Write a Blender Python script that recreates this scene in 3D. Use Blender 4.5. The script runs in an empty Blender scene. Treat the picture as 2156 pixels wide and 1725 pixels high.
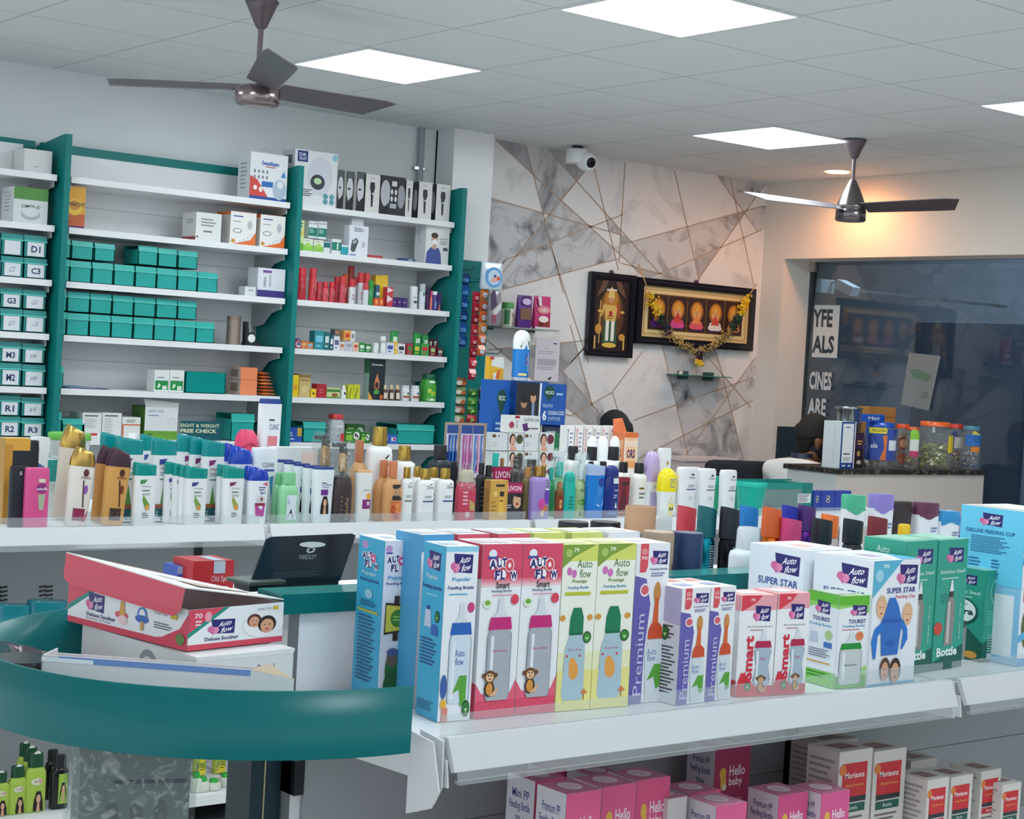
import bpy, bmesh, math, random
from mathutils import Matrix, Vector
random.seed(7)
SC = bpy.context.scene
COL = SC.collection
# ---------------------------------------------------------------- camera
CP = (-4.314, -5.181, 1.495); FPX = 3531.66
R0 = (0.78452160, -0.61753033, 0.05641058)
R1 = (0.02782561, -0.05582066, -0.99805300)
R2 = (0.61947687, 0.78456380, -0.02660935)
cam = bpy.data.cameras.new('camera'); cam.sensor_width = 36; cam.sensor_fit = 'HORIZONTAL'
cam.lens = FPX / 2156 * 36; cam.clip_start = 0.05; cam.clip_end = 100
co = bpy.data.objects.new('camera', cam); COL.objects.link(co)
M3 = Matrix((Vector(R0), -Vector(R1), -Vector(R2))).transposed().to_4x4(); M3.translation = Vector(CP)
co.matrix_world = M3; SC.camera = co
# ---------------------------------------------------------------- world, exposure, lights
W = bpy.data.worlds.new('shop_hall'); SC.world = W; W.use_nodes = True
W.node_tree.nodes['Background'].inputs[0].default_value = (0.86, 0.94, 1.0, 1)
W.node_tree.nodes['Background'].inputs[1].default_value = 0.92
SC.view_settings.view_transform = 'Standard'; SC.view_settings.look = 'None'
SC.view_settings.exposure = 0.5; SC.view_settings.gamma = 1; SC.view_settings.use_curve_mapping = False
SC.cycles.max_bounces = 8; SC.cycles.diffuse_bounces = 5; SC.cycles.transparent_max_bounces = 16
SC.cycles.sample_clamp_indirect = 4
PANEL_POWER = 12.0      # emission strength of the LED ceiling panels
WARM_POWER = 30
CEIL = 2.75
# LED panel tiles: lower-left corner (tile grid 0.6 m, world origin on a grid crossing)
LED = [(-0.6, 0.6), (-0.6, -1.2), (1.8, 0.6), (1.8, -1.2), (-3.0, 0.6), (-3.0, -1.2), (1.8, -3.0), (-0.6, -3.0), (-3.0, -3.0), (-0.6, -4.8), (-3.0, -4.8)]
# ---------------------------------------------------------------- helpers: pixels on real planes
def sp(px, Y, Z):
    a = (px - 1078) / FPX; n = [a * R2[i] - R0[i] for i in range(3)]
    return CP[0] - (n[1] * (Y - CP[1]) + n[2] * (Z - CP[2])) / n[0]
def hz(X, Y, py):
    b = (py - 862.5) / FPX; n = [b * R2[i] - R1[i] for i in range(3)]
    return CP[2] - (n[0] * (X - CP[0]) + n[1] * (Y - CP[1])) / n[2]
def ray(px, py):
    a = (px - 1078) / FPX; b = (py - 862.5) / FPX
    return [R0[i] * a + R1[i] * b + R2[i] for i in range(3)]
def onp(px, py, ax, val):
    d = ray(px, py); t = (val - CP[ax]) / d[ax]
    return Vector([CP[i] + d[i] * t for i in range(3)])
def depth(P): return sum(R2[i] * (P[i] - CP[i]) for i in range(3))
# ---------------------------------------------------------------- materials
MC = {}
def lin(h):
    h = h.lstrip('#'); o = []
    for i in (0, 2, 4):
        c = int(h[i:i + 2], 16) / 255; o.append(c / 12.92 if c <= .04045 else ((c + .055) / 1.055) ** 2.4)
    return tuple(o) + (1,)
MN = {'': 'satin', 'g': 'glossy', 'm': 'metal', 'c': 'card', 't': 'tinted', 'w': 'wrap', 'f': 'fabric', 's': 'skin', 'b': 'brushed'}
def mat(key):
    if key in MC: return MC[key]
    h, _, k = key.partition('|')
    m = bpy.data.materials.new(MN.get(k, 'surface') + '_' + h.strip('#')); m.use_nodes = True
    nt = m.node_tree; b = nt.nodes['Principled BSDF']; b.inputs['Base Color'].default_value = lin(h)
    b.inputs['Roughness'].default_value = {'': .42, 'g': .16, 'm': .22, 'c': .4, 't': .15, 'w': .12, 'f': .85, 's': .5, 'b': .45}.get(k, .4)
    if k in 'mb' and k: b.inputs['Metallic'].default_value = .9 if k == 'm' else .6
    if k in 'tw' and k:
        out = nt.nodes['Material Output']; mx = nt.nodes.new('ShaderNodeMixShader'); tr = nt.nodes.new('ShaderNodeBsdfTransparent')
        c = lin(h); tr.inputs[0].default_value = (.5 + c[0] * .5, .5 + c[1] * .5, .5 + c[2] * .5, 1)
        if k == 't':
            mx.inputs[0].default_value = .72
        else:
            n = nt.nodes.new('ShaderNodeTexNoise'); n.inputs['Scale'].default_value = 38; n.inputs['Detail'].default_value = 2; n.inputs['Distortion'].default_value = 2
            r = nt.nodes.new('ShaderNodeValToRGB'); r.color_ramp.elements[0].position = .52; r.color_ramp.elements[1].position = .72
            r.color_ramp.elements[0].color = (.06, .06, .06, 1); r.color_ramp.elements[1].color = (.4, .4, .4, 1)
            tc = nt.nodes.new('ShaderNodeTexCoord'); nt.links.new(tc.outputs['Object'], n.inputs['Vector'])
            nt.links.new(n.outputs[0], r.inputs[0]); nt.links.new(r.outputs[0], mx.inputs[0])
        nt.links.new(tr.outputs[0], mx.inputs[1]); nt.links.new(b.outputs[0], mx.inputs[2]); nt.links.new(mx.outputs[0], out.inputs[0])
    elif k in ('', 'c', 'f', 'b'):
        n = nt.nodes.new('ShaderNodeTexNoise'); n.inputs['Scale'].default_value = 60
        tc = nt.nodes.new('ShaderNodeTexCoord'); nt.links.new(tc.outputs['Object'], n.inputs['Vector'])
        bp = nt.nodes.new('ShaderNodeBump'); bp.inputs['Strength'].default_value = .25 if k == 'f' else .04
        bp.inputs['Distance'].default_value = .002
        nt.links.new(n.outputs[0], bp.inputs['Height']); nt.links.new(bp.outputs[0], b.inputs['Normal'])
    MC[key] = m; return m
def special(key, fn):
    m = bpy.data.materials.new(key); m.use_nodes = True; fn(m.node_tree, m.node_tree.nodes['Principled BSDF']); MC[key] = m
def N(nt, t, **kw):
    n = nt.nodes.new(t)
    for k, v in kw.items():
        if k in n.inputs: n.inputs[k].default_value = v
        else: setattr(n, k, v)
    return n
def paint(col, r=.6, sc=3, amt=.05):
    def fn(nt, b):
        tc = N(nt, 'ShaderNodeTexCoord'); n = N(nt, 'ShaderNodeTexNoise', Scale=sc, Detail=4.)
        nt.links.new(tc.outputs['Object'], n.inputs['Vector'])
        mx = N(nt, 'ShaderNodeMix', data_type='RGBA'); c = lin(col)
        mx.inputs[6].default_value = tuple(x * (1 - amt) for x in c[:3]) + (1,); mx.inputs[7].default_value = c
        nt.links.new(n.outputs[0], mx.inputs[0]); nt.links.new(mx.outputs[2], b.inputs['Base Color'])
        b.inputs['Roughness'].default_value = r
    return fn
special('wall_paint', paint('e2e7e8', .7))
special('wall_cream', paint('e2dbd2', .7))
special('floor_tile', paint('cfccc6', .25, 1.5, .06))
special('shelf_white', paint('eaecee', .3, 8, .03))
special('rail_grey', paint('cfd3d6', .32, 8, .03))
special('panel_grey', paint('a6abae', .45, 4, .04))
special('teal_gloss', paint('026b6d', .3, 6, .06))
special('teal_panel', paint('0c7c79', .4, 5, .06))
for k_ in ('teal_gloss', 'teal_panel'): MC[k_].node_tree.nodes['Principled BSDF'].inputs['Specular IOR Level'].default_value = .28
def ceilmat(nt, b):
    tc = N(nt, 'ShaderNodeTexCoord'); sx = N(nt, 'ShaderNodeSeparateXYZ'); nt.links.new(tc.outputs['Object'], sx.inputs[0])
    ds = []
    for i in (0, 1):
        a = N(nt, 'ShaderNodeMath', operation='DIVIDE'); a.inputs[1].default_value = .6; nt.links.new(sx.outputs[i], a.inputs[0])
        f = N(nt, 'ShaderNodeMath', operation='PINGPONG'); f.inputs[1].default_value = .5; nt.links.new(a.outputs[0], f.inputs[0]); ds.append(f)
    mn = N(nt, 'ShaderNodeMath', operation='MINIMUM'); nt.links.new(ds[0].outputs[0], mn.inputs[0]); nt.links.new(ds[1].outputs[0], mn.inputs[1])
    lt = N(nt, 'ShaderNodeMath', operation='LESS_THAN'); lt.inputs[1].default_value = .0055; nt.links.new(mn.outputs[0], lt.inputs[0])
    n = N(nt, 'ShaderNodeTexNoise', Scale=90.); nt.links.new(tc.outputs['Object'], n.inputs['Vector'])
    mx = N(nt, 'ShaderNodeMix', data_type='RGBA'); mx.inputs[6].default_value = lin('dfe2e3'); mx.inputs[7].default_value = lin('a9adaf')
    nt.links.new(lt.outputs[0], mx.inputs[0]); nt.links.new(mx.outputs[2], b.inputs['Base Color']); b.inputs['Roughness'].default_value = .8
    bp = N(nt, 'ShaderNodeBump', Strength=.15, Distance=.002); nt.links.new(n.outputs[0], bp.inputs['Height']); nt.links.new(bp.outputs[0], b.inputs['Normal'])
special('ceiling_tiles', ceilmat)
def marble(base, vein, lo, hi, sc):
    def fn(nt, b):
        tc = N(nt, 'ShaderNodeTexCoord'); n = N(nt, 'ShaderNodeTexNoise', Scale=sc, Detail=6., Roughness=.62, Distortion=1.4)
        nt.links.new(tc.outputs['Object'], n.inputs['Vector']); r = N(nt, 'ShaderNodeValToRGB')
        r.color_ramp.elements[0].position = lo; r.color_ramp.elements[0].color = lin(base)
        r.color_ramp.elements[1].position = hi; r.color_ramp.elements[1].color = lin(vein)
        nt.links.new(n.outputs[0], r.inputs[0]); nt.links.new(r.outputs[0], b.inputs['Base Color']); b.inputs['Roughness'].default_value = .3
    return fn
special('marble_plain', marble('e3e1e0', 'b4b3b3', .5, .8, 2.6))
special('marble_veined', marble('c9c8c9', '3c3c42', .5, .72, 3.2))
special('marble_grey', marble('adacae', '6a6a6e', .45, .75, 3.4))
special('granite', marble('26221f', '8a837b', .5, .75, 40))
def emit(col, st):
    def fn(nt, b):
        b.inputs['Base Color'].default_value = lin(col); b.inputs['Emission Color'].default_value = lin(col); b.inputs['Emission Strength'].default_value = st
    return fn
special('led_diffuser', emit('f2fbff', PANEL_POWER)); special('warm_lamp', emit('ffa050', WARM_POWER))
special('window_lit', emit('6f8db0', .35))
def glassy(col, rough, dens):
    def fn(nt, b):
        out = nt.nodes['Material Output']; tr = N(nt, 'ShaderNodeBsdfTransparent'); gl = N(nt, 'ShaderNodeBsdfGlossy')
        gl.inputs['Roughness'].default_value = rough; tr.inputs[0].default_value = lin(col)
        mx = N(nt, 'ShaderNodeMixShader')
        if rough: # thin film or sheet: weak gloss that rises towards grazing angles on both faces
            lw = N(nt, 'ShaderNodeLayerWeight', Blend=.2); fr = N(nt, 'ShaderNodeMath', operation='MULTIPLY_ADD'); fr.inputs[1].default_value = .14; fr.inputs[2].default_value = .02
            nt.links.new(lw.outputs['Facing'], fr.inputs[0])
        else: fr = N(nt, 'ShaderNodeFresnel', IOR=1.5)
        nt.links.new(fr.outputs[0], mx.inputs[0]); nt.links.new(tr.outputs[0], mx.inputs[1]); nt.links.new(gl.outputs[0], mx.inputs[2])
        if dens:
            m2 = N(nt, 'ShaderNodeMixShader'); m2.inputs[0].default_value = dens; nt.links.new(mx.outputs[0], m2.inputs[1])
            nt.links.new(b.outputs[0], m2.inputs[2]); b.inputs['Base Color'].default_value = (.85, .88, .9, 1); mx = m2
        nt.links.new(mx.outputs[0], out.inputs[0])
    return fn
special('window_glass', glassy('c8d4dc', .0, 0)); special('acrylic', glassy('f8fbfb', .06, .14)); special('clear', glassy('f2f6f6', .06, .1))
special('shelf_glass', glassy('9fc0b8', .05, .3))
# ---------------------------------------------------------------- text outlines
TX = {}
def textmesh(s, bold):
    k = (s, bold)
    if k in TX: return TX[k]
    c = bpy.data.curves.new('t', 'FONT'); c.body = s; c.resolution_u = 2; c.size = 1
    if bold: c.offset = .018 * bold
    o = bpy.data.objects.new('t', c); COL.objects.link(o)
    me = bpy.data.meshes.new_from_object(o.evaluated_get(bpy.context.evaluated_depsgraph_get()))
    vs = [(v.co.x, v.co.y) for v in me.vertices]; fs = [tuple(p.vertices) for p in me.polygons]
    bpy.data.objects.remove(o); bpy.data.curves.remove(c); bpy.data.meshes.remove(me)
    if vs:
        x0 = min(v[0] for v in vs); x1 = max(v[0] for v in vs); y0 = min(v[1] for v in vs); y1 = max(v[1] for v in vs)
        vs = [((x - x0) / (x1 - x0 + 1e-9), (y - y0) / (y1 - y0 + 1e-9)) for x, y in vs]
    TX[k] = (vs, fs); return TX[k]
# ---------------------------------------------------------------- mesh builder
class MB:
    def __init__(s): s.v = []; s.f = []; s.m = []; s.ms = []; s.sm = []
    def mi(s, c):
        if c not in s.ms: s.ms.append(c)
        return s.ms.index(c)
    def add(s, vs, fs, c, smooth=False):
        b = len(s.v); s.v += [tuple(v) for v in vs]; i = s.mi(c)
        for f in fs: s.f.append([b + k for k in f]); s.m.append(i); s.sm.append(smooth)
    def box(s, x0, x1, y0, y1, z0, z1, c, **fc):
        vs = [(x, y, z) for z in (z0, z1) for y in (y0, y1) for x in (x0, x1)]
        for n, f in (('b', (0, 2, 3, 1)), ('t', (4, 5, 7, 6)), ('f', (0, 1, 5, 4)), ('k', (2, 6, 7, 3)), ('l', (0, 4, 6, 2)), ('r', (1, 3, 7, 5))):
            if fc.get(n, c): s.add([vs[i] for i in f], [(0, 1, 2, 3)], fc.get(n, c))
    def prism(s, pts, y0, y1, c, ax='y'):
        n = len(pts); g = (lambda a, b, y: (a, y, b)) if ax == 'y' else (lambda a, b, y: (y, a, b)) if ax == 'x' else (lambda a, b, y: (a, b, y))
        vs = [g(a, b, y0) for a, b in pts] + [g(a, b, y1) for a, b in pts]
        s.add(vs, [tuple(range(n - 1, -1, -1)), tuple(range(n, 2 * n))] + [(i, (i + 1) % n, n + (i + 1) % n, n + i) for i in range(n)], c)
    def loft(s, secs, c, n=24, caps=(1, 1), e=2.0, slant=0):
        # secs: (z, rx, ry[, cx, cy])
        vs = []
        for q in secs:
            z, rx, ry = q[:3]; cx, cy = (q[3], q[4]) if len(q) > 4 else (0, 0)
            for i in range(n):
                a = 2 * math.pi * i / n; ca, sa = math.cos(a), math.sin(a)
                x = math.copysign(abs(ca) ** (2 / e), ca); y = math.copysign(abs(sa) ** (2 / e), sa)
                vs.append((cx + rx * x, cy + ry * y, z - (q[5] if len(q) > 5 else 0) * x))
        fs = [(j * n + i, j * n + (i + 1) % n, (j + 1) * n + (i + 1) % n, (j + 1) * n + i) for j in range(len(secs) - 1) for i in range(n)]
        s.add(vs, fs, c, True)
        for j, on in ((0, caps[0]), (len(secs) - 1, caps[1])):
            if on: s.add(vs[j * n:(j + 1) * n], [tuple(range(n))[::(-1 if j == 0 else 1)]], c)
    def tube(s, pts, r, c, n=8):
        pts = [Vector(p) for p in pts]; vs = []
        for i, p in enumerate(pts):
            d = (pts[min(i + 1, len(pts) - 1)] - pts[max(i - 1, 0)]).normalized()
            u = d.cross(Vector((0, 0, 1)) if abs(d.z) < .9 else Vector((1, 0, 0))).normalized(); w = d.cross(u)
            rr = r[i] if isinstance(r, (list, tuple)) else r
            vs += [p + (u * math.cos(2 * math.pi * k / n) + w * math.sin(2 * math.pi * k / n)) * rr for k in range(n)]
        m = len(pts)
        s.add(vs, [(j * n + i, j * n + (i + 1) % n, (j + 1) * n + (i + 1) % n, (j + 1) * n + i) for j in range(m - 1) for i in range(n)] , c, True)
        s.add(vs[:n], [tuple(range(n - 1, -1, -1))], c); s.add(vs[-n:], [tuple(range(n))], c)
    def art(s, items, mp, curved=False):
        o = 0.00035 if not curved else .0005
        for it in items:
            k = it[0]; o += .00006
            if k == 'R':
                _, x0, y0, x1, y1, c = it; nx = 6 if curved else 1
                vs = [mp(x0 + (x1 - x0) * i / nx, y, o) for y in (y0, y1) for i in range(nx + 1)]
                s.add(vs, [(i, i + 1, nx + 2 + i, nx + 1 + i) for i in range(nx)], c)
            elif k == 'E':
                _, cx, cy, rx, ry, c = it; n = 18
                s.add([mp(cx, cy, o)] + [mp(cx + rx * math.cos(2 * math.pi * i / n), cy + ry * math.sin(2 * math.pi * i / n), o) for i in range(n)],
                      [(0, i + 1, (i + 1) % n + 1) for i in range(n)], c)
            elif k == 'P':
                _, pts, c = it; s.add([mp(x, y, o) for x, y in pts], [tuple(range(len(pts)))], c)
            elif k in 'TVS':
                _, t, x0, y0, x1, y1, c = it[:7]; bold = it[7] if len(it) > 7 else 1
                vs, fs = textmesh(t, bold)
                if k == 'V': q = [mp(x1 - v * (x1 - x0), y0 + u * (y1 - y0), o) for u, v in vs]
                elif k == 'S': q = [mp(x0 + (u * .85 + v * .15) * (x1 - x0), y0 + (v + .35 * u) / 1.35 * (y1 - y0), o) for u, v in vs]
                else: q = [mp(x0 + u * (x1 - x0), y0 + v * (y1 - y0), o) for u, v in vs]
                s.add(q, fs, c)
            elif k == 'L':
                _, x0, y0, x1, y1, n, c = it; hh = (y1 - y0) / max(n, 1)
                for i in range(n):
                    e = x1 - (x1 - x0) * (.05 + .3 * ((i * 7 + n * 3) % 5) / 5); y = y1 - (i + .5) * hh
                    s.add([mp(x0, y - hh * .22, o), mp(e, y - hh * .22, o), mp(e, y + hh * .22, o), mp(x0, y + hh * .22, o)], [(0, 1, 2, 3)], c)
    def build(s, name, parent=None, loc=None, rz=0, rot=None):
        me = bpy.data.meshes.new(name); me.from_pydata(s.v, [], s.f)
        for c in s.ms: me.materials.append(mat(c))
        me.polygons.foreach_set('material_index', s.m); me.polygons.foreach_set('use_smooth', s.sm); me.update()
        o = bpy.data.objects.new(name, me); COL.objects.link(o)
        if loc is not None: o.location = loc
        o.rotation_euler = rot if rot else (0, 0, rz)
        if parent: o.parent = parent
        return o
def tag(o, label, cat, group=None, kind=None):
    o['label'] = label; o['category'] = cat
    if group: o['group'] = group
    if kind: o['kind'] = kind
    return o
def thing(name, label, cat, loc=(0, 0, 0), rz=0, group=None, rot=None):
    o = bpy.data.objects.new(name, None); COL.objects.link(o); o.empty_display_size = .05
    o.location = loc; o.rotation_euler = rot if rot else (0, 0, rz); return tag(o, label, cat, group)
def struct(o): o['kind'] = 'structure'; return o
def fmap(w, d, h, z0=0): return lambda u, v, o: (-w / 2 + u * w, -d / 2 - o, z0 + v * h)
def lmap(w, d, h, z0=0): return lambda u, v, o: (-w / 2 - o, d / 2 - u * d, z0 + v * h)
def tmap(w, d, h, z0=0): return lambda u, v, o: (-w / 2 + u * w, -d / 2 + v * d, z0 + h + o)
# ---------------------------------------------------------------- cartons
def carton(name, label, cat, loc, rz, w, d, h, c, front=(), side=(), top=(), group=None, ct=None, cl=None, cf=None, tilt=0):
    m = MB(); e = min(.0015, w * .03)
    m.box(-w / 2, w / 2, -d / 2, d / 2, 0, h, c, t=ct or c, l=cl or c, f=cf or c)
    # lid seam and tuck flap edge
    m.box(-w / 2 + e, w / 2 - e, -d / 2 - .0003, d / 2 - e, h - .0004, h + .0006, ct or c)
    m.art(front, fmap(w, d, h), False); m.art(side, lmap(w, d, h)); m.art(top, tmap(w, d, h + .0007))
    o = m.build(name, None, loc, rz)
    if tilt: o.rotation_euler = (0, tilt, rz)
    return tag(o, label, cat, group)
def cart_px(x0, x1, yt, Y, Z, d, *a, name='medicine_box', cat='box', **k):
    X0 = sp(x0, Y, Z); X1 = sp(x1, Y, Z); h = hz((X0 + X1) / 2, Y, yt) - Z
    lab, c = a[:2]; fr = a[2] if len(a) > 2 else (); si = a[3] if len(a) > 3 else (); to = a[4] if len(a) > 4 else ()
    return carton(name, lab, cat, ((X0 + X1) / 2, Y + d / 2, Z), 0, abs(X1 - X0), d, h, c, fr, si, to, **k)
def cart_bl(bl, br, yt, Z, d, *a, name='feeding_bottle_box', cat='box', **k):
    A = onp(bl[0], bl[1], 2, Z); B = onp(br[0], br[1], 2, Z); v = B - A; w = v.length; an = math.atan2(v.y, v.x)
    mid = (A + B) / 2; nrm = Vector((-math.sin(an), math.cos(an), 0)); P = mid + nrm * d / 2
    lab, c = a[:2]; fr = a[2] if len(a) > 2 else (); si = a[3] if len(a) > 3 else (); to = a[4] if len(a) > 4 else ()
    return carton(name, lab, cat, (P.x, P.y, Z), an, w, d, hz(mid.x, mid.y, yt) - Z, c, fr, si, to, **k)
# ---------------------------------------------------------------- bottles
# profile: body [(z, r, [k])], cap [(z, r)], k = depth/width, e = squareness, slant of the cap top
PR = {
 'oval':   ([(0, .84), (.02, .93), (.3, .97), (.72, 1), (.81, .99)], [(.81, 1.0), (.88, 1.0), (.97, 1.0), (.993, .98), (1, .92)], .5, 3.0, .045),
 'wedge':  ([(0, .8), (.02, .88), (.4, .92), (.7, 1), (.78, .98)], [(.78, 1.0), (.86, .98), (.95, .82), (.99, .7), (1, .6)], .5, 2.5, .07),
 'dove':   ([(0, .92), (.03, 1), (.70, 1), (.76, .93), (.79, .6), (.8, .5)], [(.8, .53), (.985, .5), (1, .46)], .62, 2.8, 0),
 'tube':   ([(0, .8), (.03, .88), (.5, .95), (.9, 1), (.955, 1)], [(.955, .93), (.985, .92), (1, .86)], .5, 2.8, .0),
 'slab':   ([(0, .96), (.02, 1), (.9, 1), (.93, .98)], [(.93, .97), (.99, .96), (1, .9)], .45, 3.4, .0),
 'curvy':  ([(0, .9), (.02, 1), (.2, .97), (.45, .72), (.65, .66), (.8, .7), (.82, .68)], [(.82, .72), (.88, .74), (.95, .7), (.98, .55), (1, .4)], .5, 2.6, .05),
 'nyle':   ([(0, .92), (.02, 1), (.6, 1), (.7, .93), (.76, .7), (.77, .62)], [(.77, .68), (.97, .66), (1, .6)], .55, 3, 0),
 'can':    ([(0, .95), (.02, 1), (.62, 1), (.68, .9), (.7, .82)], [(.68, .92), (.97, .9), (.99, .86), (1, .75)], 1, 2, 0),
 'deo':    ([(0, .92), (.02, .97), (.4, .96), (.52, .98), (.58, .85), (.6, .8)], [(.6, .96), (.62, 1), (.97, .98), (1, .94)], .9, 2, .06),
 'roll':   ([(0, .7), (.03, .8), (.3, .85), (.5, 1), (.52, 1)], [(.52, 1), (.7, 1), (.85, .9), (.94, .65), (.98, .4), (1, .15)], .75, 2.2, 0),
 'neck':   ([(0, .95), (.02, 1), (.5, 1), (.62, .86), (.7, .5), (.73, .36)], [(.73, .4), (.985, .38), (1, .34)], .7, 2.4, 0),
 'jarb':   ([(0, .92), (.03, 1), (.7, 1), (.8, .9), (.82, .82)], [(.82, .9), (.98, .9), (1, .84)], 1, 2, 0),
 'bigjar': ([(0, .9), (.03, 1), (.6, 1), (.74, .9), (.82, .72), (.84, .7)], [(.83, .76), (.98, .76), (1, .7)], .9, 3, 0),
 'tub':    ([(0, .82), (.03, .9), (.72, 1), (.74, 1)], [(.74, 1.03), (.97, 1.03), (1, .98)], 1, 2, 0),
 'mini':   ([(0, .95), (.04, 1), (.62, 1), (.7, .7), (.72, .5)], [(.7, .6), (.97, .6), (1, .5)], 1, 2, 0),
 'talc':   ([(0, .96), (.02, 1), (.5, .95), (.8, 1)], [(.8, 1), (.9, 1.0), (.985, .99), (1, .94)], .45, 3.2, .02),
 'pump':   ([(0, .95), (.02, 1), (.52, 1), (.6, .93), (.64, .62)], [(.64, .6), (.95, .56), (1, .48)], .7, 2.6, 0),
 'lotion': ([(0, .9), (.02, .98), (.5, 1), (.75, .9), (.8, .84)], [(.8, .86), (.88, .84), (.95, .7), (.985, .45), (1, .2)], .55, 2.4, 0),
}
def bottle_at(kind, name, label, cat, P, w, h, body, cap, art=(), rz=0, tilt=0, group=None, segs=24, scale_k=1, capname='cap', fy=0):
    pb, pc, k, e, sl = PR[kind]; k *= scale_k
    if tilt: P = (P[0], P[1], P[2] + w * .5 * math.sin(abs(tilt)))
    t = thing(name, label, cat, P, rz, group, rot=(0, tilt, rz) if tilt else None)
    th = math.atan2(P[1] - CP[1], P[0] - CP[0]) - math.pi / 2 - rz
    rx = w / 2 / math.sqrt(math.cos(th) ** 2 + (k * math.sin(th)) ** 2); ry = rx * k
    m = MB(); m.loft([(z * h, r * rx, r * ry) for z, r in pb], body, segs, e=e)
    if art:
        zs = [z for z, r in pb]
        def mp(u, v, o):
            z = v; r = pb[-1][1]
            for (a, ra), (b, rb) in zip(pb, pb[1:]):
                if a <= z <= b: r = ra + (rb - ra) * (z - a) / (b - a + 1e-9); break
            x = max(-.97, min(.97, (u * 2 - 1) * .93))
            y = (1 - abs(x) ** e) ** (1 / e)
            return (x * r * rx, -(y * r * ry) - o - .0004, z * h)
        m.art(art, mp, True)
    m.build('body', t)
    m = MB()
    q = len(pc)
    m.loft([(z * h, r * rx, r * ry * (1 if k == 1 else 1 + (1 - r) * .6), 0, 0, (sl * h * .5 * (i / (q - 1)) ** 2 if sl else 0)) for i, (z, r) in enumerate(pc)], cap, segs, e=e)
    m.build(capname, t)
    return t
def bot(kind, x0, x1, yt, Y, Z, label, body, cap, art=(), name='shampoo_bottle', cat='bottle', dx=0, **k):
    xm = (x0 + x1) / 2; X = sp(xm, Y, Z); P = (X, Y, Z); w = (x1 - x0) * depth(P) / FPX; h = hz(X, Y, yt) - Z
    return bottle_at(kind, name, label, cat, P, w, h, body, cap, art, **k)
ORD = ['leftmost', 'second from the left', 'third from the left', 'fourth from the left', 'fifth from the left', 'sixth from the left', 'seventh from the left', 'eighth from the left', 'ninth from the left', 'tenth from the left']
# ================================================================ SETTING
WY = 2.35; WX = 3.6; XM = -6.6; YM = -6.4; XR = 3.6
def slab(name, x0, x1, y0, y1, z0, z1, c, **fc):
    m = MB(); m.box(x0, x1, y0, y1, z0, z1, c, **fc); return struct(m.build(name))
slab('floor', XM, 9, YM, 6, -.05, 0, 'floor_tile')
slab('ceiling', XM, WX, YM, WY, CEIL, CEIL + .05, 'ceiling_tiles')
slab('wall_left', XM, 1.06, WY, WY + .15, 0, CEIL + .05, 'wall_paint')
slab('rear_light_blocker', XM, 2.4, -5.95, -5.75, 0, 1.36, 'panel_grey')  # unseen low slab added to block world light from behind the camera
# right wall with the big shop-window opening
m = MB(); WT = .28
m.box(WX, WX + WT, 2.15, WY + .15, 0, CEIL + .05, 'wall_cream'); m.box(WX, WX + WT, YM, 2.15, 2.262, CEIL + .05, 'wall_cream')
m.box(WX, WX + WT, YM, -2.6, 0, 2.262, 'wall_cream')
struct(m.build('wall_right'))
m = MB(); m.box(WX + .03, WX + WT + .01, 2.143, 2.15, 0, 1.2, '2b3a44')
struct(m.build('trim_1'))
m = MB(); m.box(WX + .25, WX + .26, -2.6, 2.15, 0, 2.262, 'window_glass'); wn = struct(m.build('window_1'))
m = MB(); m.box(WX + .24, WX + .275, .33, .345, 0, 2.262, '20292e'); m.box(WX + .24, WX + .275, -1.2, -1.16, 0, 2.262, '20292e')
m.box(WX + .235, WX + .28, 2.11, 2.15, 2.2, 2.262, 'b9a89c'); m.build('window_fitting', wn)
# column / duct boxing
m = MB(); m.box(1.0, 1.27, 2.18, WY, 2.05, CEIL, 'shelf_white', l='wall_paint'); struct(m.build('wall_column'))
# marble wall: polygons cut by gilt joints
SEG = [(1034,418,1309,495),(1064,547,1311,452),(1049,612,1302,545),(1045,296,1353,580),(1253,333,1057,576),(1164,326,1389,576),(1107,307,1186,617),
 (1246,333,1302,569),(1316,341,1303,554),(1309,515,1606,434),(1387,577,1604,484),(1420,359,1472,591),(1537,374,1587,602),(1513,374,1595,487),(1611,387,1467,593),
 (1307,554,1439,590),(1353,740,1289,826),(1395,731,1450,965),(1584,795,1334,885),(1585,843,1345,965),(1587,757,1439,965),(1492,754,1581,859),(1509,743,1565,968),
 (1200,684,1247,854),(1200,798,1270,880),(1200,876,1289,826),(1200,765,1238,723),(1025,716,1178,848),(1027,737,1234,717),(1159,520,1239,765),(1178,790,1234,728),(1289,826,1330,960),(1178,848,1290,930),(1060,820,1200,876)]
MY = 2.335
def wp(px, py): p = onp(px, py, 1, MY); return (p.x, p.z)
segs = [(wp(a, b), wp(c, d)) for a, b, c, d in SEG]
cells = [[(1.0, 0), (WX, 0), (WX, CEIL), (1.0, CEIL)]]
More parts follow.
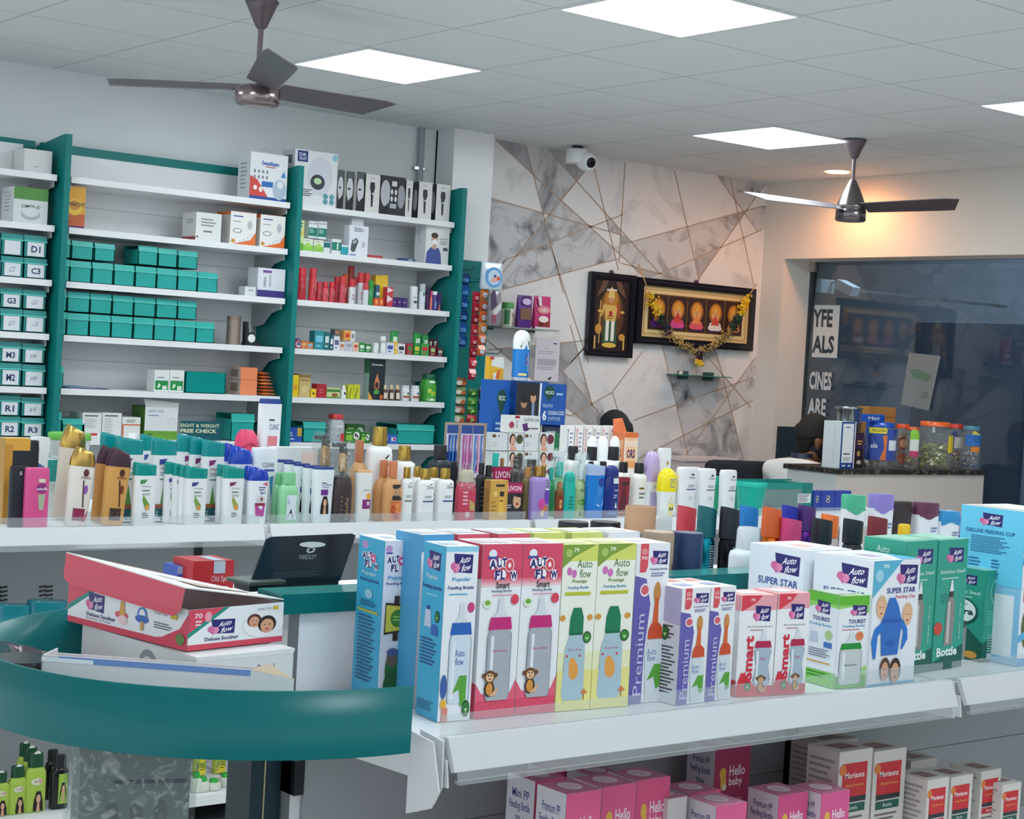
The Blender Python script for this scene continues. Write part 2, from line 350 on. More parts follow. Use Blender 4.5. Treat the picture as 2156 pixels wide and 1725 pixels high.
for A, B in sorted(segs, key=lambda s_: -math.hypot(s_[1][0] - s_[0][0], s_[1][1] - s_[0][1])):
    dx, dz = B[0] - A[0], B[1] - A[1]; L = math.hypot(dx, dz); nx, nz = -dz / L, dx / L; out = []
    for c in cells:
        dd = [(p[0] - A[0]) * nx + (p[1] - A[1]) * nz for p in c]
        if max(dd) < 1e-3 or min(dd) > -1e-3: out.append(c); continue
        l, r, ts = [], [], []
        for i in range(len(c)):
            p, q, a, b = c[i], c[(i + 1) % len(c)], dd[i], dd[(i + 1) % len(c)]
            (l if a >= 0 else r).append(p)
            if a * b < 0:
                t = a / (a - b); x = (p[0] + (q[0] - p[0]) * t, p[1] + (q[1] - p[1]) * t); l.append(x); r.append(x)
                ts.append(((x[0] - A[0]) * dx + (x[1] - A[1]) * dz) / L / L)
        ov = min(1.02, max(ts)) - max(-.02, min(ts)) if len(ts) > 1 else 0
        if len(ts) > 1 and ov > .36 * (max(ts) - min(ts)): out += [l, r]
        else: out.append(c)
    cells = out
m = MB(); rnd = random.Random(5)
for c in cells:
    m.add([(x, MY, z) for x, z in c], [tuple(range(len(c)))], rnd.choice(['marble_plain', 'marble_veined', 'marble_veined', 'marble_grey', 'marble_plain', 'marble_plain']))
m.box(1.0, WX, MY + .001, WY + .15, 0, CEIL + .05, 'wall_paint')
mw = struct(m.build('wall_marble'))
m = MB()
for A, B in segs:
    dx, dz = B[0] - A[0], B[1] - A[1]; L = math.hypot(dx, dz); nx, nz = -dz / L * .0035, dx / L * .0035
    m.prism([(A[0] + nx, A[1] + nz), (A[0] - nx, A[1] - nz), (B[0] - nx, B[1] - nz), (B[0] + nx, B[1] + nz)], MY - .002, MY, 'b59a86')
m.build('gilt_joint', mw)
# street side beyond the glass (night)
slab('wall_outside', 6.2, 6.3, -9, 5.2, 0, 3.2, '7c828b'); slab('street_blocker_2', WX + .28, 6.3, -9, 5.2, 3.1, 3.2, '30363e')  # opposite wall, then an unseen roof added to block world light
slab('street_blocker_3', WX + .1, 6.3, 5.1, 5.2, 0, 3.2, '30363e'); slab('street_blocker_4', WX + .28, 6.3, -9, -8.9, 0, 3.2, '30363e'); slab('street_blocker_5', WX + .1, WX + .28, YM - 2.6, YM, 0, 3.2, '30363e'); slab('street_blocker_6', WX + .1, WX + .28, WY + .15, 5.2, 0, 3.2, '30363e'); slab('street_blocker_7', WX, WX + .28, -9, 5.2, CEIL + .05, 3.2, '30363e')  # unseen ends and closures added to keep world light off the street
slab('street_floor' if 0 else 'floor_street', WX + .28, 6.2, -8.9, 5.1, 0, .01, '3a3c40')
m = MB()
for y0, y1, z0, z1, c in ((1.9, .9, .9, 1.95, '3a424e'), (.75, .1, .3, 2.1, '4a525e'), (3.1, 2.1, .2, 2.0, '454c58'), (-.2, -1.2, .2, 2.3, '2c323c')):
    m.box(6.15, 6.2, min(y0, y1), max(y0, y1), z0, z1, c)
struct(m.build('door_1'))
sl = bpy.data.lights.new('street_fill', 'AREA'); sl.energy = 200; sl.color = (.86, .93, 1); sl.shape = 'RECTANGLE'; sl.size = .6; sl.size_y = 7  # added fill lamp that brightens the street behind the glass
so = bpy.data.objects.new('street_fill', sl); COL.objects.link(so); so.location = (4.3, -.6, 3.0); so.rotation_euler = (0, math.radians(-35), 0)
# ---------------------------------------------------------------- ceiling lights
for i, (x, y) in enumerate(LED):
    vis = {0: 'square LED ceiling panel at the top centre, above the near gondola', 1: 'square LED ceiling panel right of the nearer ceiling fan', 2: 'square LED ceiling panel cut by the right edge of the photo', 3: 'square LED ceiling panel beside the far ceiling fan'}
    mp = {0: 1, 1: 0, 2: 2, 3: 3}
    t = thing('ceiling_light', '', 'ceiling light', (x + .3, y + .3, CEIL), 0, 'square LED ceiling panels')
    key = (x, y)
    t['label'] = {(-.6, .6): 'square white LED ceiling panel just right of the nearer ceiling fan', (-.6, -1.2): 'largest bright LED ceiling panel, at the top centre edge of the photo',
                  (1.8, .6): 'square LED ceiling panel beside the far ceiling fan canopy', (1.8, -1.2): 'LED ceiling panel at the right edge of the photo'}.get(key, 'square LED ceiling panel out of view behind the camera side')
    m = MB(); a = .3; b = .288
    for q in ((-a, a, -a, -b), (-a, a, b, a), (-a, -b, -b, b), (b, a, -b, b)): m.box(*q, -.008, 0, 'd9dcde')
    m.build('frame', t)
    m = MB(); m.box(-b, b, -b, b, -.005, -.001, 'led_diffuser'); m.build('diffuser', t)
# warm downlight near the right wall
t = thing('downlight', 'small round warm downlight in the ceiling near the right wall', 'ceiling light', (3.31, 1.5, CEIL))
m = MB(); m.loft([(-.006, .085, .085), (0, .09, .09)], 'e8e0d8', 28); m.build('trim_ring', t)
m = MB(); m.loft([(-.009, .07, .07), (-.0065, .07, .07)], 'warm_lamp', 28); m.build('lamp', t)
ld = bpy.data.lights.new('downlight_beam', 'SPOT'); ld.energy = 20; ld.color = (1, .48, .2); ld.spot_size = math.radians(172); ld.spot_blend = .7; ld.shadow_soft_size = .09
lo = bpy.data.objects.new('downlight_beam', ld); COL.objects.link(lo); lo.location = (0, 0, -.02); lo.parent = t; lo.rotation_euler = (0, math.radians(0), 0)
# ---------------------------------------------------------------- ceiling fans
def blade_mb(a0, L=.53, r0=.075, w0=.1, w1=.125, col='6f6a70|b'):
    m = MB(); n = 8; ca, sa = math.cos(a0), math.sin(a0); vs = []
    for i in range(n + 1):
        s_ = i / n; r = r0 + L * s_; w = w0 + (w1 - w0) * s_
        if s_ > .85: w *= 1 - (s_ - .85) * 1.5
        for sd in (-.5, .5):
            rr = r - (.06 if (i == n and sd > 0) else 0)
            yy = sd * w; z = .012 * s_ - sd * w * .36
            for dz in (0, .004): vs.append((rr * ca - yy * sa, rr * sa + yy * ca, z + dz))
    fs = []
    for i in range(n):
        b = i * 4; c = b + 4
        fs += [(b, b + 2, c + 2, c), (b + 1, c + 1, c + 3, b + 3), (b, c, c + 1, b + 1), (b + 2, b + 3, c + 3, c + 2)]
    fs += [(0, 1, 3, 2), (n * 4, n * 4 + 2, n * 4 + 3, n * 4 + 1)]
    m.add(vs, fs, col); return m
def fan(x, y, label, zc, zm, a0, tall, mc):
    t = thing('ceiling_fan', label, 'ceiling fan', (x, y, CEIL), 0, 'brown three-blade ceiling fans')
    c = '6e6468|b'
    m = MB(); m.loft([(zc - .1, .012, .012), (zc - .092, .02, .02), (zc - .03, .048, .048), (zc - .006, .06, .06), (zc, .056, .056)], c); m.build('canopy', t)
    m = MB(); m.loft([(zm + .04, .01, .01), (0, .01, .01)], c, 12); m.build('downrod', t)
    m = MB()
    if tall: m.loft([(zm - .062, .07, .07), (zm - .056, .078, .078), (zm - .005, .078, .078), (zm, .073, .073), (zm + .004, .079, .079), (zm + .02, .075, .075), (zm + .1, .042, .042), (zm + .15, .018, .018), (zm + .155, .01, .01)], mc)
    else: m.loft([(zm - .06, .05, .05), (zm - .055, .072, .072), (zm - .045, .079, .079), (zm, .079, .079), (zm + .012, .06, .06), (zm + .016, .02, .02)], mc)
    m.build('motor_housing', t)
    for k in range(3):
        o = blade_mb(a0 + k * 2 * math.pi / 3).build('blade', t, (0, 0, zm + .006))
    return t
def yaw(x, y): return math.atan2(CP[1] - y, CP[0] - x)
fan(-1.41, .03, 'nearer brown ceiling fan with one blade pointing at the viewer, above the left shelves', -.035, -.345, yaw(-1.41, .03) + .12, False, '8d7f80|m')
fan(2.36, .56, 'far brown ceiling fan with a tall cone-shaped motor, in front of the warm-lit wall', -.002, -.36, yaw(2.36, .56) + math.pi + .05, True, '7b7375|m')
# ---------------------------------------------------------------- dome camera, pipe
t = thing('security_camera', 'white dome security camera under the ceiling at the top of the marble wall', 'camera', (1.80, 2.1, 2.75))
m = MB(); m.loft([(-.02, .03, .03), (0, .03, .03)], '2b2b2b', 16); m.loft([(-.1, .062, .062), (-.095, .066, .066), (-.025, .064, .064), (-.02, .055, .055)], 'e9ebec|g'); m.build('housing', t)
m = MB(); m.loft([(-.045, .02, .02), (-.04, .05, .05), (0, .056, .056), (.035, .052, .052), (.05, .04, .04)], 'eef0f0|g'); m.loft([(.05, .03, .03), (.058, .028, .028), (.062, .015, .015)], '15171b|g'); m.build('lens_ball', t, (.03, -.045, -.085), rot=(math.radians(105), 0, math.radians(-5)))
m = MB(); m.tube([(.885, 2.325, 2.75), (.885, 2.325, 2.36)], .018, '8f9b9f', 12); m.box(.845, .925, 2.315, 2.345, 2.52, 2.535, 'b9bfc1|m')
tag(m.build('wall_pipe'), 'grey vertical pipe with a clamp in the corner above the right wall shelves', 'pipe')
# ================================================================ WALL SHELF UNIT (three bays)
SF = 2.0
BAYS = [(-2.44, -1.3), (-1.232, -.1), (-.03, .9)]
ZS = [2.227, 2.0, 1.757, 1.516, 1.275, 1.05]
UL = ['left bay of the white wall shelving, with lettered teal bins, cut by the photo edge', 'middle bay of the white wall shelving, with rows of blank teal bins', 'right bay of the white wall shelving, with cosmetics and spray cans']
for (x0, x1), lab in zip(BAYS, UL):
    t = thing('wall_shelf_unit', lab, 'shelving unit', ((x0 + x1) / 2, SF, 0), 0, 'white wall shelving bays with teal side panels'); hw = (x1 - x0) / 2
    m = MB()
    z = 0.3
    m.box(-hw, hw, .31, .335, 0, 2.36, 'shelf_white')
    for z in (1.155, 1.4, 1.63, 1.9, 2.12): m.box(-hw, hw, .308, .31, z, z + .003, 'bcc3c6')
    m.build('back_panel', t)
    m = MB(); m.box(-hw - .017, hw + .017, .306, .34, 2.36, 2.4, 'teal_panel'); m.build('top_rail', t)
    for z in ZS + [.55]:
        m = MB(); m.box(-hw, hw, 0, .305, z - .028, z, 'shelf_white'); s_ = m.build('shelf', t)
        for sd in (-1, 1):
            m = MB(); xx = sd * (hw - .006)
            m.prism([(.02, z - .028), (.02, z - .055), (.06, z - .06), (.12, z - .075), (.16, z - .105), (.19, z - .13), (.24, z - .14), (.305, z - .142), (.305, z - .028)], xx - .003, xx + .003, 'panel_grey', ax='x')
            m.build('bracket', s_)
for x, lab in ((-1.266, 'teal side panel between the left and middle wall shelving bays'), (-.066, 'teal side panel between the middle and right wall shelving bays'), (.932, 'teal end panel at the right of the wall shelving, beside the column')):
    m = MB(); m.prism([(1.965, 0), (1.965, 2.41), (2.0, 2.41), (2.305, 2.375), (2.305, 0)], x - .014, x + .014, 'teal_panel', ax='x')
    tag(m.build('side_panel'), lab, 'panel', 'teal side panels of the wall shelving')
# ================================================================ GONDOLA 2 (shampoo gondola)
def gondola_shelf(t, x0, x1, yf, yb, z, lip=True, rail=True, dz=.05):
    m = MB(); m.box(x0, x1, yf, yb, z - .025, z, 'shelf_white'); s_ = m.build('shelf', t)
    if rail:
        m = MB(); m.prism([(yf - .002, z + .008), (yf - .012, z + .008), (yf - .03, z - dz + .012), (yf - .022, z - dz + .01)], x0 + .004, x1 - .004, 'rail_grey', ax='x'); r_ = m.build('price_rail', s_)
        m = MB(); m.prism([(yf - .031, z - dz + .014), (yf - .034, z - dz + .014), (yf - .038, z - dz - .003), (yf - .028, z - dz - .002), (yf - .028, z - dz + .001), (yf - .035, z - dz + .001)], x0 + .006, x1 - .006, 'acrylic', ax='x'); m.build('clear_strip', r_)
    if lip:
        m = MB(); m.box(x0 + .006, x1 - .006, yf + .006, yf + .009, z, z + .034, 'acrylic'); m.box(x0 + .006, x1 - .006, yf + .006, yf + .025, z + .0005, z + .002, 'acrylic'); m.build('acrylic_lip', s_)
    for xx in (x0 + .002, x1 - .002):
        m = MB(); m.prism([(yf + .01, z - .02), (yf - .015, z - .02), (yf - .02, z - .055), (yb - .1, z - .065), (yb, z - .07), (yb, z - .02)], xx - .0015, xx + .0015, 'e4e6e8', ax='x'); m.build('bracket', s_)
    return s_
G2F, G2Z = -.80, .97
G2 = [-3.92, -2.846, -1.773, -.752, .32, 1.39]
t2 = thing('gondola_shelving', 'middle white gondola loaded with shampoo and lotion bottles', 'shelving unit', (0, 0, 0))
for i in range(5):
    x0, x1 = G2[i] + .008, G2[i + 1] - .008
    gondola_shelf(t2, x0, x1, G2F, -.39, G2Z)
    for z in (.60, .18):
        m = MB(); m.box(x0, x1, -.82, -.39, z - .03, z, 'shelf_white'); m.build('shelf', t2)
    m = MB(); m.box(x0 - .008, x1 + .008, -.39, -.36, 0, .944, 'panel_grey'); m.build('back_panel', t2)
    m = MB(); m.box(G2[i + 1] - .014, G2[i + 1] + .014, -.395, -.355, 0, .944, '1c2226'); m.build('slotted_post', t2)
    m = MB(); m.box(x0, x1, -.36, .04, .945, .97, 'shelf_white'); m.build('rear_shelf', t2)
m = MB(); m.box(G2[0], G2[5], -.8, .03, 0, .1, '2a3134'); m.build('plinth', t2)
# ================================================================ GONDOLA 1 (baby goods, nearest)
G1F, G1Z = -3.44, 1.0
G1 = [-3.035, -1.965, -.9, .16]
t1 = thing('gondola_shelving', 'nearest white gondola with baby feeding boxes and a teal curved end', 'shelving unit', (0, 0, 0))
for i in range(3):
    x0, x1 = G1[i] + .008, G1[i + 1] - .008
    gondola_shelf(t1, x0, x1, G1F, -3.1, G1Z, dz=.045)
    m = MB(); m.box(x0, x1, -3.50, -3.1, .585, .62, 'shelf_white'); m.build('lower_shelf', t1)
    m = MB()
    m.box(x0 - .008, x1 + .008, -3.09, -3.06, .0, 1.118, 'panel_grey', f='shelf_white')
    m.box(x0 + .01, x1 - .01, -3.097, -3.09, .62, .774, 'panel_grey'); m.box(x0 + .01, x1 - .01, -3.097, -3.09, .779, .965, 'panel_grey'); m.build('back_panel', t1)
    m = MB(); m.box(G1[i + 1] - .011, G1[i + 1] + .011, -3.104, -3.085, .0, 1.12, '15191c'); m.build('slotted_post', t1)
    for z in (1.1, .62, .18):
        m = MB(); m.box(max(x0, -2.99) if z > 1 else x0, x1, -3.06 + (.026 if z > 1 else 0), -2.70, z - .025, z, 'shelf_white'); m.build('rear_shelf', t1)
m = MB(); m.box(G1[0]-.04, G1[3], -3.105, -3.035, 1.118, 1.147, 'teal_gloss', t='3b8d8a|g'); m.build('top_ledge', t1)
m = MB(); m.box(-3.09, -3.04, -3.07, -3.0, 0, .99, '0b2e38'); m.box(-3.069, -3.067, -3.072, -3.07, .80, .93, 'b8b08a'); m.box(-3.035, -3.018, -3.1, -3.06, .85, .9, '10151a'); m.build('end_post', t1)
# curved end shelf
cx, cy, ra, rb = -3.075, -3.07, .41, .372; n = 40; ring = []
for i in range(n + 1):
    a = math.radians(270 - 180 * i / n); ring.append((cx + ra * math.cos(a), cy + rb * math.sin(a)))
m = MB(); vs = []
for dz, s_ in ((.992, 1), (1.078, 1)):
    for x, y in ring: vs.append((x, y, dz))
for dz in (.992, 1.078):
    for x, y in ring:
        vx, vy = x - cx, y - cy; l = math.hypot(vx, vy); vs.append((x - vx / l * .004, y - vy / l * .004, dz))
k = n + 1
fs = [(i, i + 1, k + i + 1, k + i) for i in range(n)] + [(2 * k + i, 3 * k + i, 3 * k + i + 1, 2 * k + i + 1) for i in range(n)] + [(k + i, k + i + 1, 3 * k + i + 1, 3 * k + i) for i in range(n)]
m.add(vs, fs, 'teal_gloss', True)
m.build('curved_fascia', t1)
m = MB(); m.prism([(cx + (x - cx) * .985, cy + (y - cy) * .985) for x, y in ring], .994, 1.0, 'shelf_white', ax='z'); m.build('round_shelf', t1)
m = MB()
m.prism([(cx + ra * .98 * math.cos(math.radians(270 - 9 * i)), cy + rb * .98 * math.sin(math.radians(270 - 9 * i))) for i in range(21)], .36, .39, 'shelf_white', ax='z'); m.build('lower_round_shelf', t1)
for dx in (0, .016):
    m = MB(); m.prism([(-3.452, 1.005), (-3.40, 1.01), (-3.40, .9), (-3.455 + dx, .92), (-3.47 + dx, .945)], G1[0] - .012 + dx, G1[0] - .01 + dx, 'dfe2e4', ax='x'); m.build('bracket', t1)

m = MB()
for px0 in (-14, 0, 82, 96):
    for k in range(4):
        a = onp(px0, 1240 + k * 9 - (px0 % 7) * .3, 1, -.3905); m.prism([(a.x, a.z), (a.x + .022, a.z + .003), (a.x + .022, a.z + .008), (a.x, a.z + .005)], -.392, -.3901, '20282b')
m.build('vent_slots', t2)
# ================================================================ PRINTED ARTWORK
NV, PK, TL, GR = '2c2470', 'd86aa0', '2e9c8a', '4f9a3a'
def logo(x0, y0, x1, y1, bg='2c2470', fg='f2eef6'):
    w, h = x1 - x0, y1 - y0
    return [('P', [(x0 + w * .12, y1), (x1, y1 - h * .06), (x1 - w * .02, y0), (x0 + w * .2, y0 + h * .08)], bg),
            ('S', 'Auto', x0 + w * .36, y0 + h * .46, x0 + w * .92, y0 + h * .93, fg, 1), ('S', 'flow', x0 + w * .45, y0 + h * .06, x0 + w * .95, y0 + h * .54, fg, 1),
            ('E', x0 + w * .12, y0 + h * .38, w * .13, h * .2, PK), ('E', x0 + w * .28, y0 + h * .3, w * .13, h * .2, 'e78fba'),
            ('P', [(x0, y0 + h * .35), (x0 + w * .25, y0 + h * .4), (x0 + w * .2, y0 - h * .02)], PK), ('P', [(x0 + w * .18, y0 + h * .3), (x0 + w * .4, y0 + h * .3), (x0 + w * .3, y0)], 'e78fba')]
def autoflow(x0, y0, x1, y1, out='f3f0f4', red='d84a5c'):
    w, h = x1 - x0, y1 - y0; g = []
    for c, a, b, cc, d in (('A', 0, .52, .23, .93), ('U', .25, .56, .44, .95), ('T', .44, .6, .6, 1), ('F', .2, .02, .37, .45), ('L', .4, .0, .55, .43), ('W', .76, .0, 1, .36)):
        for k, ex in ((3, out), (0, NV)):
            q = ex; e = .03 if k else 0
            if k: g.append(('E', x0 + w * (a + cc) / 2, y0 + h * (b + d) / 2, w * .12, h * .25, q))
        g.append(('T', c, x0 + w * a, y0 + h * b, x0 + w * cc, y0 + h * d, NV, 3))
    g += [('E', x0 + w * .7, y0 + h * .66, w * .17, h * .32, 'f6e9ec'), ('E', x0 + w * .7, y0 + h * .66, w * .145, h * .28, red), ('E', x0 + w * .7, y0 + h * .66, w * .06, h * .12, 'f6e9ec')]
    return g
def fbottle(cx, y0, y1, r, cap, body='c3cdd6', nip='d5dde2', capr=1.05, curve=0):
    h = y1 - y0; b = y0 + h * .68; c = y0 + h * .80
    if curve: pts = [(cx - r * .8, y0), (cx + r * .8, y0), (cx + r, y0 + h * .1), (cx + r * .7, y0 + h * .35), (cx + r, b - h * .05), (cx + r * .6, b), (cx - r * .6, b), (cx - r, b - h * .05), (cx - r * .7, y0 + h * .35), (cx - r, y0 + h * .1)]
    else: pts = [(cx - r * .85, y0), (cx + r * .85, y0), (cx + r, y0 + h * .04), (cx + r, b - h * .05), (cx + r * .8, b), (cx - r * .8, b), (cx - r, b - h * .05), (cx - r, y0 + h * .04)]
    return [('P', [(cx + (x - cx) * 1.08, y) for x, y in pts], '8d97a3'), ('P', pts, body), ('P', [(cx - r * .75, y0 + h * .05), (cx - r * .5, y0 + h * .05), (cx - r * .5, b - h * .06), (cx - r * .75, b - h * .06)], 'e6ecf0'),
            ('P', [(cx - r * capr, b), (cx + r * capr, b), (cx + r * capr * .85, c), (cx - r * capr * .85, c)], cap),
            ('P', [(cx - r * .62, c), (cx + r * .62, c), (cx + r * .32, c + h * .06), (cx + r * .2, y1 - h * .02), (cx - r * .2, y1 - h * .02), (cx - r * .32, c + h * .06)], nip), ('E', cx, y1 - h * .025, r * .26, h * .022, nip)]
def monkey(cx, cy, s, a=1.0):
    q = s * a
    return [('E', cx, cy - q * 1.5, s * .75, q * 1.0, '3a2a22'), ('E', cx, cy - q * 1.5, s * .5, q * .75, 'd9963e'), ('E', cx - s * .85, cy + q * .15, s * .3, q * .3, '6b4528'), ('E', cx + s * .85, cy + q * .15, s * .3, q * .3, '6b4528'),
            ('E', cx, cy, s * .8, q * .75, '6b4528'), ('E', cx, cy - q * .12, s * .58, q * .52, 'e9bf93'), ('E', cx - s * .2, cy + q * .12, s * .09, q * .14, '1d1512'), ('E', cx + s * .2, cy + q * .12, s * .09, q * .14, '1d1512'),
            ('E', cx, cy - q * .3, s * .22, q * .07, '8c3a2c'), ('P', [(cx - s * .1, cy - q * 2.4), (cx + s * .9, cy - q * 2.3), (cx + s * 1.3, cy - q * 1.5), (cx + s * 1.05, cy - q * 1.4)], 'e0b088')]
def face(cx, cy, s, hair='2b1c16', skin='d9a582', a=1.0):
    q = s * a
    return [('E', cx, cy + q * .15, s * 1.1, q * 1.15, hair), ('E', cx, cy - q * .1, s * .8, q * .95, skin), ('E', cx - s * .3, cy + q * .1, s * .1, q * .07, '1a1210'), ('E', cx + s * .3, cy + q * .1, s * .1, q * .07, '1a1210'), ('E', cx, cy - q * .5, s * .25, q * .09, 'a23c3c')]
def lady(cx, y0, y1, r):
    h = y1 - y0
    return [('P', [(cx - r, y0), (cx + r, y0), (cx + r * .9, y0 + h * .5), (cx + r * .4, y1), (cx - r * .4, y1), (cx - r * .9, y0 + h * .5)], '1c1418'), ('E', cx, y0 + h * .62, r * .42, h * .22, 'd8a585'), ('P', [(cx - r * .35, y0), (cx + r * .35, y0), (cx + r * .2, y0 + h * .4), (cx - r * .2, y0 + h * .4)], 'd8a585')]
def seal(cx, cy, r, c='2f7a35', a=.45): return [('E', cx, cy, r, r * a, '20402a'), ('E', cx, cy, r * .8, r * .8 * a, c), ('P', [(cx - r * .4, cy), (cx + r * .4, cy), (cx, cy - r * .5 * a)], 'bfe0a8')]
SKY = '48b3d6'
def SMART(red='d84a68'):
    return [('R', 0, 0, 1, 1, 'eceff2')] + [('R', 0, .8, 1, 1, red), ('R', 0, .785, 1, .8, 'e27a8c'), ('R', 0, .77, 1, .785, 'e9a3ae'), ('R', 0, .755, 1, .77, 'ebc8ce'), ('R', 0, .0, 1, .1, red), ('P', [(0, .1), (1, .1), (1, .22), (.86, .14), (.14, .14), (0, .2)], 'e2607a')] + \
        [('E', .25, .945, .1, .025, 'e8edf4'), ('R', .12, .915, .38, .93, '474a9c')] + autoflow(.18, .795, .88, .92) + [('T', 'Smart', .36, .745, .7, .785, '33333c', 1), ('T', 'Feeding Bottle', .26, .72, .76, .738, '3a3f6e', 1), ('R', .28, .705, .78, .709, 'c85a86'), ('E', .17, .66, .11, .027, 'dfe8d8'), ('E', .17, .665, .07, .015, '6fae3c'), ('E', .85, .68, .1, .03, 'd9455c')] + \
        fbottle(.52, .1, .7, .28, 'c42678', 'aab0b8') + [('T', 'Auto flow', .34, .38, .72, .395, 'd0517e', 0)] + monkey(.32, .24, .17, .28)
def PREST():
    return [('R', 0, 0, 1, 1, 'e9ebc0'), ('R', .0, .35, 1, .9, 'eef0e4'), ('R', 0, .9, 1, 1, 'd3db6c'), ('P', [(0, .86), (.35, .93), (.95, 1), (0, 1)], '7f9f3c'), ('T', '79', .3, .955, .45, .98, 'f2f4e2', 1), ('E', .17, .95, .09, .025, 'a9c46a'),
            ('T', 'Auto', .42, .86, .85, .91, '4c7a34', 0), ('T', 'flow', .5, .8, .82, .85, '4c7a34', 0), ('E', .2, .84, .07, .025, 'cf72b8'), ('E', .34, .825, .07, .025, 'cf72b8'), ('T', 'Prestige', .3, .765, .72, .79, '6f8f3a', 1), ('T', 'Feeding Bottle', .18, .73, .78, .75, '3f8fb8', 1), ('R', .1, .695, .84, .715, 'b9c02e'), ('R', 0, 0, 1, .24, 'e8e08c')] + \
        [('E', .08, .56, .08, .018, 'd79a3c'), ('E', .86, .56, .08, .018, 'd79a3c'), ('P', [(.28, .46), (.68, .46), (.68, .56), (.6, .62), (.38, .62), (.3, .56)], '167a56'), ('R', .3, .45, .68, .47, '0f6647'), ('P', [(.2, .06), (.72, .06), (.78, .1), (.76, .38), (.68, .455), (.3, .455), (.2, .38), (.14, .1)], 'a9c3cf'), ('E', .46, .24, .14, .055, 'e6a04c'), ('E', .42, .28, .1, .04, 'e6a04c'), ('T', 'Auto flow', .28, .36, .66, .375, 'c4517a', 0), ('E', .25, .33, .03, .008, 'c8424c'), ('E', .62, .33, .03, .008, 'c8424c')] + seal(.8, .44, .12, '3d8f35', .3) + [('R', .78, .06, .8, .1, '6b4a2a'), ('P', [(.68, .1), (.9, .1), (.79, .13)], 'd77f4a')]
def PREM(big=1):
    return [('R', 0, 0, 1, 1, 'e9ebef'), ('P', [(0, 0), (.38, 0), (.38, .3), (.5, .62), (.34, .78), (0, .8)], '6760ae'), ('P', [(.12, .82), (.3, .82), (.36, .86), (.36, 1), (.12, 1)], 'd8525e'), ('T', '70', .15, .9, .33, .92, 'f3f3f3', 1), ('E', .24, .95, .09, .02, 'e58f94')] + logo(.42, .865, .95, .955) + [('T', 'Feeding Bottle', .42, .83, .95, .846, '4a4f8e', 1), ('L', .46, .79, .92, .82, 2, '7a7fb0')] + \
        [('E', .3, .71, .15, .042, 'e9e3ea'), ('E', .3, .71, .11, .03, 'd8606c'), ('V', 'Premium', .1, .05, .34, .56, 'c9c6ea', 0), ('E', .68, .69, .1, .07, 'c98a4a'), ('P', [(.63, .66), (.73, .66), (.75, .46), (.57, .46)], 'd8652e'), ('P', [(.46, .4), (.9, .4), (.88, .47), (.78, .5), (.56, .5), (.48, .46)], 'cf4f2a'), ('P', [(.48, .02), (.88, .02), (.92, .3), (.86, .39), (.48, .39), (.4, .3)], 'd5dde4'), ('T', 'Auto', .46, .3, .74, .34, '3f6fb0', 0), ('T', 'flow', .48, .26, .72, .3, '3f6fb0', 0), ('P', [(.5, .14), (.7, .24), (.9, .24), (.9, .1), (.78, .08), (.7, .16)], '5aa43a')]
def RED(n=0):
    return [('R', 0, 0, 1, 1, 'eceef0'), ('R', 0, .85, 1, 1, 'e6a3ac'), ('P', [(.04, .84), (.45, .93), (.6, 1), (.04, 1)], 'd83f4e'), ('T', '70', .28, .94, .4, .97, 'f3e9ea', 1)] + logo(.36, .74, .84, .9) + [('T', 'Mini Feeding Bottle', .22, .68, .9, .7, '55504f', 0), ('R', .3, .655, .65, .662, 'b05a64'), ('V', 'Smart', .17, .16, .42, .6, 'd02c44', 2), ('P', [(0, 0), (1, 0), (1, .1), (.45, .12), (.3, .2), (.12, .24), (0, .1)], 'd32f40')] + \
        fbottle(.68, .1, .66, .22, 'b5234e', 'a9bccb', curve=1) + monkey(.66, .17, .12, .45) + [('T', 'Auto', .6, .36, .76, .39, 'c4517a', 0)] + seal(.3, .1, .09, a=.5)
def POPUL():
    return [('R', 0, 0, 1, 1, 'e9edf2'), ('R', 0, .97, 1, 1, '8fd0e8')] + logo(.16, .845, .84, .96) + [('T', 'Popular', .22, .795, .8, .825, '3a9fd0', 1), ('T', 'Feeding Bottle', .1, .75, .9, .775, '3b4190', 1), ('L', .14, .72, .88, .735, 1, '4da6d2'), ('E', .85, .65, .11, .03, 'c9447e')] + fbottle(.58, .1, .68, .32, '2464b8', 'd0deea') + \
        [('T', 'Auto', .42, .37, .72, .41, '3a68b4', 0), ('T', 'flow', .44, .32, .7, .36, '3a68b4', 0), ('P', [(.4, .16), (.6, .26), (.82, .26), (.82, .1), (.66, .08), (.6, .18)], '5aa43a'), ('E', .12, .2, .1, .07, '3a62a8'), ('E', .14, .1, .09, .03, 'e6b13a'), ('R', .1, .0, .28, .08, 'd98a76')] + seal(.84, .07, .12, a=.4)
def BLUES():
    return [('R', 0, 0, 1, 1, '42b0d8')] + logo(.18, .85, .8, .96) + [('T', 'Popular', .2, .79, .72, .825, 'cfe6f0', 1), ('T', 'Feeding Bottle', .05, .735, .9, .765, '283a86', 1), ('L', .2, .7, .9, .715, 1, 'a8dcec'), ('P', [(.2, .52), (.52, .52), (.48, .62), (.24, .62)], 'c7cfe6'), ('E', .35, .63, .08, .012, '20509a'), ('E', .68, .515, .16, .03, '2f66b4'), ('R', .52, .48, .84, .515, '2f66b4'), ('L', .08, .3, .85, .46, 8, '2b4e86'), ('L', .06, .04, .85, .1, 5, '2b6f96')] + seal(.78, .59, .1, a=.35)
